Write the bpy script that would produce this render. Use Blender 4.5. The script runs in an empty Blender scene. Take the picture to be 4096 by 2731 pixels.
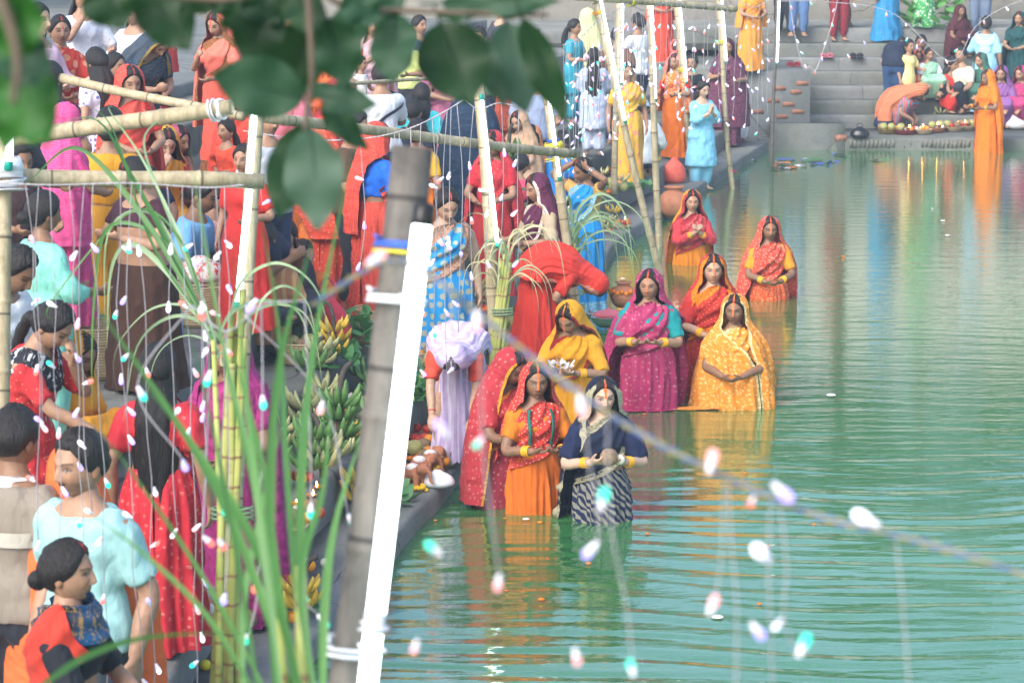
import bpy, math, random
import numpy as np
from mathutils import Vector, Matrix, Euler

random.seed(7); np.random.seed(7)
SC = bpy.context.scene
COL = SC.collection
R = math.radians

# ------------------------------------------------------------------ camera
FPX = 2600.0                       # focal length in pixels of a 1024 px wide frame
CAMH = 4.2
PITCH = math.atan(454.0 / FPX)
cam_d = bpy.data.cameras.new('camera'); cam = bpy.data.objects.new('camera', cam_d); COL.objects.link(cam)
cam.location = (0, 0, CAMH); cam.rotation_euler = (math.pi / 2 - PITCH, 0, 0)
cam_d.sensor_width = 36.0; cam_d.lens = FPX / 1024.0 * 36.0
cam_d.clip_start = 0.1; cam_d.clip_end = 800
cam_d.dof.use_dof = True; cam_d.dof.focus_distance = 19.5; cam_d.dof.aperture_fstop = 6.3
SC.camera = cam
SC.render.resolution_x = 1024; SC.render.resolution_y = 682

# ------------------------------------------------------------------ sky, sun, exposure
world = bpy.data.worlds.new('World'); SC.world = world; world.use_nodes = True
wn = world.node_tree.nodes; wl = world.node_tree.links
sky = wn.new('ShaderNodeTexSky'); sky.sky_type = 'NISHITA'; sky.sun_disc = False
SUN_EL, SUN_AZ = 38.0, 215.0        # azimuth clockwise from +Y
sky.sun_elevation = R(SUN_EL); sky.sun_rotation = R(SUN_AZ)
sky.air_density = 1.0; sky.dust_density = 2.8; sky.ozone_density = 1.0
wl.new(sky.outputs[0], wn['Background'].inputs[0]); wn['Background'].inputs[1].default_value = 0.125
sun_d = bpy.data.lights.new('sun', 'SUN'); sun_d.energy = 1.1; sun_d.angle = R(35); sun_d.color = (1.0, 0.97, 0.93)
sun = bpy.data.objects.new('sun', sun_d); COL.objects.link(sun)
_az, _el = R(SUN_AZ), R(SUN_EL)
_sd = Vector((math.sin(_az) * math.cos(_el), math.cos(_az) * math.cos(_el), math.sin(_el)))
sun.rotation_euler = (-_sd).to_track_quat('-Z', 'Y').to_euler()
SC.view_settings.view_transform = 'Standard'; SC.view_settings.look = 'None'
SC.view_settings.exposure = 1.58; SC.view_settings.gamma = 1.0; SC.view_settings.use_curve_mapping = False

# ------------------------------------------------------------------ geometry helpers
_cF = np.array([0, math.cos(PITCH), -math.sin(PITCH)]); _cU = np.array([0, math.sin(PITCH), math.cos(PITCH)])
_cR = np.array([1.0, 0, 0]); _cO = np.array([0, 0, CAMH])
def ray(px, py):                    # 1024-wide pixel -> direction with unit depth
    return _cR * ((px - 512) / FPX) + _cU * (-(py - 341) / FPX) + _cF
def at_d(px, py, d): return _cO + ray(px, py) * d
def at_z(px, py, z):
    r = ray(px, py); return _cO + r * ((z - CAMH) / r[2])
def at_y(px, py, y):
    r = ray(px, py); return _cO + r * (y / r[1])

def ss(a, b, x):
    t = np.clip((x - a) / (b - a), 0, 1); return t * t * (3 - 2 * t)
def nz(p, seed, f=1.0, oct=3):
    """cheap smooth noise of an (n,k) array, about -1..1"""
    rs = np.random.RandomState(seed); out = 0; amp = 1; tot = 0
    for o in range(oct):
        for j in range(3):
            k = rs.normal(size=p.shape[-1]); k = k / np.linalg.norm(k) * f * (1.7 ** o) * 2.2
            out = out + amp * np.sin(p @ k + rs.uniform(0, 6.28)); tot += amp
        amp *= 0.6
    return out / tot * 1.8

class MB:
    """collects verts, faces, uv, colours and builds one mesh"""
    def __init__(s): s.V = []; s.F = []; s.U = []; s.C = []; s.M = []; s.n = 0
    def add(s, V, F, uv=None, col=None, mi=0):
        V = np.asarray(V, float).reshape(-1, 3)
        F = [np.asarray(F)] if isinstance(F, np.ndarray) else [np.asarray(F, int)] if len(set(len(f) for f in F)) == 1 else [np.asarray([f for f in F if len(f) == k], int) for k in sorted(set(len(f) for f in F))]
        for f in F:
            s.F.append(f + s.n); s.M.append(np.full(len(f), mi, int))
        s.V.append(V); s.n += len(V)
        s.U.append(np.zeros((len(V), 2)) if uv is None else np.asarray(uv, float).reshape(-1, 2))
        s.C.append(np.ones((len(V), 3)) if col is None else np.broadcast_to(np.asarray(col, float), (len(V), 3)))
        return s
    def grid(s, P, close=False, uv=None, col=None, mi=0, cap=False):
        P = np.asarray(P, float); nr, nc = P.shape[:2]
        i = np.arange(nr - 1)[:, None]; j = np.arange(nc if close else nc - 1)[None, :]; j2 = (j + 1) % nc
        F = np.stack([i * nc + j, i * nc + j2, (i + 1) * nc + j2, (i + 1) * nc + j], -1).reshape(-1, 4)
        base = s.n
        s.add(P.reshape(-1, 3), F, uv, None if col is None else np.asarray(col).reshape(-1, 3) if np.ndim(col) > 1 else col, mi)
        if cap:
            for r, rev in ((0, True), (nr - 1, False)):
                c = P[r].mean(0); k = s.n
                idx = np.arange(nc) + base + r * nc
                s.V.append(c[None]); s.n += 1; s.U.append(s.U[-1].mean(0, keepdims=True) if len(s.U[-1]) else np.zeros((1, 2))); s.C.append(s.C[-1][:1])
                a, b = idx, np.roll(idx, -1)
                T = np.stack([b, a, np.full(nc, k)], -1) if rev else np.stack([a, b, np.full(nc, k)], -1)
                s.F.append(T); s.M.append(np.full(nc, mi, int))
        return s
    def box(s, x0, x1, y0, y1, z0, z1, mi=0, col=None, rot=None, org=None):
        V = np.array([[x, y, z] for z in (z0, z1) for y in (y0, y1) for x in (x0, x1)], float)
        if rot is not None: V = V @ np.array(rot).T
        if org is not None: V = V + np.array(org)
        return s.add(V, [(0, 2, 3, 1), (4, 5, 7, 6), (0, 1, 5, 4), (2, 6, 7, 3), (0, 4, 6, 2), (1, 3, 7, 5)], None, col, mi)
    def tube(s, pts, rad, n=8, mi=0, col=None, cap=True, flat=1.0, up=None):
        P = loft(pts, rad, n, flat, up); nr = len(P)
        L = np.concatenate([[0], np.cumsum(np.linalg.norm(np.diff(np.asarray(pts, float), axis=0), axis=1))])
        uv = np.stack(np.broadcast_arrays(np.linspace(0, 1, n)[None, :], L[:, None]), -1)
        return s.grid(P, True, uv, col, mi, cap)
    def ball(s, c, r, n=10, m=7, mi=0, col=None):
        r = np.broadcast_to(np.asarray(r, float), (3,))
        ph = np.linspace(-np.pi / 2, np.pi / 2, m); th = np.linspace(0, 2 * np.pi, n, endpoint=False)
        P = np.stack([np.cos(ph)[:, None] * np.cos(th), np.cos(ph)[:, None] * np.sin(th), np.sin(ph)[:, None] * np.ones(n)], -1) * r + np.asarray(c, float)
        return s.grid(P, True, None, col, mi)
    def lathe(s, prof, n=20, mi=0, col=None, org=(0, 0, 0)):
        th = np.linspace(0, 2 * np.pi, n, endpoint=False)
        P = np.array([[(r * math.cos(t), r * math.sin(t), z) for t in th] for r, z in prof]) + np.asarray(org, float)
        return s.grid(P, True, None, col, mi)
    def mesh(s, name, mats, smooth=True):
        me = bpy.data.meshes.new(name)
        V = np.concatenate(s.V); me.vertices.add(len(V)); me.vertices.foreach_set('co', V.ravel())
        loops = np.concatenate([f.ravel() for f in s.F]); tot = np.concatenate([np.full(len(f), f.shape[1]) for f in s.F])
        start = np.concatenate([[0], np.cumsum(tot)[:-1]])
        me.loops.add(len(loops)); me.loops.foreach_set('vertex_index', loops.astype(np.int32))
        me.polygons.add(len(tot)); me.polygons.foreach_set('loop_start', start.astype(np.int32))
        me.polygons.foreach_set('material_index', np.concatenate(s.M).astype(np.int32))
        me.update(calc_edges=True); me.validate()
        if smooth: me.polygons.foreach_set('use_smooth', np.ones(len(tot), bool))
        U = np.concatenate(s.U)
        if np.any(U):
            l = me.uv_layers.new(name='UVMap'); l.data.foreach_set('uv', U[loops].ravel())
        C = np.concatenate(s.C)
        if not np.all(C == 1):
            a = me.color_attributes.new('Col', 'FLOAT_COLOR', 'POINT')
            a.data.foreach_set('color', np.concatenate([C, np.ones((len(C), 1))], 1).ravel())
        for m in (mats if isinstance(mats, (list, tuple)) else [mats]): me.materials.append(m)
        return me
    def build(s, name, mats, parent=None, loc=None, smooth=True):
        return link(name, s.mesh(name, mats, smooth), parent, loc)

def link(name, me, parent=None, loc=None, rot=None, scale=None):
    o = bpy.data.objects.new(name, me); COL.objects.link(o)
    if parent is not None: o.parent = parent
    if loc is not None: o.location = loc
    if rot is not None: o.rotation_euler = rot
    if scale is not None: o.scale = (scale,) * 3 if np.isscalar(scale) else scale
    return o
def tag(o, label=None, cat=None, group=None, kind=None):
    if label: o['label'] = label
    if cat: o['category'] = cat
    if group: o['group'] = group
    if kind: o['kind'] = kind
    return o
def thing(name, label, cat, loc=(0, 0, 0), rotz=0, group=None):
    o = link(name, None, None, loc, (0, 0, rotz)); o.empty_display_size = 0.1
    return tag(o, label, cat, group)
def dup(root, loc=None, rot=None, label=None, group=None, scale=None):
    r = root.copy(); COL.objects.link(r)
    if loc is not None: r.location = loc
    if rot is not None: r.rotation_euler = rot
    if scale is not None: r.scale = (scale,) * 3 if np.isscalar(scale) else scale
    if label: r['label'] = label
    if group: r['group'] = group
    for ch in root.children:
        c = ch.copy(); COL.objects.link(c); c.parent = r; c.matrix_parent_inverse = ch.matrix_parent_inverse
        for g in ch.children:
            e = g.copy(); COL.objects.link(e); e.parent = c
    return r

def loft(pts, rad, n=10, flat=1.0, up=None):
    """rings round a polyline; rad scalar / list / list of (a,b)"""
    P = np.asarray(pts, float); m = len(P)
    T = np.gradient(P, axis=0); T /= np.linalg.norm(T, axis=1, keepdims=True) + 1e-12
    rad = np.broadcast_to(np.asarray(rad, float).reshape(-1, 1) if np.ndim(rad) < 2 else np.asarray(rad, float), (m, 2 if np.ndim(rad) == 2 else 1))
    ra = rad[:, 0]; rb = rad[:, 1] if rad.shape[1] == 2 else rad[:, 0] * flat
    u = np.array(up if up is not None else ((0, 0, 1) if abs(T[0][2]) < .9 else (0, 1, 0)), float)
    out = []; th = np.linspace(0, 2 * np.pi, n, endpoint=False)
    for i in range(m):
        a = np.cross(T[i], u); la = np.linalg.norm(a)
        a = a / la if la > 1e-6 else np.array([1., 0, 0])
        b = np.cross(a, T[i]); u = b
        out.append(P[i] + np.cos(th)[:, None] * a * ra[i] + np.sin(th)[:, None] * b * rb[i])
    return np.array(out)
def spline(ctrl, n):
    """Catmull-Rom through rows of ctrl"""
    C = np.asarray(ctrl, float); m = len(C)
    E = np.vstack([2 * C[0] - C[1], C, 2 * C[-1] - C[-2]])
    t = np.linspace(0, m - 1, n); i = np.minimum(t.astype(int), m - 2); f = (t - i)[:, None]
    p0, p1, p2, p3 = E[i], E[i + 1], E[i + 2], E[i + 3]
    return .5 * (2 * p1 + (p2 - p0) * f + (2 * p0 - 5 * p1 + 4 * p2 - p3) * f ** 2 + (3 * p1 - p0 - 3 * p2 + p3) * f ** 3)

_tmp = bpy.data.scenes.new('tmp')
def remesh(mb, voxel, smooth=2, fac=.5):
    """one continuous surface from overlapping closed lofts -> (V, F)"""
    me = mb.mesh('tmp', []); o = bpy.data.objects.new('tmp', me); _tmp.collection.objects.link(o)
    m = o.modifiers.new('r', 'REMESH'); m.mode = 'VOXEL'; m.voxel_size = voxel; m.adaptivity = 0
    if smooth:
        sm = o.modifiers.new('s', 'SMOOTH'); sm.factor = fac; sm.iterations = smooth
    with bpy.context.temp_override(scene=_tmp, view_layer=_tmp.view_layers[0]):
        dg = bpy.context.evaluated_depsgraph_get(); dg.update()
    e = o.evaluated_get(dg); me2 = e.to_mesh()
    nv = len(me2.vertices); V = np.empty(nv * 3); me2.vertices.foreach_get('co', V); V = V.reshape(-1, 3)
    N = np.empty(nv * 3); me2.vertices.foreach_get('normal', N); N = N.reshape(-1, 3)
    npol = len(me2.polygons); L = np.empty(len(me2.loops), np.int32); me2.loops.foreach_get('vertex_index', L)
    tot = np.empty(npol, np.int32); me2.polygons.foreach_get('loop_total', tot)
    if np.all(tot == 4): F = L.reshape(-1, 4)
    else:
        st = np.concatenate([[0], np.cumsum(tot)[:-1]]); F = [tuple(L[a:a + k]) for a, k in zip(st, tot)]
    e.to_mesh_clear(); bpy.data.objects.remove(o); bpy.data.meshes.remove(me)
    return V, F, N

# ------------------------------------------------------------------ materials
class NT:
    def __init__(s, name):
        s.m = bpy.data.materials.new(name); s.m.use_nodes = True; s.t = s.m.node_tree
        s.p = s.t.nodes['Principled BSDF']; s.out = s.t.nodes['Material Output']
    def n(s, typ, **kw):
        x = s.t.nodes.new('ShaderNode' + typ)
        for k, v in kw.items():
            if k.startswith('i_'):
                key = k[2:]; x.inputs[int(key) if key.isdigit() else key].default_value = v
            else: setattr(x, k, v)
        return x
    def l(s, a, b): s.t.links.new(a, b)
    def math(s, op, a, b=None, c=None):
        x = s.n('Math', operation=op)
        for i, v in enumerate((a, b, c)):
            if v is None: continue
            if isinstance(v, (int, float)): x.inputs[i].default_value = v
            else: s.l(v, x.inputs[i])
        return x.outputs[0]
    def mix(s, fac, a, b, blend='MIX'):
        x = s.n('Mix', data_type='RGBA', blend_type=blend)
        for i, v in ((0, fac), (6, a), (7, b)):
            if isinstance(v, (int, float)): x.inputs[i].default_value = v
            elif isinstance(v, (tuple, list)): x.inputs[i].default_value = tuple(v[:3]) + (1,)
            else: s.l(v, x.inputs[i])
        return x.outputs[2]
    def noise(s, vec, scale, detail=3, rough=.55, dim='3D'):
        x = s.n('TexNoise', noise_dimensions=dim); x.inputs['Scale'].default_value = scale
        x.inputs['Detail'].default_value = detail; x.inputs['Roughness'].default_value = rough
        if vec is not None: s.l(vec, x.inputs['Vector'])
        return x.outputs[0]
    def ramp(s, fac, stops):
        x = s.n('ValToRGB'); e = x.color_ramp.elements
        while len(e) < len(stops): e.new(.5)
        for el, (p, c) in zip(e, stops): el.position = p; el.color = tuple(c[:3]) + (1,) if not np.isscalar(c) else (c, c, c, 1)
        s.l(fac, x.inputs[0]); return x.outputs[0]
    def coord(s, k='Object'): return s.n('TexCoord').outputs[k]
    def bump(s, h, strength=.3, dist=.01):
        b = s.n('Bump'); b.inputs['Strength'].default_value = strength; b.inputs['Distance'].default_value = dist
        s.l(h, b.inputs['Height']); s.l(b.outputs[0], s.p.inputs['Normal'])
    def set(s, **kw):
        for k, v in kw.items():
            i = s.p.inputs[{'base': 'Base Color', 'rough': 'Roughness', 'metal': 'Metallic', 'spec': 'Specular IOR Level', 'sheen': 'Sheen Weight', 'ior': 'IOR', 'trans': 'Transmission Weight', 'alpha': 'Alpha', 'emit': 'Emission Color', 'estr': 'Emission Strength', 'coat': 'Coat Weight'}[k]]
            if isinstance(v, (int, float)): i.default_value = v
            elif isinstance(v, (tuple, list)): i.default_value = tuple(v[:3]) + (1,)
            else: s.l(v, i)
        return s
_mc = {}
def simple(name, c, rough=.5, var=.15, scale=12, bump=0, spec=.4, metal=0, coat=0):
    k = ('simple', name)
    if k in _mc: return _mc[k]
    t = NT(name); v = t.noise(t.coord(), scale, 4)
    a = tuple(x * (1 - var) for x in c); b = tuple(min(1, x * (1 + var)) for x in c)
    t.set(base=t.ramp(v, [(.3, a), (.7, b)]), rough=rough, spec=spec, metal=metal, coat=coat)
    if bump: t.bump(t.noise(t.coord(), scale * 3, 4), bump, .01)
    _mc[k] = t.m; return t.m

def cloth(c, pat=None, c2=(.9, .8, .5), sc=1.0, border=None, rough=.75, coord='uv', bw=.05, silk=0, c3=None):
    k = ('cloth', c, pat, c2, sc, border, rough, coord, bw, silk, c3)
    if k in _mc: return _mc[k]
    t = NT('cloth'); co = t.coord('UV' if coord == 'uv' else 'Object')
    D = '2D' if coord == 'uv' else '3D'
    vn = t.noise(co, 6, 3)
    base = t.mix(vn, tuple(x * .78 for x in c), tuple(min(1, x * 1.12 + .01) for x in c))
    if c3: base = t.mix(t.ramp(t.noise(co, 2.2, 1), [(.42, 0), (.58, 1)]), base, c3)
    mask = None
    def voro(scale, rnd=.6, feat='F1'):
        v = t.n('TexVoronoi', voronoi_dimensions=D, feature=feat); v.inputs['Scale'].default_value = scale
        v.inputs['Randomness'].default_value = rnd; t.l(co, v.inputs['Vector']); return v.outputs['Distance']
    if pat == 'dots': mask = t.math('MULTIPLY', t.math('LESS_THAN', voro(38 * sc, .6), .16), .6)
    elif pat == 'fine': mask = t.math('MULTIPLY', t.math('LESS_THAN', voro(75 * sc, .5), .2), .7)
    elif pat == 'motif':
        d = voro(19 * sc, .7); mask = t.math('MULTIPLY', t.math('LESS_THAN', d, .17), t.ramp(t.noise(co, 110 * sc, 2), [(.4, 0), (.6, .6)]))
    elif pat == 'blob': mask = t.math('MULTIPLY', t.math('LESS_THAN', voro(15 * sc, .35), .30), .85)
    elif pat == 'floral':
        d = voro(22 * sc, 1.0); e = voro(9 * sc, 1.0, 'DISTANCE_TO_EDGE')
        a = t.math('LESS_THAN', d, .26); b = t.math('LESS_THAN', t.math('ADD', e, t.math('MULTIPLY', t.noise(co, 30 * sc), .08)), .058)
        mask = t.math('MULTIPLY', t.math('MAXIMUM', a, b), t.ramp(t.noise(co, 40 * sc, 2), [(.35, .15), (.6, .8)]))
    elif pat == 'stripe':
        w = t.n('TexWave', wave_type='BANDS', bands_direction='X'); w.inputs['Scale'].default_value = 8 * sc; w.inputs['Distortion'].default_value = .4; t.l(co, w.inputs['Vector'])
        mask = t.math('GREATER_THAN', w.outputs[1], .72)
    elif pat == 'zebra':
        w = t.n('TexWave', wave_type='BANDS', bands_direction='DIAGONAL'); w.inputs['Scale'].default_value = 14 * sc; w.inputs['Distortion'].default_value = 5; t.l(co, w.inputs['Vector'])
        w.inputs['Detail'].default_value = 1; mask = t.math('MULTIPLY', t.math('GREATER_THAN', w.outputs[1], .55), .8)
    elif pat == 'bandh':
        w = t.n('TexWave', wave_type='BANDS', bands_direction='Y'); w.inputs['Scale'].default_value = 5 * sc; w.inputs['Distortion'].default_value = .8; t.l(co, w.inputs['Vector'])
        mask = t.math('GREATER_THAN', w.outputs[1], .6)
    elif pat == 'mottle': mask = t.math('GREATER_THAN', t.noise(co, 22 * sc, 4, .7), .55)
    if mask is not None: base = t.mix(mask, base, c2)
    if border and coord == 'uv':
        sep = t.n('SeparateXYZ'); t.l(co, sep.inputs[0])
        edge = t.math('LESS_THAN', sep.outputs[1], bw)
        fl = t.math('GREATER_THAN', t.noise(co, 70, 2, .6), .52)
        bc = t.mix(fl, border, tuple(min(1, x * .55) for x in border))
        base = t.mix(edge, base, bc)
    t.set(base=base, rough=rough - .3 * silk, spec=.25 + .25 * silk, sheen=.04)
    wv = t.noise(co, 260, 2); mpb = t.n('Mapping'); mpb.inputs['Scale'].default_value = (1, .45, 1) if coord == 'uv' else (1, 1, .5); mpb.inputs['Rotation'].default_value = (0, .5, .5); t.l(co, mpb.inputs[0]); cb_ = mpb.outputs[0]
    rd = t.math('ABSOLUTE', t.math('SUBTRACT', t.noise(cb_, 8, 2, .4), .5)); r2 = t.math('ABSOLUTE', t.math('SUBTRACT', t.noise(cb_, 19, 2, .4), .5))
    t.bump(t.math('ADD', t.math('ADD', t.math('MULTIPLY', wv, .05), t.math('MULTIPLY', rd, 1.6)), t.math('MULTIPLY', r2, .5)), .85, .03)
    _mc[k] = t.m; return t.m

def mk_vcol(name, rough=.5, spec=.35, bumps=0, bscale=200):
    t = NT(name); a = t.n('VertexColor'); a.layer_name = 'Col'
    v = t.noise(t.coord(), 35, 4)
    t.set(base=t.mix(1.0, a.outputs[0], t.ramp(v, [(.3, .82), (.7, 1.12)]), 'MULTIPLY'), rough=rough, spec=spec)
    if bumps: t.bump(t.noise(t.coord(), bscale, 3), bumps, .004)
    return t.m
M_SKIN = mk_vcol('skin', .48, .35, .12, 90)
def _hair():
    t = NT('hair'); a = t.n('VertexColor'); a.layer_name = 'Col'
    co = t.coord(); mp = t.n('Mapping'); mp.inputs['Scale'].default_value = (1, 1, .18); t.l(co, mp.inputs[0])
    v = t.noise(mp.outputs[0], 110, 4, .65)
    t.set(base=t.mix(1.0, a.outputs[0], t.ramp(v, [(.3, .35), (.52, 1.0), (.72, 2.6)]), 'MULTIPLY'), rough=.5, spec=.4); t.bump(v, .9, .012)
    return t.m
M_HAIR = _hair()
def _bamboo(name, c1, c2, dirt):
    t = NT(name); uv = t.coord('UV'); sep = t.n('SeparateXYZ'); t.l(uv, sep.inputs[0])
    co = t.coord(); mp = t.n('Mapping'); mp.inputs['Scale'].default_value = (1, 1, .1); t.l(co, mp.inputs[0])
    b = t.ramp(t.noise(mp.outputs[0], 30, 5, .65), [(.3, c1), (.7, c2)])
    b = t.mix(t.ramp(t.noise(co, 9, 5, .7), [(.5, 0), (.72, .7)]), b, dirt)
    fr = t.math('FRACT', t.math('MULTIPLY', sep.outputs[1], 1 / .34)); ring = t.math('LESS_THAN', fr, .035)
    b = t.mix(t.math('MULTIPLY', ring, .75), b, tuple(x * .4 for x in dirt))
    t.set(base=b, rough=.6, spec=.3); t.bump(t.math('ADD', t.noise(mp.outputs[0], 60, 3), t.math('MULTIPLY', ring, .8)), .35, .008)
    return t.m
M_BAMBOO = _bamboo('bamboo', (.28, .23, .13), (.5, .44, .30), (.18, .155, .11))
M_BAMBOO_G = _bamboo('bamboo_grey', (.085, .078, .07), (.17, .155, .135), (.045, .042, .04))
def emit(name, c, strength, base=(.8, .8, .8)):
    t = NT(name); t.set(base=base, rough=.3, emit=c, estr=strength); return t.m
# ================================================================== SETTING
EDGE = np.array([(-1.0, -2.0), (-1.15, 13.4), (-.62, 16.8), (-.27, 18.7), (1.23, 30.2), (4.15, 42.1)])
TREADS = [(0, .15), (.5, .42), (1.05, .72), (1.65, 1.0), (2.3, 1.3), (3.0, 1.6), (3.8, 1.9), (4.7, 2.05)]
FAR_Y = 42.1
FAR = [(0, .19), (1.75, .41), (2.1, .63), (2.45, .85), (2.8, 1.07), (3.15, 1.29), (3.5, 1.51), (3.95, 1.75)]
def edge_dist(x, y):
    """metres to the left of the near ghat's water edge (negative over the water)"""
    best = 1e9; sg = -1
    for a, b in zip(EDGE[:-1], EDGE[1:]):
        d = b - a; t = np.clip(((x - a[0]) * d[0] + (y - a[1]) * d[1]) / (d @ d), 0, 1)
        q = a + d * t; r = math.hypot(x - q[0], y - q[1])
        if r < best:
            best = r; sg = 1 if (d[0] * (y - a[1]) - d[1] * (x - a[0])) > 0 else -1
    return best * sg
def ground(x, y):
    w = edge_dist(x, y); z = -.75 if w < 0 else 0
    if w >= 0:
        for ws, zz in TREADS:
            if w >= ws: z = zz
    if y >= FAR_Y and x > 3.0:
        f = y - FAR_Y; zf = 0
        for ws, zz in FAR:
            if f >= ws: zf = zz
        z = max(z, zf)
        if 2.3 < x < 4.85 and 42.35 < y: z = max(z, 1.25)
    return z

# ---- materials
def _concrete(name, c1, c2, stain, sc=1.0):
    t = NT(name); co = t.coord()
    b = t.ramp(t.noise(co, 2.2 * sc, 6, .65), [(.3, c1), (.7, c2)])
    b = t.mix(t.ramp(t.noise(co, 1.1 * sc, 4, .7), [(.48, 0), (.66, .75)]), b, stain)
    b = t.mix(t.ramp(t.noise(co, 40 * sc, 3, .6), [(.56, 0), (.7, .35)]), b, tuple(x * .45 for x in c1))
    v = t.n('TexVoronoi', feature='DISTANCE_TO_EDGE'); v.inputs['Scale'].default_value = .55 * sc
    wob = t.n('Mix', data_type='VECTOR'); wob.inputs[0].default_value = .12; t.l(co, wob.inputs[4])
    tn = t.n('TexNoise'); tn.inputs['Scale'].default_value = 3; t.l(co, tn.inputs['Vector']); t.l(tn.outputs[1], wob.inputs[5]); t.l(wob.outputs[1], v.inputs['Vector'])
    cr = t.math('LESS_THAN', v.outputs[0], .003); b = t.mix(t.math('MULTIPLY', cr, .7), b, (.05, .05, .045))
    t.set(base=b, rough=.85, spec=.25)
    t.bump(t.math('SUBTRACT', t.math('ADD', t.noise(co, 14 * sc, 6, .7), t.noise(co, 90, 3)), t.math('MULTIPLY', cr, .8)), .55, .02)
    return t.m
M_CONC = _concrete('concrete', (.16, .17, .165), (.29, .295, .28), (.10, .115, .09))
M_CONC2 = _concrete('concrete_old', (.12, .135, .125), (.24, .245, .22), (.07, .09, .06))
M_PLASTER = _concrete('plaster', (.40, .39, .35), (.52, .50, .46), (.3, .28, .25))
M_BRICK = simple('brick', (.30, .14, .09), .9, .3, 30, .4)
M_BRICKG = simple('brick_grey', (.16, .16, .14), .9, .25, 25, .4)
M_EARTH = simple('earth', (.16, .13, .09), .95, .3, 3, .5)
M_BED = simple('lake_bed', (.05, .07, .04), .95, .2, 2)

# ---- ground that reaches the horizon, the lake bed and the bank
mb = MB(); mb.box(-400, 400, -400, 500, -1.6, -1.2); tag(mb.build('lake_bed', M_BED, smooth=False), kind='structure')

def offset_poly(w):
    """edge polyline moved w metres to the left, mitred"""
    out = []
    for i, p in enumerate(EDGE):
        ns = []
        for a, b in ((i - 1, i), (i, i + 1)):
            if 0 <= a and b < len(EDGE):
                d = EDGE[b] - EDGE[a]; d = d / np.linalg.norm(d); ns.append(np.array([-d[1], d[0]]))
        n = sum(ns); n /= np.linalg.norm(n); n /= max(.5, n @ ns[0]); out.append(p + n * w)
    out = np.array(out)
    return out
def densify(P, step=.45):
    out = [P[0]]
    for a, b in zip(P[:-1], P[1:]):
        k = max(1, int(np.linalg.norm(b - a) / step))
        out += [a + (b - a) * (j + 1) / k for j in range(k)]
    return np.array(out)
def step_solid(mb, w0, w1, z0, z1, mi=0, jit=.012, seed=0):
    """a course of the stair: worn nosing, uneven edge"""
    n = 130; t = np.linspace(0, 1, n)
    def res(P):
        P = densify(P, .2); L = np.concatenate([[0], np.cumsum(np.linalg.norm(np.diff(P, axis=0), axis=1))])
        return np.stack([np.interp(t * L[-1], L, P[:, k]) for k in range(2)], 1)
    A = res(offset_poly(w0)); B = res(offset_poly(w1)); D = (B - A); D /= np.linalg.norm(D, axis=1, keepdims=True)
    q = np.stack([t * 60, t * 0], 1); j1 = nz(q, seed, 1.3) * jit; j2 = nz(q, seed + 1, 2.1) * jit * .7; j3 = nz(q, seed + 2, 4) * jit
    rows = []
    for off, z in ((0, z0), (0, (z0 + z1) / 2), (.0, z1 - .03), (.012, z1 - .008), (.03, z1)):
        k = 1 if off < .02 else .4
        X = A + D * (off + j1 + (j3 if z == (z0 + z1) / 2 else 0))[:, None]
        rows.append(np.column_stack([X, z + j2 * k * (z > z0 + .01)]))
    rows.append(np.column_stack([B, np.full(n, z1)])); rows.append(np.column_stack([B, np.full(n, z0)]))
    P = np.array(rows).transpose(1, 0, 2)
    mb.grid(P, False, None, None, mi)
    for r in (0, n - 1):
        mb.add(P[r], [tuple(range(7))[::-1] if r == 0 else tuple(range(7))], None, None, mi)

gs = None
for i, (w, z) in enumerate(TREADS):
    mb = MB(); zb = -1.25 if i == 0 else TREADS[i - 1][1] - .02
    wn_ = (TREADS[i + 1][0] + .05) if i < len(TREADS) - 1 else 60
    step_solid(mb, w, wn_, zb, z, seed=i * 7 + 3)
    if i == 0:
        gs = mb.build('ghat_steps', M_CONC, smooth=False); tag(gs, kind='structure')
    else: mb.build('stair_course', M_CONC if i % 2 else M_CONC2, gs, smooth=False)

# ---- far ghat
fs = None
for i, (f, z) in enumerate(FAR):
    mb = MB(); zb = -1.25 if i == 0 else FAR[i - 1][1] - .02
    y1 = FAR_Y + (FAR[i + 1][0] + .05 if i < len(FAR) - 1 else 70)
    n = 90; xs = np.linspace(4.0 if i < 7 else -60, 40, n); q = np.stack([xs * 3, xs * 0], 1)
    j1 = nz(q, 50 + i, .8) * .018; j2 = nz(q, 80 + i, 1.2) * .012; j3 = nz(q, 110 + i, 2) * .02
    rows = [np.column_stack([xs, FAR_Y + f + o + j1 + (j3 if k == 1 else 0), zz + j2 * (k > 0) * (k < 5)]) for k, (o, zz) in enumerate(((0, zb), (0, (zb + z) / 2), (0, z - .03), (.012, z - .008), (.03, z)))]
    rows.append(np.column_stack([xs, np.full(n, y1), np.full(n, z)])); rows.append(np.column_stack([xs, np.full(n, y1), np.full(n, zb)]))
    P = np.array(rows).transpose(1, 0, 2); mb.grid(P)
    for r in (0, n - 1): mb.add(P[r], [tuple(range(7))[::-1] if r == 0 else tuple(range(7))])
    m = M_CONC2 if i % 2 == 0 else M_CONC
    if i == 0: fs = tag(mb.build('far_ghat_steps', m, smooth=False), kind='structure')
    else: mb.build('stair_course', m, fs, smooth=False)
# soldier course of bricks along the far ledge
for k in range(30):
    x = 5.5 + k * .068 + random.uniform(-.004, .004)
    if k == 0:
        mb = MB(); mb.box(-.026, .026, -.05, .05, -.062, .062); bme = mb.mesh('brick', M_BRICKG, False)
    o = link('brick', bme, fs, (x, FAR_Y + .044 + random.uniform(-.014, .010), .100 + random.uniform(-.012, .01)), (random.uniform(-.05, .05), random.uniform(-.06, .06), random.uniform(-.08, .08)))
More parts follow.
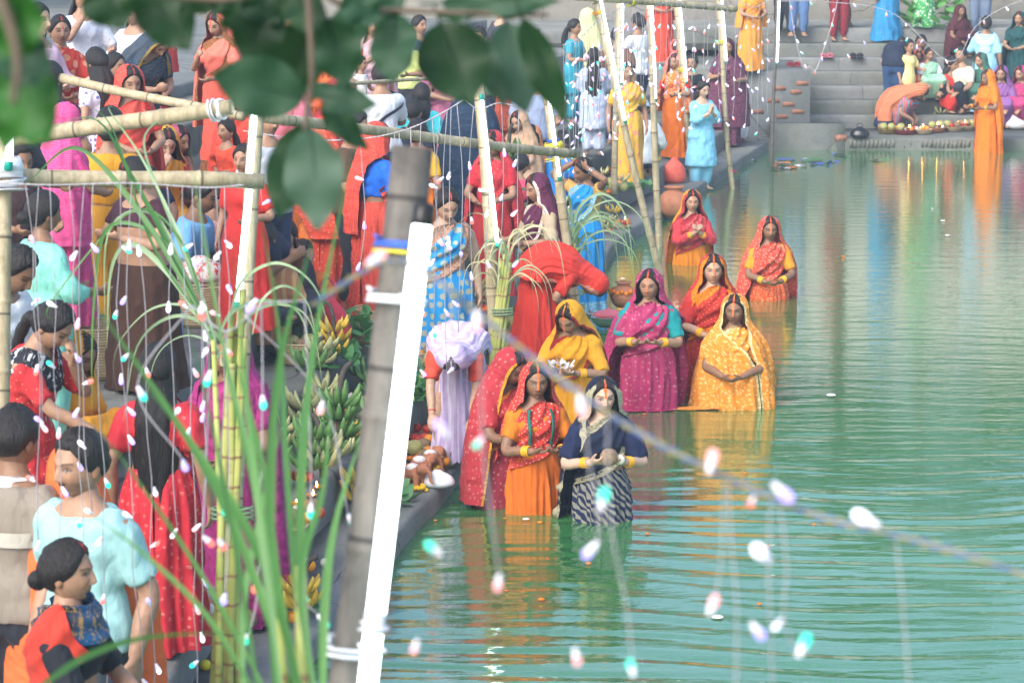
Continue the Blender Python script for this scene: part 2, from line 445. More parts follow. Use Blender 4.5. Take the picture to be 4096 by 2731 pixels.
# corner landing block with broken plaster and bricks showing
mb = MB(); mb.box(2.2, 4.85, 42.35, 48, -1.25, 1.25); cb = tag(mb.build('corner_landing', M_CONC, smooth=False), kind='structure')
mb = MB(); mb.box(4.2, 5.4, 42.09, 42.34, -1.2, .42); mb.build('landing_step', M_CONC2, cb, smooth=False)
for (x, z, w) in ((4.25, .98, .20), (4.52, .92, .18), (4.15, .78, .2), (4.4, .72, .2), (4.62, 1.06, .2), (3.9, .6, .2), (4.3, .52, .19), (4.55, .6, .2)):
    mb = MB(); mb.box(-w / 2, w / 2, -.05, .05, -.035, .035); mb.build('brick', M_BRICK, cb, (x + .1, 42.392, z), smooth=False)

# ---- water with real ripples
def _water():
    t = NT('water'); co = t.coord()
    mp = t.n('Mapping'); mp.inputs['Scale'].default_value = (.45, 1.6, 1); t.l(co, mp.inputs[0])
    b = t.ramp(t.noise(co, .35, 3), [(.3, (.034, .165, .048)), (.7, (.055, .205, .066))])
    t.set(base=b, rough=.025, ior=1.45, spec=.5, coat=.65); t.p.inputs['Coat IOR'].default_value = 1.6; t.p.inputs['Coat Roughness'].default_value = .02
    t.bump(t.math('ADD', t.noise(mp.outputs[0], 9, 3, .5), t.math('MULTIPLY', t.noise(mp.outputs[0], 30, 2), .25)), .10, .03); t.l(t.p.inputs['Normal'].links[0].from_socket, t.p.inputs['Coat Normal'])
    return t.m
M_WATER = _water()
ys = [12.0]
while ys[-1] < 42.5: ys.append(ys[-1] + .0165 * (ys[-1] / 13.5) ** 1.25)
ys = np.array([-150, -60, -20, -5, 5, 9, 11] + ys + [60, 120, 300])
xs = np.concatenate([[-120, -40, -10, -4], np.linspace(-2.2, 9.5, 100), [12, 20, 50, 150]])
X, Y = np.meshgrid(xs, ys)
fade = ss(11.5, 13, Y) * (1 - ss(41.9, 42.4, Y)) * ss(-3.5, -1.8, X) * (1 - ss(9, 10.5, X))
Zw = np.zeros_like(X); rs = np.random.RandomState(3)
warp = .10 * np.sin(X * .9 + Y * .33) + .07 * np.sin(X * 1.7 - Y * .6 + 1) + .05 * np.sin(X * 3.1 + Y * .9 + 2)
near = 1 - ss(14, 21, Y)
for lam, ang, slope, wn2 in ((.34, .05, .030, 1), (.25, -.07, .034, 1), (.19, .12, .030, .9), (.145, -.03, .022, .8), (.52, .16, .016, .6), (.42, -.20, .012, .4), (.11, .25, .014, .3)):
    k = 2 * np.pi / lam
    loc = .55 + .45 * np.sin(X * rs.uniform(.4, 1.1) + Y * rs.uniform(.3, .8) + rs.uniform(0, 6)) * np.sin(Y * rs.uniform(.5, 1.3) - X * rs.uniform(.2, .6) + rs.uniform(0, 6))
    Zw += slope / k * np.sin(k * ((Y + warp) * math.cos(ang) + X * math.sin(ang)) + rs.uniform(0, 6.28)) * loc * (.5 + 2.2 * wn2 * near)
for (wx, wy) in ((1385, 1192), (1232, 1172), (1188, 1163), (1300, 1010), (1492, 936), (1638, 906), (1688, 932), (1590, 606), (1768, 686), (2268, 349), (1618, 442), (1112, 1085), (1518, 632)):
    c_ = at_z(wx * 1024 / 2352., wy * 1024 / 2352., 0.); D_ = np.hypot(X - c_[0], Y - c_[1]); Zw += .0022 * np.sin(D_ * 2 * np.pi / .13 + wx) * np.exp(-np.clip(D_ - .2, 0, 9) / .32) * (D_ < 2.2)
Zw *= fade
mb = MB(); mb.grid(np.stack([X, Y, Zw], -1)); tag(mb.build('water', M_WATER), kind='structure')

# ---- background at the top of the far steps
M_DARKCLOTH = cloth((.012, .03, .03), 'fine', (.2, .2, .1), .5, coord='obj')
mb = MB(); mb.box(-6, 34, 49.2, 49.45, 1.7, 4.6)
tag(mb.build('boundary_wall', M_PLASTER, smooth=False), 'weathered plaster boundary wall behind the top of the far steps', 'wall')
# ---- trees behind the far ghat and on the bank
def _leafmat(name, c1, c2, tr=.35):
    t = NT(name); oi = t.n('ObjectInfo'); co = t.coord()
    b = t.ramp(t.noise(co, 1.5, 3), [(.3, c1), (.7, c2)])
    t.set(base=b, rough=.45, spec=.4)
    tl = t.n('BsdfTranslucent'); t.l(t.mix(.5, b, (.2, .5, .05)), tl.inputs[0]); mx = t.n('MixShader'); mx.inputs[0].default_value = tr
    t.l(t.p.outputs[0], mx.inputs[1]); t.l(tl.outputs[0], mx.inputs[2]); t.l(mx.outputs[0], t.out.inputs[0])
    return t.m
M_TREE = _leafmat('tree_leaf', (.025, .075, .02), (.06, .14, .03))
M_BARK = simple('bark', (.12, .09, .065), .9, .35, 18, .6)
def tree_meshes(seed, h, rad, nleaf):
    rs = np.random.RandomState(seed); mb = MB()
    mb.tube(spline([(0, 0, 0), (.1, .05, h * .25), (-.05, .1, h * .5), (.1, 0, h * .8)], 10), np.linspace(.28, .05, 10), 9)
    tips = []
    for k in range(11):
        z0 = h * rs.uniform(.25, .7); a = rs.uniform(0, 6.28); L = rad * rs.uniform(.6, 1.0)
        e = np.array([math.cos(a) * L, math.sin(a) * L, z0 + h * rs.uniform(.1, .3)])
        mb.tube(spline([(0, 0, z0), e * .5 + np.array([0, 0, z0 * .25 + .2]), e], 6), np.linspace(.11, .025, 6), 6); tips.append(e); tips.append(e * .6 + np.array([0, 0, z0 * .3]))
    tips.append(np.array([0, 0, h * .95]))
    tr = mb.mesh('trunk', M_BARK)
    C = np.array([tips[i % len(tips)] + rs.normal(size=3) * np.array([.55, .55, .4]) * rad * .35 for i in range(nleaf // 45)])
    idx = rs.randint(0, len(C), nleaf); d = rs.normal(size=(nleaf, 3)); d /= np.linalg.norm(d, axis=1, keepdims=True)
    P = C[idx] + d * (rs.uniform(.3, 1, (nleaf, 1)) ** .5) * np.array([.75, .75, .5]) * rs.uniform(.6, 1.2, (len(C), 1))[idx]
    u = rs.normal(size=(nleaf, 3)); u /= np.linalg.norm(u, axis=1, keepdims=True); v = np.cross(u, rs.normal(size=(nleaf, 3))); v /= np.linalg.norm(v, axis=1, keepdims=True)
    L = rs.uniform(.10, .2, (nleaf, 1)); Wd = L * .45
    V = np.stack([P - u * L, P + v * Wd, P + u * L, P - v * Wd], 1).reshape(-1, 3)
    mb = MB(); mb.add(V, np.arange(nleaf * 4).reshape(-1, 4)); cr = mb.mesh('crown', M_TREE, False)
    return tr, cr
TREE = [tree_meshes(5, 9.0, 3.4, 9000), tree_meshes(9, 11.0, 4.0, 11000)]
spots = [(-9, 56, 0, 1.0), (-2.5, 53, 1, .95), (3.5, 55.5, 0, 1.15), (8.5, 53.5, 1, 1.0), (14, 56, 0, 1.2), (19.5, 54, 1, 1.05), (26, 57, 0, 1.1), (-15, 52, 1, 1.0), (33, 55, 1, 1.1)]
for i, (x, y, k, s) in enumerate(spots):
    t = thing('shade_tree', 'leafy shade tree standing behind the boundary wall of the far steps', 'tree', (x, y, 1.72), i * 1.3, 'trees behind the far steps')
    t.scale = (s, s, s * .84)
    link('trunk', TREE[k][0], t); link('crown', TREE[k][1], t)
# ================================================================== PEOPLE
# Everything on the trunk is modelled in "standing space" (x to the person's left, f forward, z up,
# 1.55 m tall) and carried into the pose by Pose.B
TORSO = np.array([  # z, half width, half depth
    (.70, .150, .105), (.78, .172, .118), (.86, .170, .114), (.93, .148, .102), (.98, .135, .096), (1.06, .140, .102),
    (1.13, .152, .118), (1.19, .162, .108), (1.24, .160, .090), (1.272, .125, .074), (1.295, .080, .062), (1.32, .054, .055), (1.39, .050, .052)])
class Pose:
    def __init__(s, bend=0, headp=0, heady=0, twist=0, lean=0, hip=(0, .80), wid=1.0, man=False, hs=1.05, belly=0):
        s.wid = wid; s.man = man; s.hs = hs; s.belly = belly
        g = np.linspace(-.3, 1.9, 441); dz = g[1] - g[0]
        ph = R(bend) * ss(.78, 1.12, g) + R(headp) * ss(1.27, 1.36, g)
        T = np.stack([np.sin(ph), np.cos(ph)], 1)      # (forward, up)
        c = np.cumsum(T, 0) * dz; i0 = np.argmin(abs(g - .80)); c = c - c[i0] + np.array([hip[0], hip[1]])
        s.g, s.c, s.ph = g, c, ph
        s.tw = R(twist) * ss(.85, 1.2, g) + R(heady) * ss(1.29, 1.37, g); s.lean = lean
    def B(s, P):
        P = np.asarray(P, float); sh = P.shape; P = P.reshape(-1, 3); z = P[:, 2]
        tw = np.interp(z, s.g, s.tw); ph = np.interp(z, s.g, s.ph); cf = np.interp(z, s.g, s.c[:, 0]); cz = np.interp(z, s.g, s.c[:, 1])
        x = P[:, 0] * np.cos(tw) + P[:, 1] * np.sin(tw); f = P[:, 1] * np.cos(tw) - P[:, 0] * np.sin(tw)
        X = x + s.lean * np.clip(z - .8, 0, 2)
        return np.stack([X, -(cf + f * np.cos(ph)), cz - f * np.sin(ph)], 1).reshape(sh)   # forward is -y
    def torso(s, z):
        w = np.interp(z, TORSO[:, 0], TORSO[:, 1]); d = np.interp(z, TORSO[:, 0], TORSO[:, 2])
        k = np.where(z < 1.26, s.wid, 1.0); w = w * k; d = d * k + s.belly * np.exp(-((z - 1.0) / .12) ** 2)
        if s.man: w = w * (1 + .12 * ss(1.05, 1.2, z) - .06 * ss(.95, .8, z) * 0); d = d * np.where((z > 1.05) & (z < 1.2), .95, 1)
        return w, d
    def surf(s, a, z, off=0.):
        """point of the trunk's surface at angle a (0 front, + towards the person's left), height z"""
        w, d = s.torso(z); bust = 0 if s.man else .022 * np.exp(-((z - 1.135) / .055) ** 2) * np.clip(np.cos(a), 0, 1) ** 2 * (.75 + .25 * np.abs(np.sin(2 * a)))
        return np.stack([(w + off) * np.sin(a), (d + off + bust) * np.cos(a), z * np.ones_like(a)], -1)

def trunk_loft(po, z0, z1, off, n=26, m=24, dip=0):
    z = np.linspace(z0, z1, m)[:, None]; a = np.linspace(0, 2 * np.pi, n, endpoint=False)[None, :]
    A, Z = np.broadcast_arrays(a, z); Z = Z - dip * ss(z1 - .12, z1, Z) * np.clip(np.cos(A), 0, 1) ** 2
    return po.B(po.surf(A, Z, off))
def limb(mb, pts, rad, n=12, k=14, flat=1.0):
    mb.tube(spline(np.column_stack([pts, rad]), k)[:, :3], spline(np.column_stack([pts, rad]), k)[:, 3], n, flat=flat)
def ik(S, W, l1, l2, hint):
    d = W - S; L = np.linalg.norm(d)
    if L > (l1 + l2) * .995: W = S + d / L * (l1 + l2) * .995; d = W - S; L = np.linalg.norm(d)
    u = d / L; a = (l1 * l1 - l2 * l2 + L * L) / (2 * L); h = math.sqrt(max(l1 * l1 - a * a, 1e-6))
    n = hint - u * (hint @ u); n /= np.linalg.norm(n) + 1e-9
    return S + u * a + n * h, W
def hand(mb, W, d, nrm, side, curl=.5, spread=.1, sc=1.0):
    """palm plus five unequal bent fingers; d = finger direction, nrm = palm normal"""
    d = np.asarray(d, float) / np.linalg.norm(d); nrm = nrm - d * (nrm @ d); nrm = nrm / np.linalg.norm(nrm); lat = np.cross(d, nrm) * side
    pl = .082 * sc
    P = [W - d * .02, W + d * .012, W + d * .04 * sc, W + d * .066 * sc, W + d * pl]
    mb.grid(np.array([p + np.cos(t)[:, None] * lat * a * sc + np.sin(t)[:, None] * nrm * b * sc for p, a, b in zip(P, (.024, .028, .038, .041, .036), (.018, .017, .016, .014, .011)) for t in [np.linspace(0, 2 * np.pi, 12, endpoint=False)]]), True, cap=True)
    for i, (o, L) in enumerate(((-.029, .066), (-.010, .076), (.010, .071), (.028, .055))):
        q = W + d * (pl - .012) + lat * o * sc; dd = d + lat * o * spread * 14; dd /= np.linalg.norm(dd)
        pts = [q]; ang = 0
        for sgm, fr in enumerate((.42, .32, .26)):
            ang += curl * (.6, .9, .7)[sgm] * (1 + .12 * i)
            pts.append(pts[-1] + (dd * math.cos(ang) + nrm * math.sin(ang)) * L * sc * fr)
        mb.tube(np.array(pts), np.array([.0098, .0092, .0082, .0062]) * sc, 7)
    q = W + d * .018 * sc - lat * .026 * sc; td = d * .62 - lat * .62 + nrm * (.25 + .4 * curl); td /= np.linalg.norm(td)
    t2 = d * .85 - lat * .2 + nrm * (.3 + .3 * curl); t2 /= np.linalg.norm(t2)
    mb.tube(np.array([q, q + td * .032 * sc, q + td * .032 * sc + t2 * .028 * sc, q + td * .032 * sc + t2 * .05 * sc]), np.array([.014, .0115, .0098, .007]) * sc, 7)

# hand presets in standing space: wrist, elbow hint, finger direction, palm normal, curl
def hp(name, sd):
    T = {'down': ((.25, .02, .76), (.4, -.8, -.2), (0, .1, -1), (-1, .1, 0), .35, 0),
         'cup': ((.085, .285, 1.02), (.75, -.25, -.75), (-.8, .55, .05), (0, -.1, 1), .55, 0),
         'hold': ((.10, .27, 1.05), (.8, -.2, -.7), (-.6, .75, .2), (-.4, -.2, .9), .6, 0),
         'low': ((.07, .27, .93), (.8, -.2, -.6), (-.75, .5, -.25), (-.2, -.4, .9), .55, 0),
         'namaste': ((.026, .235, 1.115), (.8, -.25, -.7), (-.05, .3, .95), (-1, 0, 0), .06, 0),
         'pray': ((.03, .25, 1.12), (.8, -.2, -.8), (-.45, .35, .75), (-.9, -.2, 0), .5, 0),
         'reach': ((.09, .42, .95), (.6, -.5, -.5), (-.1, .8, -.5), (0, -.3, -.9), .4, 0),
         'phone': ((.06, .30, 1.12), (.7, -.3, -.8), (-.35, .6, .5), (-.6, -.7, .2), .8, 0),
         'raise': ((.13, .03, 1.50), (1, .5, .35), (-.8, -.1, .3), (0, -.7, .3), .5, 0),
         'hip': ((.19, -.02, .92), (1, -.3, .1), (-.5, .6, -.5), (-.8, .2, -.2), .5, 0),
         'fore': ((.16, .26, .98), (.6, -.4, -.7), (-.1, .95, -.2), (-.6, 0, .7), .5, 0),
         'knee': ((.15, .33, .92), (.7, -.2, -.6), (-.3, .8, -.4), (-.2, -.2, -.9), .5, 0),
         'face': ((.05, .18, 1.27), (.7, .1, -.8), (-.3, .1, .9), (-.5, -.8, .2), .7, 0)}
    w, h, d, n, c, _ = T[name]; m = np.array([sd, 1, 1.])
    return np.array(w) * m, np.array(h) * m, np.array(d) * m, np.array(n) * m, c
def dirB(po, z, v):
    p = po.B(np.array([[0, 0, z], list(np.array([0, 0, z]) + np.array(v) * 1e-3)])); d = p[1] - p[0]
    return d / (np.linalg.norm(d) + 1e-12)

# ---------------------------------------------------------------- head
HC = 1.437; HX, HY, HZ = .0745, .094, .113
def head_pts(th, ph, grow=0., fem=True):
    x = np.cos(ph) * np.sin(th); f = np.cos(ph) * np.cos(th); z = np.sin(ph)
    low = np.clip(-z, 0, 1)
    X = (HX + grow) * x * (1 - (.30 if fem else .20) * low ** 1.6 * ss(-.2, .5, f)) * (1 - .10 * low * ss(.2, -.4, f))
    Fw = (HY + grow) * np.where(f > 0, f * (1 - .05 * ss(.3, .9, z)), f * 1.06 * (1 - .42 * ss(.1, .9, low)))
    Fw = Fw + .006 * ss(-.2, .9, f) * low
    Z = (HZ + grow) * z
    xx = X / HX; zz = Z / HZ; fr = ss(.05, .45, f)
    ax = np.abs(xx)
    nose = np.where(zz > -.30, np.clip((.14 - zz) / .44, 0, 1) ** .8, np.clip((zz + .42) / .12, 0, 1))
    d = .023 * np.exp(-(xx / .15) ** 2) * nose + .008 * np.exp(-((ax - .17) / .09) ** 2 - ((zz + .31) / .07) ** 2)
    d += -.010 * np.exp(-((ax - .40) / .22) ** 2 - ((zz - .04) / .10) ** 2) + .006 * np.exp(-((ax - .42) / .15) ** 2 - ((zz - .01) / .055) ** 2)
    d += .004 * np.exp(-((zz - .20) / .07) ** 2 - (xx / .7) ** 4) + .005 * np.exp(-((ax - .52) / .2) ** 2 - ((zz + .26) / .2) ** 2)
    d += .009 * np.exp(-(xx / .30) ** 2 - ((zz + .545) / .085) ** 2) - .005 * np.exp(-(xx / .33) ** 2 - ((zz + .545) / .018) ** 2)
    d += .009 * np.exp(-(xx / .28) ** 2 - ((zz + .86) / .12) ** 2) - .004 * np.exp(-(xx / .4) ** 2 - ((zz + .70) / .06) ** 2)
    Fw = Fw + d * fr * (1 if np.isscalar(grow) and grow == 0 else 1)
    return np.stack([X, Fw, Z], -1), xx, zz, fr
def head_col(skin, xx, zz, fr, tilak, man, beard, closed, rs):
    ax = np.abs(xx); C = np.broadcast_to(np.array(skin, float), xx.shape + (3,)).copy()
    def put(mask, c, a=1.0):
        m = (np.clip(mask, 0, 1) * fr * a)[..., None]; C[:] = C * (1 - m) + np.array(c) * m
    sk = np.array(skin)
    put(np.exp(-((ax - .5) / .22) ** 2 - ((zz + .3) / .18) ** 2), sk * np.array([1.12, .95, .9]), .5)
    put(1.4 - ((ax - .42) / .25) ** 2 - ((zz - .03) / .12) ** 2, sk * .72, .55)                      # lids
    if beard:
        put(ss(-.30, -.46, zz) * (1 - ss(.85, 1.05, ax) * 0), sk * .42, .75 * beard); put(2.5 - (xx / .22) ** 2 - ((zz + .43) / .035) ** 2, (.02, .017, .015), .95)
    put(2.2 - 2 * (xx / .29) ** 2 - 2 * ((zz + .545) / .085) ** 2, sk * np.array([1.05, .62, .6]) if not man else sk * np.array([.9, .65, .62]), .9)
    put(2 - (xx / .27) ** 2 * 1.6 - ((zz + .545) / .016) ** 2, sk * .28, .8)
    eh = .020 if closed else .042
    if not closed:
        put(3 - 3 * ((ax - .42) / .185) ** 2 - 3 * ((zz - .012) / .042) ** 2, (.55, .53, .5))
        put(3 - 3 * ((ax - .42) / .082) ** 2 - 3 * ((zz - .014) / .05) ** 2, (.018, .012, .01))
    top = .012 + eh * (1 - ((ax - .42) / .22) ** 2)
    put((1 - ss(.014, .034, np.abs(zz - top))) * (1 - ss(.19, .24, np.abs(ax - .42))), (.02, .015, .014))
    bz = .205 - .35 * (ax - .44) ** 2 + .02 * ax
    put((1 - ss(.016, .04, np.abs(zz - bz))) * ss(.15, .2, ax) * (1 - ss(.66, .74, ax)), (.03, .024, .02), .9)
    put(2 - ((ax - .12) / .05) ** 2 - ((zz + .385) / .025) ** 2, sk * .35, .8)                      # nostrils
    if tilak:
        col, lo, w = tilak
        put((1 - ss(w * .75, w * 1.25, ax)) * ss(lo - .03, lo + .02, zz), col)
        put((1 - ss(w * 1.6, w * 2.4, ax)) * ss(.40, .55, zz), col)
    else: put(2.4 - (xx / .07) ** 2 - ((zz - .27) / .05) ** 2, (.45, .02, .03), 0 if man else .9)
    return C
def head_grid(nc, nr):
    s = np.linspace(-1, 1, nc + 1)[:-1]; th = s * np.pi * (.42 + .58 * s * s); ph = np.linspace(-np.pi / 2, np.pi / 2, nr)
    return np.meshgrid(th, ph)

def make_head(mb, po, skin, hero=False, tilak=None, man=False, beard=0, closed=False, seed=0):
    rs = np.random.RandomState(seed); nc, nr = (66, 64) if hero else (34, 36)
    TH, PH = head_grid(nc, nr); P, xx, zz, fr = head_pts(TH, PH, 0., not man)
    C = head_col(skin, xx, zz, fr, tilak, man, beard, closed, rs)
    Q = P * po.hs + np.array([0, .006, HC - .113 + .113 * po.hs])
    mb.grid(po.B(Q), True, None, C)
    for sd in (-1, 1):
        ph = np.linspace(-np.pi / 2, np.pi / 2, 7); t = np.linspace(0, 2 * np.pi, 10, endpoint=False)
        E = np.stack([sd * (HX * .98 + .012 * np.cos(ph)[:, None] * np.cos(t)), -.004 + .018 * np.cos(ph)[:, None] * np.sin(t), -.012 + .032 * np.sin(ph)[:, None] * np.ones(10)], -1)
        mb.grid(po.B(E * po.hs + np.array([0, .0, HC - .113 + .113 * po.hs])), True, None, np.array(skin) * np.array([1, .9, .86]))
def hairline(th, style):
    a = np.abs(th)
    if style == 'short': k = [(0, .62), (.6, .60), (.95, .36), (1.25, -.05), (1.45, -.12), (1.75, -.10), (2.2, -.42), (3.2, -.50)]
    else: k = [(0, .66), (.45, .58), (.8, .36), (1.15, .02), (1.4, -.12), (1.75, -.30), (2.2, -.58), (3.2, -.70)]
    k = np.array(k); return np.interp(a, k[:, 0], k[:, 1])
def make_hair(po, parent, style='bun', col=(.012, .010, .010), part=None, hero=False, seed=0):
    mb = MB(); nc, nr = (56, 22) if hero else (30, 12); rs = np.random.RandomState(seed)
    s = np.linspace(-1, 1, nc + 1)[:-1]; th = s * np.pi * (.6 + .4 * s * s); v = np.linspace(0, 1, nr)
    TH, Vv = np.meshgrid(th, v); hl = np.arcsin(np.clip(hairline(TH, style), -1, 1)); PH = hl + (np.pi / 2 - hl) * Vv
    P, xx, zz, fr = head_pts(TH, PH, 0., True)
    off = (.016 if style != 'short' else .015) * np.clip(Vv / .22, 0, 1) ** .6 + .002
    if style != 'short': off = off * (1 - .55 * np.exp(-(xx / .05) ** 2) * ss(.3, .6, np.cos(TH)))
    off = off + .003 * nz(np.stack([TH * 6, Vv * 2], -1), seed, 1.5) * Vv * (2.2 if style == 'short' else 1) + (.0035 * nz(np.stack([TH * 16, Vv * 9], -1), seed + 4, 1.5, 2) * ss(0, .2, Vv) if hero else 0)
    Nn = np.stack([np.cos(PH) * np.sin(TH), np.cos(PH) * np.cos(TH), np.sin(PH)], -1)
    P = P + Nn * off[..., None]
    C = np.broadcast_to(np.array(col), P.shape).copy()
    if part: m = (np.exp(-(xx / .055) ** 4) * ss(.2, .4, np.cos(TH)) * (Vv > .0) * (Vv < .62))[..., None]; C = C * (1 - m) + np.array(part) * m
    hc = np.array([0, .006, HC - .113 + .113 * po.hs])
    mb.grid(po.B(P * po.hs + hc), True, None, C)
    bk = lambda x, f, z: po.B(np.array([[x, f, z]]) * po.hs * np.array([1, 1, 1]) + hc)[0]
    if style == 'plain': pass
    if style == 'bun':
        mb.ball(bk(0, -.118, -.035), .042, 12, 9, col=col)
    if style in ('long', 'veryL'):
        zb = .80 if style == 'veryL' else 1.0; z = np.linspace(1.47, zb, 26)[:, None]; a = np.linspace(-1, 1, 34)[None, :]
        t = (1.47 - z) / (1.47 - zb); wd = .082 + .03 * ss(0, .5, t) - .025 * ss(.6, 1, t); A = np.pi + a * R(108) * (1 - .12 * t)
        rip = .006 * np.sin(a * 17 + 3 * t + nz(np.stack(np.broadcast_arrays(a * 3, t * 4), -1), seed, 1)) * ss(.05, .4, t)
        dpt = .108 + .012 * np.sin(t * 3) + np.where(t > .3, .012, 0) * 0
        X = (wd + rip) * np.sin(A) * (1 + .1 * t); Fw = (dpt + rip) * np.cos(A) * (1 - .25 * t) - .052 * ss(.12, .45, t) + .004
        G = np.stack(np.broadcast_arrays(X, Fw, z), -1)
        edge = (t > .93) * .05 * rs.uniform(-1, 1, G.shape[1])[None, :]; G[..., 2] += edge
        mb.grid(po.B(G), False, None, col)
        G2 = G * np.array([.9, .86, 1]); mb.grid(po.B(G2)[:, ::-1], False, None, col)
    if style == 'braid':
        t = np.linspace(0, 1, 40); px = .05 * np.sin(t * 2.0) ; pts = np.stack([px, -.112 - .03 * ss(.2, .6, t) - .0 * t, 1.40 - .62 * t], 1)
        mb.tube(po.B(pts), (.030 - .016 * t) * (1 + .22 * np.abs(np.sin(t * 40))), 10, col=col)
        mb.ball(bk(0, -.108, -.04), .036, 10, 7, col=col)
    if style == 'pony':
        t = np.linspace(0, 1, 18); pts = np.stack([.01 * np.sin(t * 3), -.115 - .05 * np.sin(t * 2.6), 1.44 - .33 * t], 1)
        mb.tube(po.B(pts), .02 + .03 * np.sin(np.clip(t * 2.4 + .3, 0, 3.1)), 12, col=col)
    o = mb.build('hair', M_HAIR, parent); return o

# ---------------------------------------------------------------- garments
def folds(a, z, seed, k=9, amp=.01, tilt=0., sharp=1.6):
    """cloth folds running mostly along z; tilt in rad per metre slants them"""
    rs = np.random.RandomState(seed); q = np.stack(np.broadcast_arrays(a * 1.1, z * 2.2), -1); w = nz(q, seed, .8, 2)
    ph = a * k + tilt * z * k + 2.2 * w + rs.uniform(0, 6)
    r = (1 - np.abs(np.sin(ph * .5))) ** sharp
    ph2 = a * k * 2.3 + tilt * z * k * 1.6 + 2.5 * nz(q, seed + 5, 1.3, 2)
    ph3 = a * k * 4.1 + tilt * z * k * 2.2 + 3.0 * nz(q, seed + 11, 1.9, 2)
    return amp * 1.25 * (r - .4 + .22 * np.sin(ph2) + .13 * np.sin(ph3))

def skirt(po, parent, mat, zt=.955, zb=.03, hem=1.0, amp=.014, k=10, seed=0, off=.012, front=True, name='skirt', nz_=44, na=72, spread=0.):
    z = np.linspace(zt, zb, nz_)[:, None]; a = np.linspace(-np.pi, np.pi, na + 1)[None, :]
    A, Z = np.broadcast_arrays(a, z)
    rx = np.interp(-Z, [-.99, -.93, -.84, -.74, -.6, -.42, -.2, 0], np.array([.136, .150, .178, .186, .185, .182, .19, .20]) * po.wid)
    ry = np.interp(-Z, [-.99, -.93, -.84, -.74, -.6, -.42, -.2, 0], np.array([.100, .108, .125, .135, .14, .145, .155, .165]) * po.wid)
    h = 1 + (hem - 1) * ss(.85, .05, Z)
    am = amp * ss(zt + .02, zt - .25, Z) * (1 + .8 * ss(.6, 0, Z))
    f = folds(A, Z, seed, k, 1.0, .3)
    if front: f = f + .55 * np.exp(-(A / .5) ** 2) * np.sin(A * 26 + .5 * np.sin(Z * 5))
    d = off + am * f
    G = np.stack([(rx * h + d) * np.sin(A), (ry * h + d) * np.cos(A), Z + .012 * np.sin(A * 3 + seed) * ss(.2, 0, Z - zb)], -1)
    G[..., 1] += spread * ss(.8, .1, Z) * np.cos(A)
    uv = np.stack([A * .19, Z - zb + 0 * A], -1)
    mb = MB(); mb.grid(po.B(G), False, uv); return mb.build(name, mat, parent)

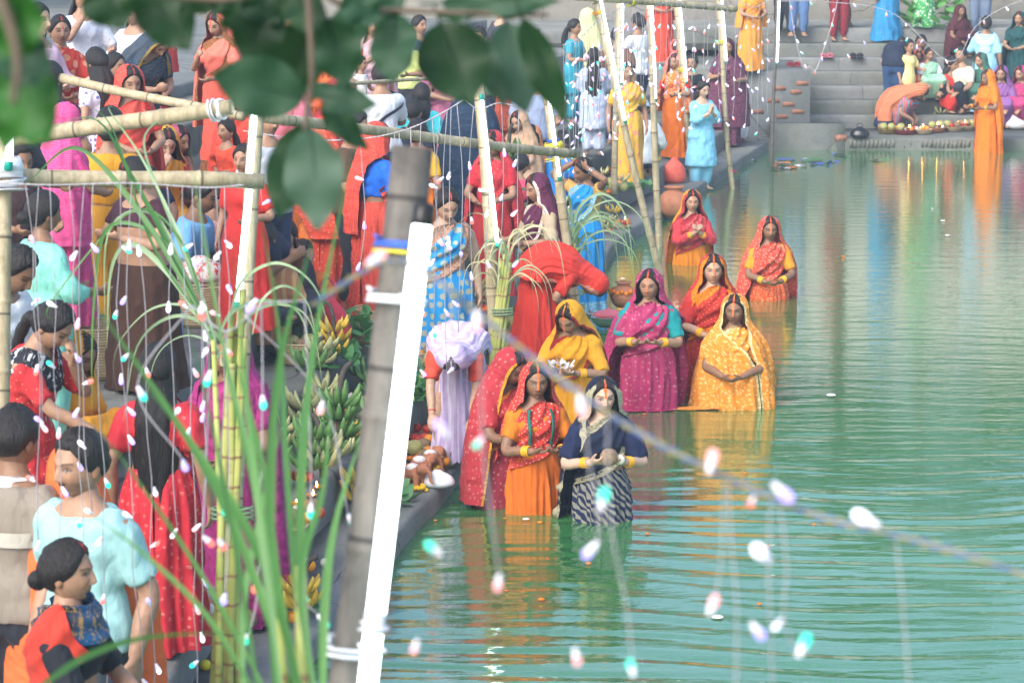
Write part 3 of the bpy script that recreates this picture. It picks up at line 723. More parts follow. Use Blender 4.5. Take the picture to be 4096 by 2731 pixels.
HOOD = [  # z, rx, ry, forward shift, half width of the face opening (m)
    (1.580, .012, .014, -.014, 0), (1.576, .044, .052, -.014, 0), (1.563, .073, .086, -.014, 0), (1.540, .092, .107, -.012, 0), (1.518, .101, .114, -.010, 0),
    (1.492, .106, .119, -.008, 0), (1.458, .110, .121, -.006, 0), (1.41, .114, .121, -.006, 0), (1.36, .126, .122, -.006, 0), (1.32, .146, .126, -.008, 0), (1.28, .172, .132, -.010, 0),
    (1.23, .203, .144, -.012, 0), (1.14, .236, .162, -.014, 0), (1.02, .264, .178, -.016, 0), (.88, .284, .188, -.016, 0), (.70, .298, .194, -.016, 0), (.50, .308, .198, -.016, 0)]
def veil(po, parent, mat, zb=.78, rowsL=None, rowsR=None, wide=1.0, amp=.010, k=9, seed=0, name='veil', nr=64, na=72, ease=0., trim=None, tilt=.5, lift=0., drop=None, deep=1.0):
    """cloth over the head, falling round the shoulders; rowsL/R = [(z, half opening deg)] on the person's left/right"""
    H = np.array(HOOD); z = np.concatenate([np.linspace(1.580, 1.30, int(nr * .5)), np.linspace(1.29, zb, nr - int(nr * .5))])
    rx, ry, fs = [np.interp(-z, -H[:, 0], H[:, i]) for i in (1, 2, 3)]
    sm = lambda q: np.convolve(np.pad(q, 2, 'edge'), [.1, .2, .4, .2, .1], 'valid')
    rx, ry = sm(rx), sm(ry)
    u = np.sqrt(np.clip(1 - ((z - 1.452) / .1285) ** 2, 0, 1)); m_ = ss(1.452, 1.50, z); rx = rx * (1 - m_) + (.108 * u + .001) * m_; ry = ry * (1 - m_) + (.119 * u + .001) * m_
    def op(rows):
        W_ = np.where(z > 1.44, .086 * np.sqrt(np.clip(1 - ((z - 1.44) / .104) ** 2, 0, 1)), np.interp(-z, [-1.44, -1.36, -1.30, -1.20, -1.0, -.5], [.086, .090, .105, .14, .20, .27])); al = np.degrees(np.arcsin(np.clip(W_ / np.maximum(rx, .02), 0, .97)))
        if rows is not None:
            r = np.array(rows); b = np.interp(-z, -r[:, 0], r[:, 1]); w = ss(r[0, 0] + .03, r[0, 0], z); al = al * (1 - w) + b * w
        return R(1) * sm(al)
    aL, aR = op(rowsL), op(rowsR)
    body = ss(1.30, 1.15, z); rx = (rx + ease * ss(1.3, 1.0, z)) * (1 + (wide - 1) * body) * (1 + (po.hs - 1) * (1 - body)); ry = (ry + ease * .8 * ss(1.3, 1.0, z)) * (1 + (wide - 1) * body) * deep
    if po.wid != 1: rx = rx * (1 + (po.wid - 1) * body); ry = ry * (1 + (po.wid - 1) * body)
    t = np.linspace(0, 1, na)[None, :]
    A = aL[:, None] + (2 * np.pi - aL - aR)[:, None] * t          # from person's left front edge round the back to the right
    Z = np.broadcast_to(z[:, None], A.shape)
    am = amp * (.30 + 1.1 * ss(1.40, 1.10, Z)) * ss(1.58, 1.52, Z)
    f = folds(A, Z, seed, k, 1.0, tilt, 1.4)
    q = np.stack([np.sin(A) * 2, np.cos(A) * 2, Z * 5], -1)
    d = am * f + .006 * nz(q, seed + 9, 1.0) * ss(1.56, 1.45, Z)
    # cloth lying on the shoulders sags between head and shoulder
    G = np.stack([(rx[:, None] + d) * np.sin(A), (ry[:, None] + d) * np.cos(A) + fs[:, None], Z.copy()], -1)
    G[..., 2] += lift * np.exp(-((Z - 1.55) / .03) ** 2)
    edge = np.minimum(t, 1 - t) * (2 * np.pi - (aL + aR)[:, None]) * np.maximum(rx, .06)[:, None]
    closed = ((aL + aR) < R(10))[:, None] & (Z > 1.4)
    front = np.where(closed, .02 + np.abs(Z - 1.544) * .8 + np.abs(np.pi - np.abs(A - np.pi) * 1.0) * 0 + .09 * np.clip(1 - np.cos(A), 0, 2), edge)
    if drop is not None:   # slanted lower hem
        G[..., 2] -= drop * ss(1.0, zb, Z) * (np.sin(A))
    uv = np.stack([Z * 1.0 + 0 * A, front + 0 * A], -1)
    mb = MB(); mb.grid(po.B(G), False, uv); o = mb.build(name, mat, parent)
    if trim is not None:
        for col, rev in ((0, 1), (-1, -1)):
            i0 = int(nr * .14); E = G[i0:, col]; n2 = G[i0:, col + rev * 3] - E; n2 /= np.linalg.norm(n2, axis=1, keepdims=True) + 1e-9
            outv = np.stack([np.sin(A[i0:, col]), np.cos(A[i0:, col]), 0 * A[i0:, col]], -1)
            w = trim[1]; strip = np.stack([E + outv * .004 - n2 * .003, E + n2 * w * .5 + outv * .008, E + n2 * w + outv * .005], 1)
            m2 = MB(); L = np.arange(len(E)) * .016; m2.grid(po.B(strip), False, np.stack(np.broadcast_arrays(np.array([0, .5, 1]) * w, L[:, None]), -1)); m2.build('border', trim[0], o)
    return o

def band(po, parent, mat, keys, width, off=.026, amp=.008, k=5, seed=0, n=40, m=16, name='pallu', gather=None):
    """a length of cloth laid over the trunk; keys = [(angle deg, z)], width metres across"""
    K = spline(np.array(keys, float), n); a0 = np.radians(K[:, 0]); z0 = K[:, 1]
    w = np.linspace(-.5, .5, m)[None, :]; da = np.gradient(a0) * .16; dz = np.gradient(z0); L = np.hypot(da, dz) + 1e-9
    wd = np.full(n, width) if not np.ndim(width) else np.interp(np.linspace(0, 1, n), np.linspace(0, 1, len(width)), width)
    A = a0[:, None] + w * wd[:, None] * (-dz / L)[:, None] / .16; Z = z0[:, None] + w * wd[:, None] * (da / L)[:, None]
    t = np.linspace(0, 1, n)[:, None]; ph = w * k * 6.28 + 1.2 * nz(np.stack(np.broadcast_arrays(w * 3, t * 3), -1), seed, 1)
    d = off + amp * ((1 - np.abs(np.sin(ph * .5))) - .5) * 1.5
    Zc = np.clip(Z, .7, 1.285)
    G = po.surf(A, Zc, 0.); N = np.stack([np.sin(A), np.cos(A), .9 * ss(1.2, 1.28, Zc)], -1); G = G + N * d[..., None]
    G[..., 2] += (Z - Zc) * .6
    Lc = np.concatenate([[0], np.cumsum(np.hypot(da, dz)[1:])]); ed = (.5 - np.abs(w)) * wd[:, None]
    uv = np.stack(np.broadcast_arrays(Lc[:, None], ed), -1)
    mb = MB(); mb.grid(po.B(G), False, uv); return mb.build(name, mat, parent)

class Person:
    """builds one person at the world origin; place() then moves it"""
    def __init__(s, label, skin=(.30, .17, .105), pose=None, arms=('down', 'down'), legs='stand', hero=False, man=False, hair='bun', haircol=(.012, .010, .010),
                 tilak=None, beard=0, closed=False, seed=1, armabs=None, part=None, feet=True, curl=None, legw=1.0, hairobj=True):
        s.po = po = pose or Pose(); s.seed = seed; s.hero = hero; s.skin = skin
        s.root = thing('person', label, 'person')
        vox = .0085 if hero else .016
        body = MB(); tb = MB()
        tb.grid(trunk_loft(po, .70, 1.40, 0.), True, cap=True)
        # legs
        s.legj = []
        for sd in (-1, 1):
            hip = po.B(np.array([[.085 * sd, 0, .78]]))[0]
            if legs == 'stand': kn = np.array([.09 * sd, -.03, .43]); an = np.array([.09 * sd, .02, .075]); toe = np.array([.03 * sd, -.16, -.045])
            elif legs == 'step': kn = np.array([.09 * sd, -.02 - .10 * sd, .44]); an = np.array([.09 * sd, .02 - .16 * sd, .075]); toe = np.array([.03 * sd, -.16, -.045])
            elif legs == 'wide': kn = np.array([.15 * sd, -.05, .42]); an = np.array([.17 * sd, .03, .075]); toe = np.array([.05 * sd, -.16, -.045])
            elif legs == 'squat': kn = np.array([.15 * sd, -.36, .46]); an = np.array([.11 * sd, -.10, .075]); toe = np.array([.04 * sd, -.16, -.045])
            elif legs == 'cross': kn = np.array([.31 * sd, -.26, .13]); an = np.array([-.04 * sd, -.33, .06 + .03 * sd]); toe = np.array([-.14 * sd, -.05, -.02])
            elif legs == 'chair': kn = np.array([.11 * sd, -.42, .46]); an = np.array([.11 * sd, -.42, .075]); toe = np.array([.03 * sd, -.16, -.045])
            s.legj.append((hip, kn, an, toe))
            limb(tb, [hip, hip * .45 + kn * .55, kn, kn * .6 + an * .4, an], np.array([.088, .072, .053, .051, .033]) * legw, 12, 16)
            f0 = an + np.array([0, .035, -.035]); tb.tube(np.array([f0, an + np.array([0, .01, -.03]), an + toe * .5 + np.array([0, 0, -.012]), an + toe * .85, an + toe * 1.1]), np.array([(.026, .03), (.033, .036), (.038, .028), (.042, .018), (.03, .012)]), 10, up=(0, 0, 1))
        V, F, N = remesh(tb, .028 if hero else .038, 2); body.add(V, F, None, skin)
        # arms
        s.arm = []
        for i, sd in enumerate((-1, 1)):       # arms[0] = person's right (-x), arms[1] = left
            if arms[i] is None: s.arm.append(None); continue
            S = po.B(np.array([[.146 * po.wid * sd * (1.12 if man else 1), -.005, 1.222]]))[0]
            w, h, d, n, c = hp(arms[i], sd)
            Wp = po.B(w[None])[0]; z = 1.1; hd, dd, nn = dirB(po, z, h), dirB(po, z, d), dirB(po, z, n)
            if armabs and armabs[i] is not None:
                q = armabs[i]; Wp = np.array(q[0], float); hd = np.array(q[1], float)
                if len(q) > 2: dd = np.array(q[2], float); nn = np.array(q[3], float)
                else: dd = None
            E, Wp = ik(S, Wp, .265, .235, hd)
            if armabs and armabs[i] is not None and len(armabs[i]) <= 2: dd = (Wp - E) / np.linalg.norm(Wp - E); nn = np.cross(dd, [sd, .2, .1])
            if curl is not None: c = curl
            am = MB(); m = .5 * (S + E); S0 = S + (po.B(np.array([[.10 * sd, 0, 1.20]]))[0] - S) * .8
            limb(am, [S0, S, S * .45 + E * .55, E, E * .55 + Wp * .45, Wp], np.array([.042, .047, .042, .036, .035, .025]) * (1.12 if man else 1.0) * (.6 + .4 * po.wid), 12, 22)
            hand(am, Wp, dd, nn, sd, c, sc=1.0 if not man else 1.08)
            V, F, N = remesh(am, vox, 1, .4); body.add(V, F, None, skin)
            s.arm.append((S, E, Wp))
        make_head(body, po, skin, hero, tilak, man, beard, closed, seed)
        s.body = body.build('body', M_SKIN, s.root)
        if hair and hairobj: make_hair(po, s.root, hair, haircol, part, hero, seed)
        s.top = po.B(np.array([[0, 0, 1.562 + (po.hs - 1) * .226]]))[0]
    def armpath(s, i, f0, f1, n=8):
        S, E, W = s.arm[i]; P = spline([S * 1.0, S * .5 + E * .5, E, E * .5 + W * .5, W], 60); t = np.linspace(f0, f1, n); return np.stack([np.interp(t, np.linspace(0, 1, 60), P[:, k]) for k in range(3)], 1)
    def top_garment(s, mat, z0=.90, z1=1.285, off=.014, sleeve=.30, sl_off=.014, name='blouse', flare=0., vox=None, fold=.006, dip=.07, puff=0., arms=(0, 1)):
        """shirt, blouse, kurta: trunk shell and sleeves grown into one surface"""
        po = s.po; mb = MB(); n = 30; m = 30
        z = np.linspace(z0, z1, m)[:, None]; a = np.linspace(0, 2 * np.pi, n, endpoint=False)[None, :]; A, Z = np.broadcast_arrays(a, z)
        Z2 = Z - dip * ss(z1 - .10, z1, Z) * np.clip(np.cos(A), 0, 1) ** 2
        o = off + flare * ss(1.0, z0, Z) + .010 * ss(z1 - .06, z1, Z) * 0
        G = po.surf(A, Z2, o)
        mb.grid(po.B(G), True, cap=True)
        for i in arms:
            if s.arm[i] is None or not sleeve: continue
            P = s.armpath(i, 0, sleeve, 10); r = np.linspace(.048, .044 if sleeve < .6 else .036, 10) * (1.1 if po.man else 1.0) * (.6 + .4 * po.wid) + sl_off + .008 * np.linspace(1, 0, 10)
            r = r + puff * np.sin(np.linspace(0.3, np.pi - .2, 10))
            S0 = P[0] + (po.B(np.array([[.06 * (-1, 1)[i], 0, 1.2]]))[0] - P[0]) * .9
            mb.tube(np.vstack([S0, P]), np.concatenate([[r[0] * .95], r]), 14)
        V, F, N = remesh(mb, vox or (.015 if s.hero else .026), 3)
        fold = fold * (1.9 if s.hero else 1.3)
        f = nz(V * np.array([1, 1, 1.6]), s.seed + 3, 9, 3); g = nz(V * np.array([1, 1, .5]) * 1.0, s.seed + 8, 16, 2)
        V = V + N * (fold * (np.abs(f) - .4) + fold * .6 * (np.abs(g) - .4))[:, None]
        o = MB(); o.add(V, F); return o.build(name, mat, s.root)
    def lap(s, mat, name='skirt', off=.03, ground=True, vox=.02, fold=.012, trousers=False, hemz=.02):
        vox = max(vox, .03)
        """cloth round folded legs"""
        mb = MB(); po = s.po
        mb.grid(trunk_loft(po, .70, .99, off * .8, dip=0), True, cap=True)
        for hip, kn, an, toe in s.legj:
            limb(mb, [hip, hip * .5 + kn * .5, kn, kn * .5 + an * .5, an + np.array([0, 0, hemz])], np.array([.095, .08, .062, .058, .05 if not trousers else .045]) + off, 12, 16)
        if not trousers:
            (h1, k1, a1, t1), (h2, k2, a2, t2) = s.legj
            for f in (.25, .5, .75):
                limb(mb, [h1 * (1 - f) + h2 * f, (h1 + k1) * .5 * (1 - f) + (h2 + k2) * .5 * f, k1 * (1 - f) + k2 * f, (k1 * .5 + a1 * .5) * (1 - f) + (k2 * .5 + a2 * .5) * f, a1 * (1 - f) + a2 * f + np.array([0, 0, hemz])], np.array([.09, .075, .055, .06, .06]) + off, 10, 14)
        V, F, N = remesh(mb, vox, 3)
        f = nz(V * np.array([1, 1, .7]), s.seed + 21, 8, 3); V = V + N * (fold * (np.abs(f) - .35))[:, None]
        V[:, 2] = np.maximum(V[:, 2], .006)
        o = MB(); o.add(V, F); return o.build(name, mat, s.root)
    def bangles(s, i, mat, pos=(.86, .9), r=.034, w=.007):
        for p in pos:
            P = s.armpath(i, p - .008, p + .008, 3); m = MB(); L = loft(P, r, 20)
            c = L.mean(1); ax = P[2] - P[0]; ax /= np.linalg.norm(ax); th = np.linspace(0, 2 * np.pi, 6, endpoint=False)
            rad = L[1] - c[1]; rad /= np.linalg.norm(rad, axis=1, keepdims=True)
            T = c[1] + rad[:, None, :] * (r + w * .6 * np.cos(th)[None, :, None]) + ax * (w * np.sin(th))[None, :, None]
            m.grid(np.concatenate([T, T[:1]], 0), True); m.build('bangle', mat, s.body)
    def necklace(s, mat, z=1.16, r=.004):
        a = np.linspace(-1, 1, 30); A = a * 1.25; Z = 1.285 - (1.285 - z) * (1 - a * a) ** .8
        P = s.po.surf(A * (1 - .35 * (1 - a * a)), Z, .012); m = MB(); m.tube(s.po.B(P), r, 6); m.build('necklace', mat, s.body)
    def place(s, px, py, k=None, yaw=0, H=None, water=None, gz=None, kmin=.86, kmax=1.14, d=None):
        """stand the person so that the head top is seen at pixel (px, py).  water = pixel row of the waterline;
        gz = height of the standing level; otherwise the level is the ghat step found under the feet"""
        c, sn = math.cos(yaw), math.sin(yaw); h = s.top
        rot = lambda v: np.array([c * v[0] - sn * v[1], sn * v[0] + c * v[1], v[2]])
        if water is not None:
            W = at_z(px, water, 0.); r = ray(px, py); p = _cO + r * (W[1] / r[1]); k = k or 1.0; hh = rot(h) * k
            s.root.location = (p[0] - hh[0], p[1] - hh[1], p[2] - hh[2]); s.d = p[1]
        else:
            k0 = k or 1.0; best = None
            for dd in ([d] if d else np.arange(5, 60, .05)):
                p = at_d(px, py, dd); hh = rot(h); g = gz if gz is not None else ground(p[0] - hh[0] * k0, p[1] - hh[1] * k0)
                kk = (p[2] - g) / h[2]; e = abs(math.log(max(kk, .01) / k0))
                if g < 0 and gz is None and not d: continue
                if best is None or e < best[0] - 1e-6: best = (e, kk, p, g, dd)
            e, kk, p, g, dd = best
            if not d and e > .02: print('PLACE k=%.2f want %.2f d=%.1f' % (kk, k0, dd), s.root['label'])
            kk = min(max(kk, k0 * kmin), k0 * kmax); hh = rot(h) * kk; s.root.location = (p[0] - hh[0], p[1] - hh[1], g); k = kk; s.d = dd
        s.root.scale = (k,) * 3; s.root.rotation_euler = (0, 0, yaw); s.k = k; s.yaw = yaw
        return s
# ================================================================== WHO STANDS WHERE
U = 1024 / 2352.0                  # people are listed in pixels of a 2352-wide view of the photograph
def hx(h, k=.92):
    v = [int(h[i:i + 2], 16) / 255 for i in (0, 2, 4)]
    return tuple(round(k * (c / 12.92 if c <= .04045 else ((c + .055) / 1.055) ** 2.4), 4) for c in v)
SK = {'f': (.46, .29, .195), 'm': (.36, .21, .135), 'd': (.245, .135, .082), 'l': (.54, .36, .26)}
SIND = (.95, .14, .015)
M_YB = simple('yellow_bangle', (.85, .42, .02), .3, .1); M_RB = simple('red_bangle', (.6, .02, .03), .3, .1); M_SILVER = simple('silver', (.6, .6, .6), .25, .1, metal=.8)
M_GOLD = simple('gold', (.75, .5, .15), .3, .1, metal=.8); M_BEAD = simple('dark_bead', (.02, .012, .012), .4, .1)
_seed = [100]
def P2(v): return (v[0] * U, v[1] * U)

def woman(label, xy, yaw=0, sari='c8382e', pat=None, c2='e8c8a0', psc=1.0, blouse=None, veil_c='same', vpat=None, vc2=None, skirt_c=None, spat='same', border=None,
          arms=('low', 'low'), pose={}, legs='stand', tilak=None, hair='bun', hero=False, water=None, k=1.0, skin='m', sleeve=.36, zb=.75, rowsL=None, rowsR=None,
          gz=None, armabs=None, closed=True, wide=1.0, amp=.011, pallu=True, trim=None, d=None, bz=1.03, hem=1.0, bang=None, part=None, silk=0, part_red=True, bodyz=None, feet=True, ease=0., puff=0., bw=.05, belly=0, curl=None, vamp=None, drop=None, deep=1.0, skin_rgb=None, zt=.955):
    _seed[0] += 7; sd = _seed[0]; po = Pose(**pose)
    if veil_c and hair == 'bun': hair = 'plain'
    p = Person(label, skin_rgb or SK[skin], po, arms, legs, hero, False, hair, tilak=((SIND, -.28, .06) if tilak is True else tilak), closed=closed, seed=sd, armabs=armabs, part=part or ((.6, .03, .02) if part_red else None), curl=curl)
    if tilak is True and not part: pass
    S = hx(sari); C2 = hx(c2); mS = cloth(S, pat, C2, psc, hx(border) if border else None, silk=silk, bw=bw)
    mO = cloth(S, pat, C2, psc, coord='obj', silk=silk)
    kc = hx(skirt_c) if skirt_c else S; mK = cloth(kc, pat if spat == 'same' else spat, C2, psc, hx(border) if border else None, silk=silk, bw=bw * 2)
    if legs in ('stand', 'step', 'wide'): skirt(po, p.root, mK, zt, seed=sd, amp=.028 if hero else .022, hem=hem, nz_=50 if hero else 26, na=90 if hero else 48)
    else: p.lap(cloth(kc, pat if spat == 'same' else spat, C2, psc, coord='obj'))
    p.top_garment(cloth(hx(blouse), coord='obj') if blouse else mO, z0=bz, sleeve=sleeve, puff=puff)
    if pallu: band(po, p.root, mS, [(-100, .95), (-42, 1.04), (0, 1.12), (25, 1.215), (38, 1.28)], [.24, .30, .33, .25, .16], k=4, amp=.016, seed=sd, n=56 if hero else 30, m=26 if hero else 14)
    if veil_c:
        mV = mS if veil_c == 'same' else cloth(hx(veil_c), vpat, hx(vc2) if vc2 else C2, psc, hx(border) if border else None, silk=silk, bw=bw)
        veil(po, p.root, mV, zb, rowsL, rowsR, wide, (vamp or amp) * 1.35, 9, sd, nr=84 if hero else 38, na=110 if hero else 48, trim=trim, ease=ease, drop=drop, deep=deep)
    if bang:
        for i in (0, 1):
            if p.arm[i] is not None: p.bangles(i, bang, (.82, .85, .88, .91) if hero else (.84, .88))
    p.place(*P2(xy), k=k, yaw=R(yaw), water=water * U if water else None, gz=gz, d=d)
    return p
def man(label, xy, yaw=0, shirt='7fb8c8', pat=None, c2='ffffff', psc=1.0, trouser='2a2f3a', arms=('down', 'fore'), pose={}, legs='stand', skin='m', beard=.5, hair='short', sleeve=.40, k=1.08, z0=.76, gz=None,
        armabs=None, closed=True, d=None, collar=None, child=False, kurta=False, man_=True, tuck=False, flare=.01, tpat=None, hero=False):
    _seed[0] += 7; sd = _seed[0]; kw = dict(pose); kw.setdefault('man', man_)
    if child: kw.setdefault('hs', 1.22); kw['man'] = False; kw.setdefault('wid', .92)
    po = Pose(**kw)
    p = Person(label, SK[skin], po, arms, legs, hero, man_, hair, beard=0 if child else beard, closed=closed, seed=sd, armabs=armabs)
    p.top_garment(cloth(hx(shirt), pat, hx(c2), psc, coord='obj'), z0=z0, sleeve=sleeve, off=.02, name='shirt' if not kurta else 'kurta', flare=flare, dip=.03)
    if trouser: p.lap(cloth(hx(trouser), tpat, coord='obj'), name='trousers', trousers=True, off=.014)
    if collar:
        m = MB(); a = np.linspace(0, 2 * np.pi, 24, endpoint=False)[None, :]; z = np.array([1.27, 1.29, 1.315, 1.30])[:, None]; A, Z = np.broadcast_arrays(a, z)
        m.grid(po.B(np.stack([np.array([.088, .075, .066, .085])[:, None] * np.sin(A), np.array([.08, .072, .066, .08])[:, None] * np.cos(A), Z], -1)), True); m.build('collar', cloth(hx(collar), coord='obj'), p.root)
    p.place(*P2(xy), k=k, yaw=R(yaw), gz=gz, d=d); return p
def girl(label, xy, yaw=0, dress='8fc0dd', pat=None, c2='ffffff', psc=1.0, trouser=None, arms=('down', 'fore'), pose={}, legs='stand', skin='m', hair='long', sleeve=.8, k=.98, z0=.45, gz=None, d=None, flare=.05,
         armabs=None, scarf=None, child=False, closed=True, gown=False, water=None, scarf_pat=None, scarf_c2='ffffff', hero=False):
    _seed[0] += 7; sd = _seed[0]; kw = dict(pose)
    if child: kw.setdefault('hs', 1.2); kw.setdefault('wid', .9)
    po = Pose(**kw)
    p = Person(label, SK[skin], po, arms, legs, hero, False, hair, closed=closed, seed=sd, armabs=armabs)
    mD = cloth(hx(dress), pat, hx(c2), psc, coord='obj')
    if gown and legs in ('stand', 'step'):
        p.top_garment(mD, z0=.92, sleeve=sleeve, name='bodice'); skirt(po, p.root, cloth(hx(dress), pat, hx(c2), psc), hem=1.25, seed=sd, front=False, amp=.02, nz_=30, na=56)
    elif legs in ('stand', 'step'):
        p.top_garment(mD, z0=z0, sleeve=sleeve, name='kurta', flare=flare, off=.022, fold=.01)
        p.lap(cloth(hx(trouser or dress), coord='obj'), name='trousers', trousers=True, off=.03)
    else:
        p.top_garment(mD, z0=.85, sleeve=sleeve, name='kurta'); p.lap(cloth(hx(trouser or dress), pat if not trouser else None, hx(c2), psc, coord='obj'))
    if scarf: band(po, p.root, cloth(hx(scarf), scarf_pat, hx(scarf_c2)), [(-200, 1.0), (-160, 1.15), (-60, 1.27), (0, 1.16), (60, 1.27), (160, 1.15), (200, 1.0)], .11, k=3, off=.03, name='scarf', n=44, m=10)
    p.place(*P2(xy), k=k, yaw=R(yaw), gz=gz, d=d, water=water * U if water else None); return p

# ------------------------------------------------------------ women standing in the water
M_NAVYTRIM = cloth(hx('a9a488'), 'mottle', hx('7d7a68'), 2.0)
navy = woman('woman in a navy sari with broad grey gold border holding a coconut in the water', (1385, 866), 6, '081736', None, '9a9788', blouse='0a1c44', arms=('hold', 'hold'), pose=dict(heady=4, headp=4), tilak=(SIND, .12, .09),
      hair='long', hero=True, water=1192, skin='l', sleeve=.44, puff=.014, zb=.40, rowsL=[(1.33, 62), (1.27, 95), (1.15, 135), (.8, 150), (.4, 155)], rowsR=[(1.30, 50), (1.22, 30), (1.1, 40), (.95, 66), (.7, 85), (.4, 95)],
      trim=(M_NAVYTRIM, .055), skirt_c='12244a', spat='zebra', bang=M_YB, part=SIND, closed=False, border='a9a488', bw=.04, psc=.8)
navy.necklace(M_BEAD, 1.17)
dotted = woman('woman in a red sequinned veil and orange sari cupping her hands in the water', (1232, 832), 14, 'd23a30', 'dots', 'f0d9c8', 1.0, blouse='d97b12', arms=('cup', 'cup'), pose=dict(headp=3, heady=-6), tilak=True, hair='long', hero=True, water=1172, skin='d', sleeve=.34,
      skirt_c='e2701a', spat=None, zb=.62, rowsL=[(1.30, 52), (1.2, 60), (1.0, 80), (.62, 95)], rowsR=[(1.30, 55), (1.2, 62), (1.0, 100), (.62, 120)], bang=M_YB, part=SIND, closed=False)
m = MB()
for sdx in (-1, 1):
    z = np.linspace(1.27, 1.0, 14); Pn = dotted.po.surf(np.full(14, sdx * .42), z, .045); m.tube(dotted.po.B(Pn), .013, 8, flat=.5)
m.build('garland', simple('green_garland', (.01, .13, .10), .7, .2), dotted.root)
woman('woman in a dark red sari bowing her head behind the sequinned veil', (1188, 806), 52, 'b0303a', 'motif', 'd8b0a0', arms=('low', 'low'), pose=dict(headp=22, bend=6), hair='bun', hero=False, water=1163, skin='d', sleeve=.40, zb=.5, skirt_c='9c2f44', border='e0a030', bw=.02)
yel = woman('woman in a yellow sari with red edging looking down at what she holds', (1300, 700), -22, 'e8a31c', None, 'd0402a', blouse='e9a524', arms=('hold', 'hold'), pose=dict(headp=26, heady=-6, bend=10), tilak=True, hair='bun', hero=True, water=1010, skin='m', sleeve=.46, zb=.5,
      rowsL=[(1.40, 70), (1.3, 95), (1.1, 120), (.5, 130)], rowsR=[(1.4, 48), (1.25, 40), (1.0, 60), (.5, 75)], border='b03030', bw=.022, bang=M_YB, part=SIND)
maroon = woman('heavy woman in a magenta sari and teal blouse with cupped hands in the water', (1492, 618), -6, 'ad2a62', 'motif', 'd8b8a8', 1.0, blouse='0f9094', arms=('cup', 'cup'), pose=dict(wid=1.17, heady=-8, headp=3, belly=.02), tilak=True, hair='long', hero=True, water=936, skin='m', sleeve=.42,
      zb=.38, rowsL=[(1.31, 60), (1.25, 72), (1.12, 112), (.8, 125), (.38, 128)], rowsR=[(1.31, 50), (1.24, 12), (1.12, 4), (1.04, 28), (.9, 62), (.38, 70)], wide=1.06, bang=M_YB, part=SIND, closed=False, amp=.016, silk=.4)
woman('stern woman in a crimson veil edged with orange behind the floral orange sari', (1638, 583), 0, 'b92a26', 'dots', 'e89a40', .8, arms=('low', 'fore'), pose=dict(wid=1.08, headp=2), tilak=True, hair='bun', hero=True, water=906, skin='f', sleeve=.5, zb=.4,
      rowsL=[(1.31, 48), (1.2, 30), (1.0, 40), (.4, 50)], rowsR=[(1.31, 50), (1.2, 40), (1.0, 60), (.4, 75)], border='ea8418', bw=.055, trim=None, bang=M_YB, part=SIND, closed=False, amp=.014)
orange_w = woman('woman wrapped in an orange sari patterned with cream flowers in the water', (1688, 675), -8, 'e8902c', 'floral', 'f2cf8e', 1.15, arms=('low', 'low'), pose=dict(wid=1.04, heady=-4, headp=4), tilak=(SIND, -.2, .065), hair='bun', hero=True, water=932, skin='d', sleeve=.4, zb=.42,
      rowsL=[(1.31, 46), (1.22, 30), (1.1, 34), (1.0, 40), (.9, 44), (.42, 50)], rowsR=[(1.31, 44), (1.24, 8), (1.12, -24), (1.0, -36), (.9, -40), (.42, -46)], wide=1.12, border='f0dca0', bw=.025, part=SIND, closed=False, amp=.018, drop=0.)
woman('woman praying in the water in a red bodice with a long yellow veil', (1590, 436), 10, 'c23a44', 'floral', 'd88878', 1.4, blouse='cf3d44', veil_c='e89a18', arms=('pray', 'pray'), pose=dict(headp=2, heady=-6), tilak=True, hair='long', hero=True, water=606, skin='f', sleeve=.85, skirt_c='e88a1a', spat=None, zb=.42,
      rowsL=[(1.31, 55), (1.2, 80), (1.0, 100), (.42, 105)], rowsR=[(1.31, 52), (1.2, 70), (1.0, 100), (.42, 120)], border='c23a44', bw=.05, part=SIND, bang=M_YB)
woman('woman in a red and cream printed sari clasping yellow bangled hands in the water', (1768, 497), 4, 'cf4434', 'floral', 'e8b090', 1.5, blouse='e0941c', arms=('low', 'low'), pose=dict(headp=4, wid=1.05), tilak=(SIND, -.15, .06), hair='bun', hero=True, water=686, skin='d', sleeve=.4, skirt_c='dd5a24', zb=.55,
      rowsL=[(1.31, 52), (1.2, 66), (1.0, 95), (.55, 110)], rowsR=[(1.31, 48), (1.2, 16), (1.08, 8), (.98, 40), (.55, 60)], bang=M_YB, part=SIND, amp=.015, wide=1.06)
woman('woman in a plain orange veil standing knee deep by the far ledge', (2268, 160), -62, 'f07c16', None, 'f0a040', veil_c='same', arms=('fore', 'fore'), pose=dict(headp=6), hair='bun', water=349, skin='d', zb=.2, rowsL=[(1.3, 50), (1.0, 70), (.2, 85)], rowsR=[(1.3, 50), (1.0, 70), (.2, 85)], bang=M_YB, k=1.0)

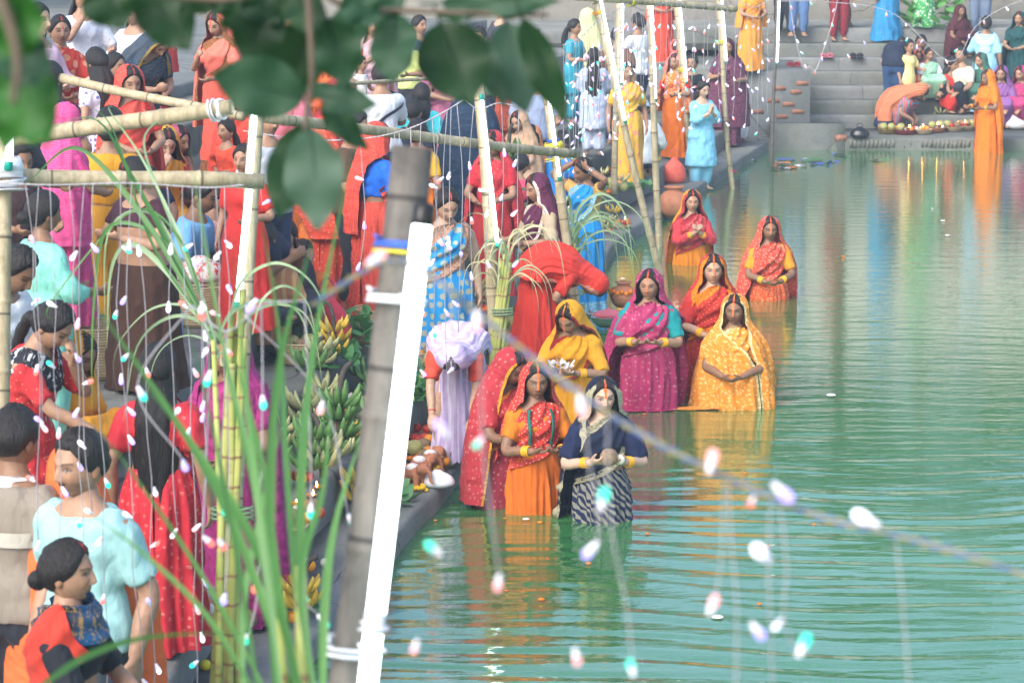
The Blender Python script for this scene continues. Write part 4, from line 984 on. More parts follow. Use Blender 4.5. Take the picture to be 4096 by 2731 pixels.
# ------------------------------------------------------------ women along the edge
lav = woman('woman in a lavender sari bending down to the offerings on the lowest step', (1036, 826), -4, 'c3b2dc', 'stripe', 'd9cdea', .8, blouse='e2503a', veil_c='c3b2dc', vpat='bandh', vc2='d9cdea', arms=('reach', 'knee'), legs='wide', pose=dict(bend=103, headp=-18), hair='bun', hero=True, skin='f', sleeve=.42, zb=.88, k=1.0, hem=.95, pallu=False,
      armabs=((( -.16, -.66, .30), (-1, .2, .4)), ((.13, -.42, .42), (1, .3, .3))), rowsL=[(1.3, 58), (1.1, 66), (.88, 70)], rowsR=[(1.3, 58), (1.1, 66), (.88, 70)], wide=.9, vamp=.004)
lav.bangles(0, M_RB, (.93,), .03, .004)
woman('woman in a sky blue sari with beige medallions and gold border looking down', (1030, 434), 14, '1f9be0', 'blob', 'b9b79a', .9, blouse='c8a890', veil_c=None, arms=('down', 'down'), pose=dict(headp=26, heady=6, wid=1.05), hair='bun', hero=True, skin='f', sleeve=.40, border='b98f78', bw=.07, k=1.02, part=(.7, .05, .03)).necklace(M_GOLD, 1.06)
redb = woman('woman in a scarlet sari bent double beside the sugarcane', (1392, 668), 84, 'd8392c', None, 'e8a090', arms=('reach', 'reach'), legs='stand', pose=dict(bend=112, headp=10, wid=1.15), hair='bun', hero=True, skin='m', sleeve=.4, border='e6a088', bw=.05, k=1.05, zb=.84, amp=.009, hem=1.35)
woman('woman in a plum veil with white embroidered edge and cream blouse in profile', (1228, 399), -62, '5c2145', None, 'e8dcd0', blouse='b8a88c', arms=('fore', 'fore'), pose=dict(headp=14), hair='bun', hero=True, skin='m', sleeve=.5, border='e8dcd0', bw=.03, zb=.55, rowsL=[(1.3, 55), (1.2, 70), (1.0, 95), (.55, 105)], rowsR=[(1.3, 55), (1.2, 62), (1.0, 85), (.55, 95)], k=1.0)
woman('woman in a bright blue sari and gold blouse raising her arm to her hair', (1335, 362), -38, '1e8fd8', None, '9fd0e8', blouse='c7a25c', veil_c=None, arms=('raise', 'raise'), pose=dict(headp=18, heady=-20), hair='pony', hero=True, skin='d', sleeve=.22, border='8ec4e4', bw=.05, gz=.0, k=1.0, bz=1.0).bangles(1, M_SILVER, (.85, .9))
p = woman('woman in a red dotted sari and royal blue blouse seen from behind', (872, 280), 132, 'c93a30', 'fine', 'e8a080', 1.0, blouse='1467d8', veil_c='same', vpat='motif', vc2='f0c860', arms=('fore', 'fore'), pose=dict(headp=14, heady=-8), hair='bun', hero=True, skin='d', sleeve=.42, zb=.70, rowsL=[(1.3, 60), (1.2, 90), (.7, 140)], rowsR=[(1.35, 60), (1.27, 150), (1.1, 168), (.7, 172)], k=1.03, bz=.99, bang=M_GOLD)

def floating_hem(p, px, py, w, d_, mat, seed):
    """loose cloth spread on the water round a bather"""
    c = at_z(px * U, py * U, .006); n, m = 26, 12; u = np.linspace(-1, 1, n)[:, None]; v = np.linspace(-1, 1, m)[None, :]
    k = 1 + .25 * nz(np.stack(np.broadcast_arrays(u * 3, v * 0), -1), seed, 1.0); X_ = u * w + 0 * v; Y_ = v * d_ * np.sqrt(np.clip(1.02 - u * u, 0, 1)) * k
    G = np.stack([c[0] + X_, c[1] + Y_, .012 + .008 * nz(np.stack([X_ * 14, Y_ * 22], -1), seed + 2, 1.0)], -1); mb = MB(); inv = np.array(p.root.matrix_basis.inverted())
    G = G.reshape(-1, 3) @ inv[:3, :3].T + inv[:3, 3]; mb.grid(G.reshape(n, m, 3)); return mb.build('floating_hem', mat, p.root)
bpy.context.view_layer.update()
floating_hem(orange_w, 1592, 937, .42, .07, cloth(hx('e8902c'), 'floral', hx('f2cf8e'), 1.15, coord='obj'), 4)
floating_hem(maroon, 1460, 942, .34, .06, cloth(hx('ad2a62'), coord='obj'), 6)
CROSS = dict(legs='cross'); 
def seat(**k): return dict(hip=(0, .15), **k)
def squat(**k): return dict(hip=(.02, .22), **k)
def zat(xy, d): return at_d(xy[0] * U, xy[1] * U, d)[2]
NV = dict(veil_c=None)
# ------------------------------------------------------------ bottom left, nearest people
man('man in a pale teal T shirt glancing over his shoulder', (180, 985), -34, '9fd0d0', arms=('down', 'down'), pose=dict(heady=-8, headp=4), skin='m', beard=.8, closed=False, trouser='34424e', hero=True)
p = man('man in a taupe sweater with a white collar and pale stripe seen from behind', (34, 930), 152, '8d8478', arms=('down', 'down'), pose=dict(headp=6), skin='d', collar='f2f2f2', hero=True)
a = np.linspace(0, 2 * np.pi, 40)[None, :]; A_, Z_ = np.broadcast_arrays(a, np.array([1.06, 1.09, 1.12])[:, None]); m = MB(); m.grid(p.po.B(p.po.surf(A_, Z_, .034))); m.build('stripe', cloth(hx('c9c6ba'), coord='obj'), p.root)
woman('woman in a saffron veil standing between the sweater and the teal T shirt', (172, 1012), 150, 'f0703a', None, 'f0a060', arms=('down', 'down'), hair='bun', skin='m', zb=.35, k=.98, wide=1.35)
woman('woman with loose black hair to her waist in a red brocade sari', (360, 787), 172, 'c42434', 'motif', 'dba090', 1.0, veil_c=None, arms=('down', 'down'), hair='veryL', skin='m', hero=True, k=1.0, silk=.3)
woman('woman in a magenta veil facing the near sugarcane with an orange forehead mark', (524, 757), -14, 'a82e78', 'mottle', '8a2460', arms=('low', 'low'), tilak=True, hair='bun', skin='d', zb=.3, rowsL=[(1.3, 50), (1.1, 40), (.3, 50)], rowsR=[(1.3, 50), (1.1, 40), (.3, 50)], closed=False, k=.98)
p = woman('woman in profile with a black blouse, printed neck scarf and red shawl', (150, 1238), 80, 'c33a2a', None, 'e87020', blouse='101722', veil_c=None, arms=('low', 'low'), pose=dict(wid=1.05), hair='bun', skin='m', sleeve=.5, gz=None, pallu=False, part=(.6, .02, .02), hero=True, closed=False)
band(p.po, p.root, cloth(hx('2a3444'), 'mottle', hx('b08a50'), 2.0, c3=hx('1878b8')), [(-150, 1.24), (-90, 1.28), (0, 1.24), (90, 1.28), (150, 1.24)], .13, k=3, off=.035, name='scarf')
band(p.po, p.root, cloth(hx('c33a2a')), [(-178, 1.02), (-120, 1.12), (-75, 1.22), (-60, 1.25)], .22, k=3, off=.05, name='shawl')
woman('woman with smooth black hair and a crimson sari crouching below the scarf', (182, 1420), 140, 'bf2c34', None, 'd87060', veil_c=None, arms=('knee', 'knee'), legs='squat', pose=squat(bend=20), hair='bun', skin='m')
girl('girl with a long braid in a red kurta dotted with gold and a printed scarf', (150, 700), 74, 'cc2f36', 'dots', 'e8c890', 1.0, trouser='8fd0b8', arms=('reach', 'face'), pose=dict(headp=24, bend=14), hair='braid', skin='m', sleeve=.42, scarf='20242e', scarf_pat='mottle', scarf_c2='c8ccd4', z0=.5, hero=True)
woman('woman in an amber veil beyond the braided girl', (196, 766), 60, 'f0a020', None, 'e07818', arms=('low', 'low'), legs='squat', pose=squat(bend=10, headp=15), hair='bun', skin='d', zb=.7)
man('man in a white shirt bowing his head beside the bamboo post', (64, 570), 68, 'eef1f4', arms=('fore', 'fore'), pose=dict(headp=28, bend=8), skin='d', beard=.3, k=1.06, hero=True)
girl('woman in a turquoise tunic and shawl turned away under the bamboo rail', (103, 437), 128, '86d6c4', 'mottle', '7ccab8', arms=('fore', 'fore'), pose=dict(headp=8), hair='bun', skin='d', k=1.0)
woman('woman with a bare midriff in a dark plum blouse and brown skirt', (296, 362), -42, '3a1626', None, 'e08028', skirt_c='3c2216', blouse='3b1428', veil_c=None, arms=('hold', 'hold'), pose=dict(headp=24, wid=1.25, belly=.05), hair='bun', skin='m', pallu=False, bz=1.10, hem=1.15, k=1.02, zt=.86, sleeve=.3)
woman('woman in a mustard gown with a gold sequin panel seen from the back', (252, 244), 176, 'e0a01c', 'fine', 'e8c868', 1.1, veil_c=None, arms=('fore', 'down'), hair='bun', skin='m', pallu=True, bz=.95, border='e0c060', k=1.05)
woman('woman in a yellow veil sitting among the crowd and looking down', (384, 294), 24, 'e2a83a', None, 'f0d080', blouse='b03030', arms=('face', 'knee'), legs='cross', pose=seat(headp=20, bend=6), hair='long', skin='l', zb=.85, rowsL=[(1.4, 62), (1.2, 75), (.85, 80)])
woman('woman in a dusty rose veil behind the yellow veil', (412, 288), 62, 'b8506a', 'fine', 'd8909c', arms=('low', 'low'), legs='cross', pose=seat(headp=12), hair='bun', skin='m', zb=.85, gz=1.3)
man('boy with cropped hair sitting beside the yellow veil', (338, 334), 30, '2a3650', arms=('knee', 'knee'), legs='cross', pose=seat(headp=18), child=True, k=.86)
man('man in a sky blue T shirt sitting in profile with a steel bracelet', (478, 404), 76, '7cbdf0', arms=('fore', 'fore'), legs='cross', pose=seat(bend=10, headp=10), skin='d', beard=.4, trouser='2c3440', k=1.08).bangles(1, M_SILVER, (.9,), .034, .006)
man('youth in a pink and red printed shirt sitting beyond the sky blue T shirt', (514, 412), 70, 'e8b8b0', 'floral', 'cc3a40', 1.4, arms=('fore', 'fore'), legs='cross', pose=seat(bend=8, headp=12), skin='m', beard=.1, k=1.05)
girl('child in a coral kurta squirming behind the bamboo post', (520, 272), -40, 'ea5438', arms=('hip', 'fore'), hair='pony', child=True, k=.72, z0=.6)
girl('woman with a watchful face and long dark hair sitting behind the reeds', (655, 500), -8, '2c2a34', arms=('low', 'low'), legs='cross', pose=seat(heady=-6), hair='long', skin='f', closed=False)
man('person in a tan checked shirt sitting with back turned behind the reeds', (604, 502), 170, 'c08a60', 'stripe', 'd8a878', .6, arms=('fore', 'fore'), legs='cross', pose=seat(headp=10), skin='m', k=1.04, trouser='3a4a3a')
girl('girl in an orange and green frock sitting with a phone', (700, 548), 50, 'e06a34', None, '40a060', trouser='2f8a50', arms=('phone', 'phone'), legs='cross', pose=seat(headp=22), hair='pony', skin='m', child=True, k=.8, sleeve=.4)
man('man in a navy shirt holding up a phone', (596, 440), 60, '1c2740', arms=('phone', 'phone'), legs='cross', pose=seat(), skin='d', k=1.08)

# ------------------------------------------------------------ upper left crowd
girl('girl with glasses in a pale pink top at the crowd edge', (84, 6), 62, 'e8c6d6', arms=('fore', 'fore'), hair='long', skin='l')
woman('frowning woman in a red sari with peach medallions and tied back hair', (136, 34), 18, 'dc4434', 'blob', 'e8a07c', .8, veil_c=None, arms=('low', 'low'), pose=dict(heady=6), hair='bun', skin='m', sleeve=.4, closed=False, bz=1.0)
girl('girl in a white dress flecked with colour lifting her hand', (188, -42), 26, 'e4e8f4', 'dots', '6a6a80', .9, arms=('face', 'fore'), hair='long', skin='m', sleeve=.5, gown=True)
girl('girl in a white dotted frock with hair over one shoulder', (300, -6), -20, 'e4e6f0', 'dots', '4a4a68', .8, arms=('low', 'low'), pose=dict(headp=20, heady=-10), hair='long', skin='m', sleeve=.5, gown=True)
woman('woman in a red veil sprinkled with sequins turned from the camera', (346, 30), 168, 'e03a30', 'fine', 'f0b0a0', arms=('low', 'low'), hair='bun', skin='m', zb=.7, d=24.2)
woman('woman stooping in a peacock blue veil with gold dotted hem', (382, 74), 44, '0d3c5c', 'fine', 'b89a50', .9, arms=('phone', 'low'), pose=dict(bend=34, headp=22), hair='bun', skin='m', zb=.75, border='a8904a', bw=.02, amp=.016, bz=1.05, wide=1.1, d=21.6)
woman('woman in a coral veil with broad bronze border reading her phone', (492, 25), -26, 'f07a68', None, 'a86a3c', arms=('phone', 'low'), pose=dict(headp=24, heady=-6), hair='bun', skin='m', zb=.45, border='98623a', bw=.06, rowsL=[(1.3, 50), (1.1, 60), (.45, 70)], rowsR=[(1.3, 45), (1.1, 40), (.45, 50)], skirt_c='e2604e', tilak=((.8, .05, .04), .2, .07), k=1.03)
man('man in a dark blue jacket looking left past the coral veil', (552, 6), -64, '16253f', arms=('down', 'down'), skin='m', beard=.7)
girl('girl in a white frock printed with violet flowers with a pink hair clip', (219, 108), -128, 'e6e6f4', 'blob', '5a4ab0', 1.4, arms=('down', 'down'), pose=dict(headp=6), hair='long', skin='m', sleeve=.32, gown=True, k=.92)
girl('girl with pearl earrings half hidden behind the violet flowered frock', (262, 120), 62, 'c890a8', arms=('low', 'low'), hair='pony', skin='m', k=.94)
woman('woman in a purple sari with white wavy stripes and dark hair', (112, 140), 150, '8a4a86', 'bandh', 'b890b8', 2.6, veil_c=None, arms=('low', 'low'), hair='long', skin='m', bz=.95)
man('boy in dark clothes with a red scarf behind the lashed bamboo', (46, 322), 40, '3a2428', arms=('fore', 'fore'), pose=dict(headp=14), skin='d', child=True, k=.85)
woman('woman in an orange veil blotched with maroon looking left', (730, 98), -46, 'f0783a', 'blob', 'b03a2a', .55, arms=('low', 'low'), hair='bun', skin='m', zb=.6, closed=False)
pc = man('man in a white T shirt with a dark bag strap seen from behind', (876, 142), -150, 'eaf0f6', arms=('hold', 'fore'), pose=dict(heady=-40), skin='m', beard=.3, trouser='4a5872', sleeve=.4)
band(pc.po, pc.root, simple('strap', (.02, .03, .06)), [(-30, 1.27), (-90, 1.22), (180 - 360, 1.1), (-240, .95)], .03, k=1, amp=0, off=.034, name='bag_strap', m=4)
pk = at_d(828 * U, 128 * U, pc.d + .1); man('toddler in a white vest carried on an arm', (828, 128), 60, 'f0f4f0', arms=('down', 'fore'), pose=dict(heady=10), skin='m', child=True, k=.5, gz=pk[2] - .8, d=pc.d + .1, sleeve=.12, trouser='8aa0b0')
girl('girl in a cyan blouse with long wavy hair turned away', (968, 190), 165, '3fc4d4', arms=('down', 'down'), hair='long', skin='m', sleeve=.4, z0=.95, trouser='c04060')
man('boy with tousled hair standing behind the girl in cyan', (950, 226), 160, '283248', arms=('down', 'down'), skin='m', child=True, k=.82)
woman('woman in an orange sari with a claw clip in her hair', (958, 272), 158, 'f5861e', None, 'e8a020', blouse='e8b020', veil_c=None, arms=('down', 'down'), hair='bun', skin='m', hem=1.15, zb=.5)
woman('tall woman cloaked in midnight blue cloth', (1084, 168), 170, '14304c', 'motif', '3a5a70', .7, arms=('low', 'low'), hair='bun', skin='m', zb=.2, k=1.06, wide=1.1)
man('man with a moustache beside the royal blue blouse', (822, 250), 78, '50402c', arms=('fore', 'down'), pose=dict(headp=14), skin='m', beard=.7)
woman('woman in a pink and white shawl holding out her hand', (852, 30), 20, 'f0c8d0', None, 'd83a40', blouse='d83a40', arms=('phone', 'fore'), hair='bun', skin='m', zb=.7)
man('boy in a lime shirt beneath the branch', (936, 58), -30, 'd8e890', arms=('down', 'fore'), skin='m', child=True, k=.85)
girl('child with a white bow peering over the lime shirt', (962, 34), 50, '40486a', arms=('down', 'down'), hair='pony', skin='m', child=True, k=.85)
man('man in a pale grey shirt partly hidden by the lit post', (612, 236), 40, 'b8c0cc', arms=('fore', 'fore'), skin='m', trouser='2c3a5a')
girl('woman with a shy glance in a dark top far up the bank', (1150, 4), -50, '3a3c48', arms=('low', 'low'), hair='bun', skin='f')
woman('woman in a beige veil resting among the offerings', (1188, 254), -36, 'caa888', None, 'e0c8a8', arms=('low', 'low'), legs='cross', pose=seat(headp=16), hair='bun', skin='f', zb=.85)
woman('smiling woman in an apricot printed veil', (1220, 286), -6, 'd88a5c', 'floral', 'e8b890', 1.5, arms=('low', 'low'), legs='cross', pose=seat(headp=6), hair='bun', skin='l', zb=.85, closed=False)
man('boy in a cobalt T shirt crouching by the wrapped post', (1290, 300), 140, '1f8ae6', arms=('knee', 'knee'), legs='squat', pose=squat(bend=10), skin='d', child=True, k=.95)
woman('woman in a violet black dress with pink shawl sitting low', (1200, 352), 150, '3c2a5c', None, 'd84a70', blouse='d84a70', veil_c=None, arms=('knee', 'knee'), legs='cross', pose=seat(bend=10, headp=12), hair='bun', skin='m')
# ------------------------------------------------------------ middle distance
girl('girl in teal with a ribboned ponytail facing right', (1319, 43), 64, '1d9fb8', arms=('fore', 'fore'), hair='pony', skin='m', sleeve=.35)
woman('woman in a pale lime headscarf', (1350, 18), 172, 'dce2a2', None, 'f0f0c8', arms=('low', 'low'), hair='bun', skin='m', zb=.5)
girl('girl in a long grey blue tunic with black hair to her waist', (1364, 108), 176, 'b4c4e2', arms=('low', 'low'), hair='veryL', skin='m', z0=.4)
man('man in a white T shirt with folded arms near the dark jeans', (1466, 30), -130, 'e8eef4', arms=('hold', 'hold'), skin='m', trouser='2a3450')
woman('woman in a yellow sari with a pink sash', (1442, 142), 8, 'f2bc48', 'mottle', 'f09a80', .4, blouse='f0b83c', veil_c=None, arms=('down', 'down'), hair='bun', skin='m', sleeve=.4)
pcap = man('youth in a white shirt and pale blue cap crouching with back turned', (1476, 224), 172, 'f0f6fa', arms=('knee', 'knee'), legs='squat', pose=squat(bend=16), skin='m', sleeve=.8, k=1.1)
m = MB(); TH, PH = np.meshgrid(np.linspace(-np.pi, np.pi, 30, endpoint=False), np.linspace(.12, np.pi / 2, 9)); Pc, _, _, _ = head_pts(TH, PH, .026); m.grid(pcap.po.B(Pc + np.array([0, .006, HC])), True)
xb = np.linspace(-1, 1, 9); m.grid(pcap.po.B(np.stack([np.stack([xb * .075, .10 + r * .07 * np.sqrt(1 - xb ** 2 * .9), np.full(9, HC + .03 - r * .012)], -1) for r in (0, 1)]))); m.build('cap', simple('cap_cloth', (.45, .55, .7), .8), pcap.root)
woman('woman in an orange and white printed veil holding a coral bag', (1552, 122), -34, 'f08030', 'floral', 'f4e0d0', .9, blouse='d83a38', arms=('fore', 'fore'), hair='bun', skin='m', skirt_c='f27a1c', spat=None, zb=.7, bang=M_GOLD)
man('boy in black standing behind the printed veil', (1590, 124), -20, '18202c', arms=('down', 'down'), skin='m', child=True, k=.9)
girl('young woman in pale aqua with joined palms by the water', (1618, 184), 30, '8fd6f4', arms=('namaste', 'namaste'), pose=dict(headp=14), hair='long', skin='l', sleeve=.8, z0=.35, gz=0.0, flare=.07, k=.99)
woman('woman swathed in a burgundy floral shawl', (1672, 88), -8, '5a2446', 'floral', '9a6a70', 1.6, arms=('hold', 'fore'), hair='bun', skin='m', zb=.3, rowsL=[(1.3, 40), (1.2, 10), (.3, 10)], rowsR=[(1.3, 40), (1.2, 10), (.3, 10)], wide=1.08)
woman('woman in a long saffron sari on the raised corner landing', (1727, -50), 20, 'ec9a34', None, 'f0b050', arms=('low', 'low'), hair='bun', skin='m', hem=1.2)
woman('woman in a vermilion sari on the upper steps', (1522, -60), 10, 'e24a30', None, 'f08060', veil_c='same', arms=('low', 'low'), hair='bun', skin='m')
girl('child in a turquoise top and white leggings behind the burgundy shawl', (1704, 162), 40, '58c4e4', arms=('down', 'down'), hair='pony', trouser='e8e8ec', child=True, k=.72, z0=.6, skin='m')
# ------------------------------------------------------------ far steps
man('man in a black T shirt and jeans bending over on the far steps', (2076, 98), 158, '16243c', arms=('reach', 'reach'), pose=dict(bend=74, headp=10), skin='m', trouser='274a76', tuck=True)
man('boy in a lemon shirt standing on the far steps', (2088, 90), 36, 'f0e49a', arms=('down', 'fore'), skin='m', child=True, k=.80, z0=.5, trouser='e8dca0')
man('man in a grey vest sitting on the far steps beside the lemon shirt', (2116, 79), -10, '8a8a90', arms=('face', 'knee'), legs='squat', pose=squat(), skin='d')
woman('woman in a mint green sari sitting below the grey vest', (2136, 108), 10, 'a8d8b8', 'mottle', '88c8a0', blouse='dfe6f4', veil_c=None, arms=('knee', 'knee'), legs='squat', pose=squat(headp=8), hair='bun', skin='m')
woman('woman in a rust and turquoise printed sari stooping over lamp trays', (2132, 204), 62, 'c8503c', 'bandh', '5a9ab8', 1.6, veil_c='cc5a44', vpat='bandh', vc2='c89a6a', arms=('reach', 'reach'), legs='squat', pose=squat(bend=62, headp=14), hair='bun', skin='m', zb=.72, wide=1.1)
woman('woman peering out of a brick red veil behind the stooping figure', (2108, 167), 0, 'd85a34', None, 'f0a050', arms=('knee', 'knee'), legs='squat', pose=squat(), hair='bun', skin='d', zb=.8, d=44.2)
girl('girl in a scarlet frock sitting on the far steps', (2188, 128), 58, 'e83c34', arms=('knee', 'knee'), legs='squat', pose=squat(bend=8), hair='long', skin='m', sleeve=.1, child=True, k=.86)
man('man in a cream shirt sitting behind the scarlet frock', (2208, 106), -40, 'd8d4c0', arms=('knee', 'knee'), legs='squat', pose=squat(), skin='m')
girl('girl in a pale blue dress with trailing scarf on the far steps', (2266, 36), 164, '9fdcf4', arms=('down', 'fore'), hair='bun', skin='m', gown=True, sleeve=.5, scarf='b8e8f8')
man('small child in a mint T shirt with an orange print', (2320, 64), -6, 'b4dccc', arms=('down', 'down'), skin='m', child=True, k=.70, trouser='5a7a84', z0=.8)
woman('woman in a peacock blue sari at the top of the far steps', (2042, -126), 24, '1f8cc4', 'motif', 'c87840', arms=('down', 'down'), hair='bun', skin='m', hem=1.25)
woman('woman in a leaf green sari beside the bundle of leaves', (2126, -130), -10, '4aa860', 'mottle', 'e0f0e0', .6, arms=('low', 'low'), hair='bun', skin='m')
woman('woman in a dark maroon shawl sitting on the top step', (2206, 10), 20, '4a1420', None, '803040', arms=('knee', 'knee'), legs='squat', pose=squat(), hair='bun', skin='d', zb=.6)
man('man in slate grey trousers standing on the top step', (2256, -140), 0, 'b8c0cc', arms=('down', 'down'), skin='m', trouser='6a7a94')
woman('woman in a bottle green sari at the end of the far steps', (2342, 26), -30, '0f4a4c', None, '2a7a78', arms=('low', 'low'), hair='bun', skin='m', zb=.5)
man('man in washed jeans at the head of the far steps', (1836, -150), 10, 'c8d0dc', arms=('down', 'down'), skin='m', trouser='5a7aa8')
man('man in black trousers at the head of the far steps', (1806, -150), -20, '2a3040', arms=('down', 'down'), skin='m', trouser='141a26')
man('man in a crimson shirt near the tree trunk on the top step', (1930, -130), 20, 'a82a34', arms=('down', 'down'), skin='m', trouser='8a2430')

# ------------------------------------------------------------ more faces in the press
XT = [ ((560, 190), 20, 'd84838', 'w', 'woman in a tomato red veil behind the lit post'), ((640, 60), 160, 'e0a030', 'w', 'woman in an ochre veil under the fig leaves'), ((690, 10), 30, 'f08a3a', 'w', 'woman in a pumpkin veil under the fig leaves'), ((780, 180), 150, 'c03040', 'w', 'woman in a cherry veil below the fig leaves'), ((650, 150), -30, 'e0708a', 'w', 'woman in a rose veil beside the fig leaves'),
      ((748, 268), 165, 'e2503a', 'w', 'woman in a vermilion veil to the left of the moustached man'), ((1020, 90), 30, 'c87898', 'w', 'woman in a mauve veil under the branch end'), ((1100, 60), -20, '506a50', 'm', 'man in an olive shirt under the branch end'),
      ((1230, 150), 20, 'a8b8d8', 'm', 'man in a powder blue shirt between two posts'), ((1180, 110), 190, 'd86048', 'w', 'woman in a brick orange veil between two posts'), ((1420, 60), 160, '705040', 'm', 'man in a brown shirt beyond the cross beam'), ((30, 60), 30, 'c04030', 'w', 'woman in a rust veil at the crowd edge'), ((20, 190), 60, '40404c', 'm', 'man in charcoal at the crowd edge'),
      ((600, 20), 10, 'd8d0c0', 'm', 'man in an oatmeal shirt past the dark jacket')]
for i, (xy, yw, c, kd, lab) in enumerate(XT):
    if kd == 'w': woman(lab, xy, yw, c, [None, 'fine', 'motif'][i % 3], 'e8d0b0', arms=('low', 'low'), pose=dict(headp=10, heady=(-12, 8, 0)[i % 3]), hair='bun', skin='mdf'[i % 3], zb=.6)
    else: man(lab, xy, yw, c, arms=('down', 'fore'), pose=dict(headp=8), skin='dmm'[i % 3], beard=.5)
XF = [ ((2300, 150), -20, '8a5a9a', 'w', 'woman in a violet veil sitting low on the far steps'), ((2252, 120), -50, '3a6a5a', 'w', 'woman in a dull green veil next to the pale blue dress'), ((2344, 150), -40, 'b03a70', 'w', 'woman in a fuchsia veil at the end of the far steps')]
for i, (xy, yw, c, kd, lab) in enumerate(XF):
    f = woman if kd == 'w' else man
    f(lab, xy, yw, c, arms=('knee', 'knee'), legs='squat', pose=squat(bend=8), skin='m', **(dict(hair='bun', zb=.8) if kd == 'w' else {}))

woman('woman in a scarlet veil pressed behind the violet flowered frock', (300, 150), 30, 'dc3c34', 'fine', 'f0b090', arms=('low', 'low'), pose=dict(headp=14), hair='bun', skin='m', zb=.6)
woman('woman in a hot pink veil behind the lashed bamboo', (160, 236), 120, 'd8408a', 'fine', 'f0b0c8', arms=('low', 'low'), pose=dict(headp=10), hair='bun', skin='m', zb=.6, k=.95)
girl('girl in a red frock standing behind the sky blue T shirt', (560, 330), -20, 'd83430', arms=('down', 'fore'), hair='pony', skin='m', k=.9, gown=True, sleeve=.4)
woman('woman in an orange printed veil behind the tan checked shirt', (640, 420), 20, 'ee7a2c', 'motif', 'f4d090', arms=('knee', 'knee'), legs='cross', pose=seat(headp=14), hair='bun', skin='m', zb=.85)
woman('woman in a crimson veil among the beige and apricot veils', (1130, 300), -20, 'c8283a', 'fine', 'e89080', arms=('low', 'low'), pose=dict(headp=10), hair='bun', skin='m', zb=.6)
# ================================================================== BAMBOO, TUBES, FAIRY LIGHTS
M_LED = emit('tube_glow', (.80, .93, 1.0), 3.2); M_LEDF = emit('tube_glow_far', (.82, .93, 1.0), 3.0)
M_CAPG = simple('green_cap', (.0, .28, .22), .4); M_CAPB = simple('black_cap', (.015, .015, .015), .4); M_WHITE = simple('white_plastic', (.75, .77, .8), .4, .06)
M_TAPEB = simple('blue_tape', (.05, .12, .5), .4); M_TAPEY = simple('yellow_tape', (.6, .5, .04), .5); M_RAG = cloth((.72, .74, .78), coord='obj'); M_RAGY = cloth((.62, .55, .05), coord='obj')
M_ROPEC = simple('rope', (.55, .47, .3), .8)
def bamboo_mesh(A, B, r0, r1, mat=None, seed=0):
    rs = np.random.RandomState(seed); L = np.linalg.norm(B - A); ts = [0]; v = rs.uniform(.1, .3)
    while v < L - .05:
        ts += [v - .02, v - .007, v, v + .007, v + .02]; v += rs.uniform(.26, .38)
    ts = np.array(ts + [L]); d = (B - A) / L
    n1 = np.cross(d, [0, 1, .1]); n1 /= np.linalg.norm(n1); n2 = np.cross(d, n1)
    w1, w2 = rs.normal(size=2) * .006 * L ** 1.2
    pts = A + d * ts[:, None] + n1 * (w1 * np.sin(ts / L * 3.1 + 1) * np.sin(ts / L * 3.14))[:, None] + n2 * (w2 * np.sin(ts / L * 3.14))[:, None]
    r = r0 + (r1 - r0) * ts / L; bul = np.ones(len(ts)); bul[1:-1] = np.tile([1.0, 1.05, 1.13, 1.05, 1.0], (len(ts) - 2) // 5)
    mb = MB(); mb.tube(pts, r * bul, 16)
    return mb, d
def pole(label, A, B, r0, r1=None, mat=None, seed=0, name='bamboo_pole', group=None):
    A, B = np.array(A, float), np.array(B, float); mb, d = bamboo_mesh(A * 0, B - A, r0, r1 or r0, seed=seed)
    o = mb.build(name, mat or M_BAMBOO, None, A); return tag(o, label, 'bamboo pole', group)
def wrap(parent, P, d, r, h, mat, name='binding', n=5, seed=0):
    """turns of tape or rag round a pole at world point P"""
    rs = np.random.RandomState(seed); d = np.array(d) / np.linalg.norm(d); a = np.cross(d, [0, 1, .2]); a /= np.linalg.norm(a); b = np.cross(d, a); mb = MB()
    t = np.linspace(0, 2 * np.pi * n, 28 * n); hh = (np.linspace(-.5, .5, len(t)) + .06 * np.sin(t * .5 + 1)) * h
    c = np.array(P) - np.array(parent.location)
    pts = c + d * hh[:, None] + (a * np.cos(t)[:, None] + b * np.sin(t)[:, None]) * (r + .003 + .002 * np.sin(t * 1.7))[:, None]
    mb.tube(pts, np.array([(.004, h / n * .8)]).repeat(len(t), 0), 6, up=a + b)
    return mb.build(name, mat, parent)
def p2y(x, y, Y): return at_y(x * U, y * U, Y)
def p2d(x, y, d): return at_d(x * U, y * U, d)
def p2z(x, y, z): return at_z(x * U, y * U, z)
def ext(A, B, t): return A + (B - A) * t
def light_tube(label, A, B, r=.0145, mat=None, caps=(True, True), capm=None):
    A, B = np.array(A), np.array(B); d = (B - A); L = np.linalg.norm(d); d /= L
    t = thing('tube_light', label, 'tube light', A)
    mb = MB(); mb.tube([d * .0, d * L], r, 14); mb.build('glass_tube', mat or M_LEDF, t)
    for i, q in enumerate((d * -.0, d * L)):
        if caps[i]:
            s = -1 if i == 0 else 1; mb = MB(); mb.tube([q - d * .004 * s, q + d * .006 * s, q + d * .035 * s, q + d * .04 * s], [r * 1.12, r * 1.15, r * 1.15, r * .6], 12); mb.build('end_cap', capm or M_CAPG, t)
    return t
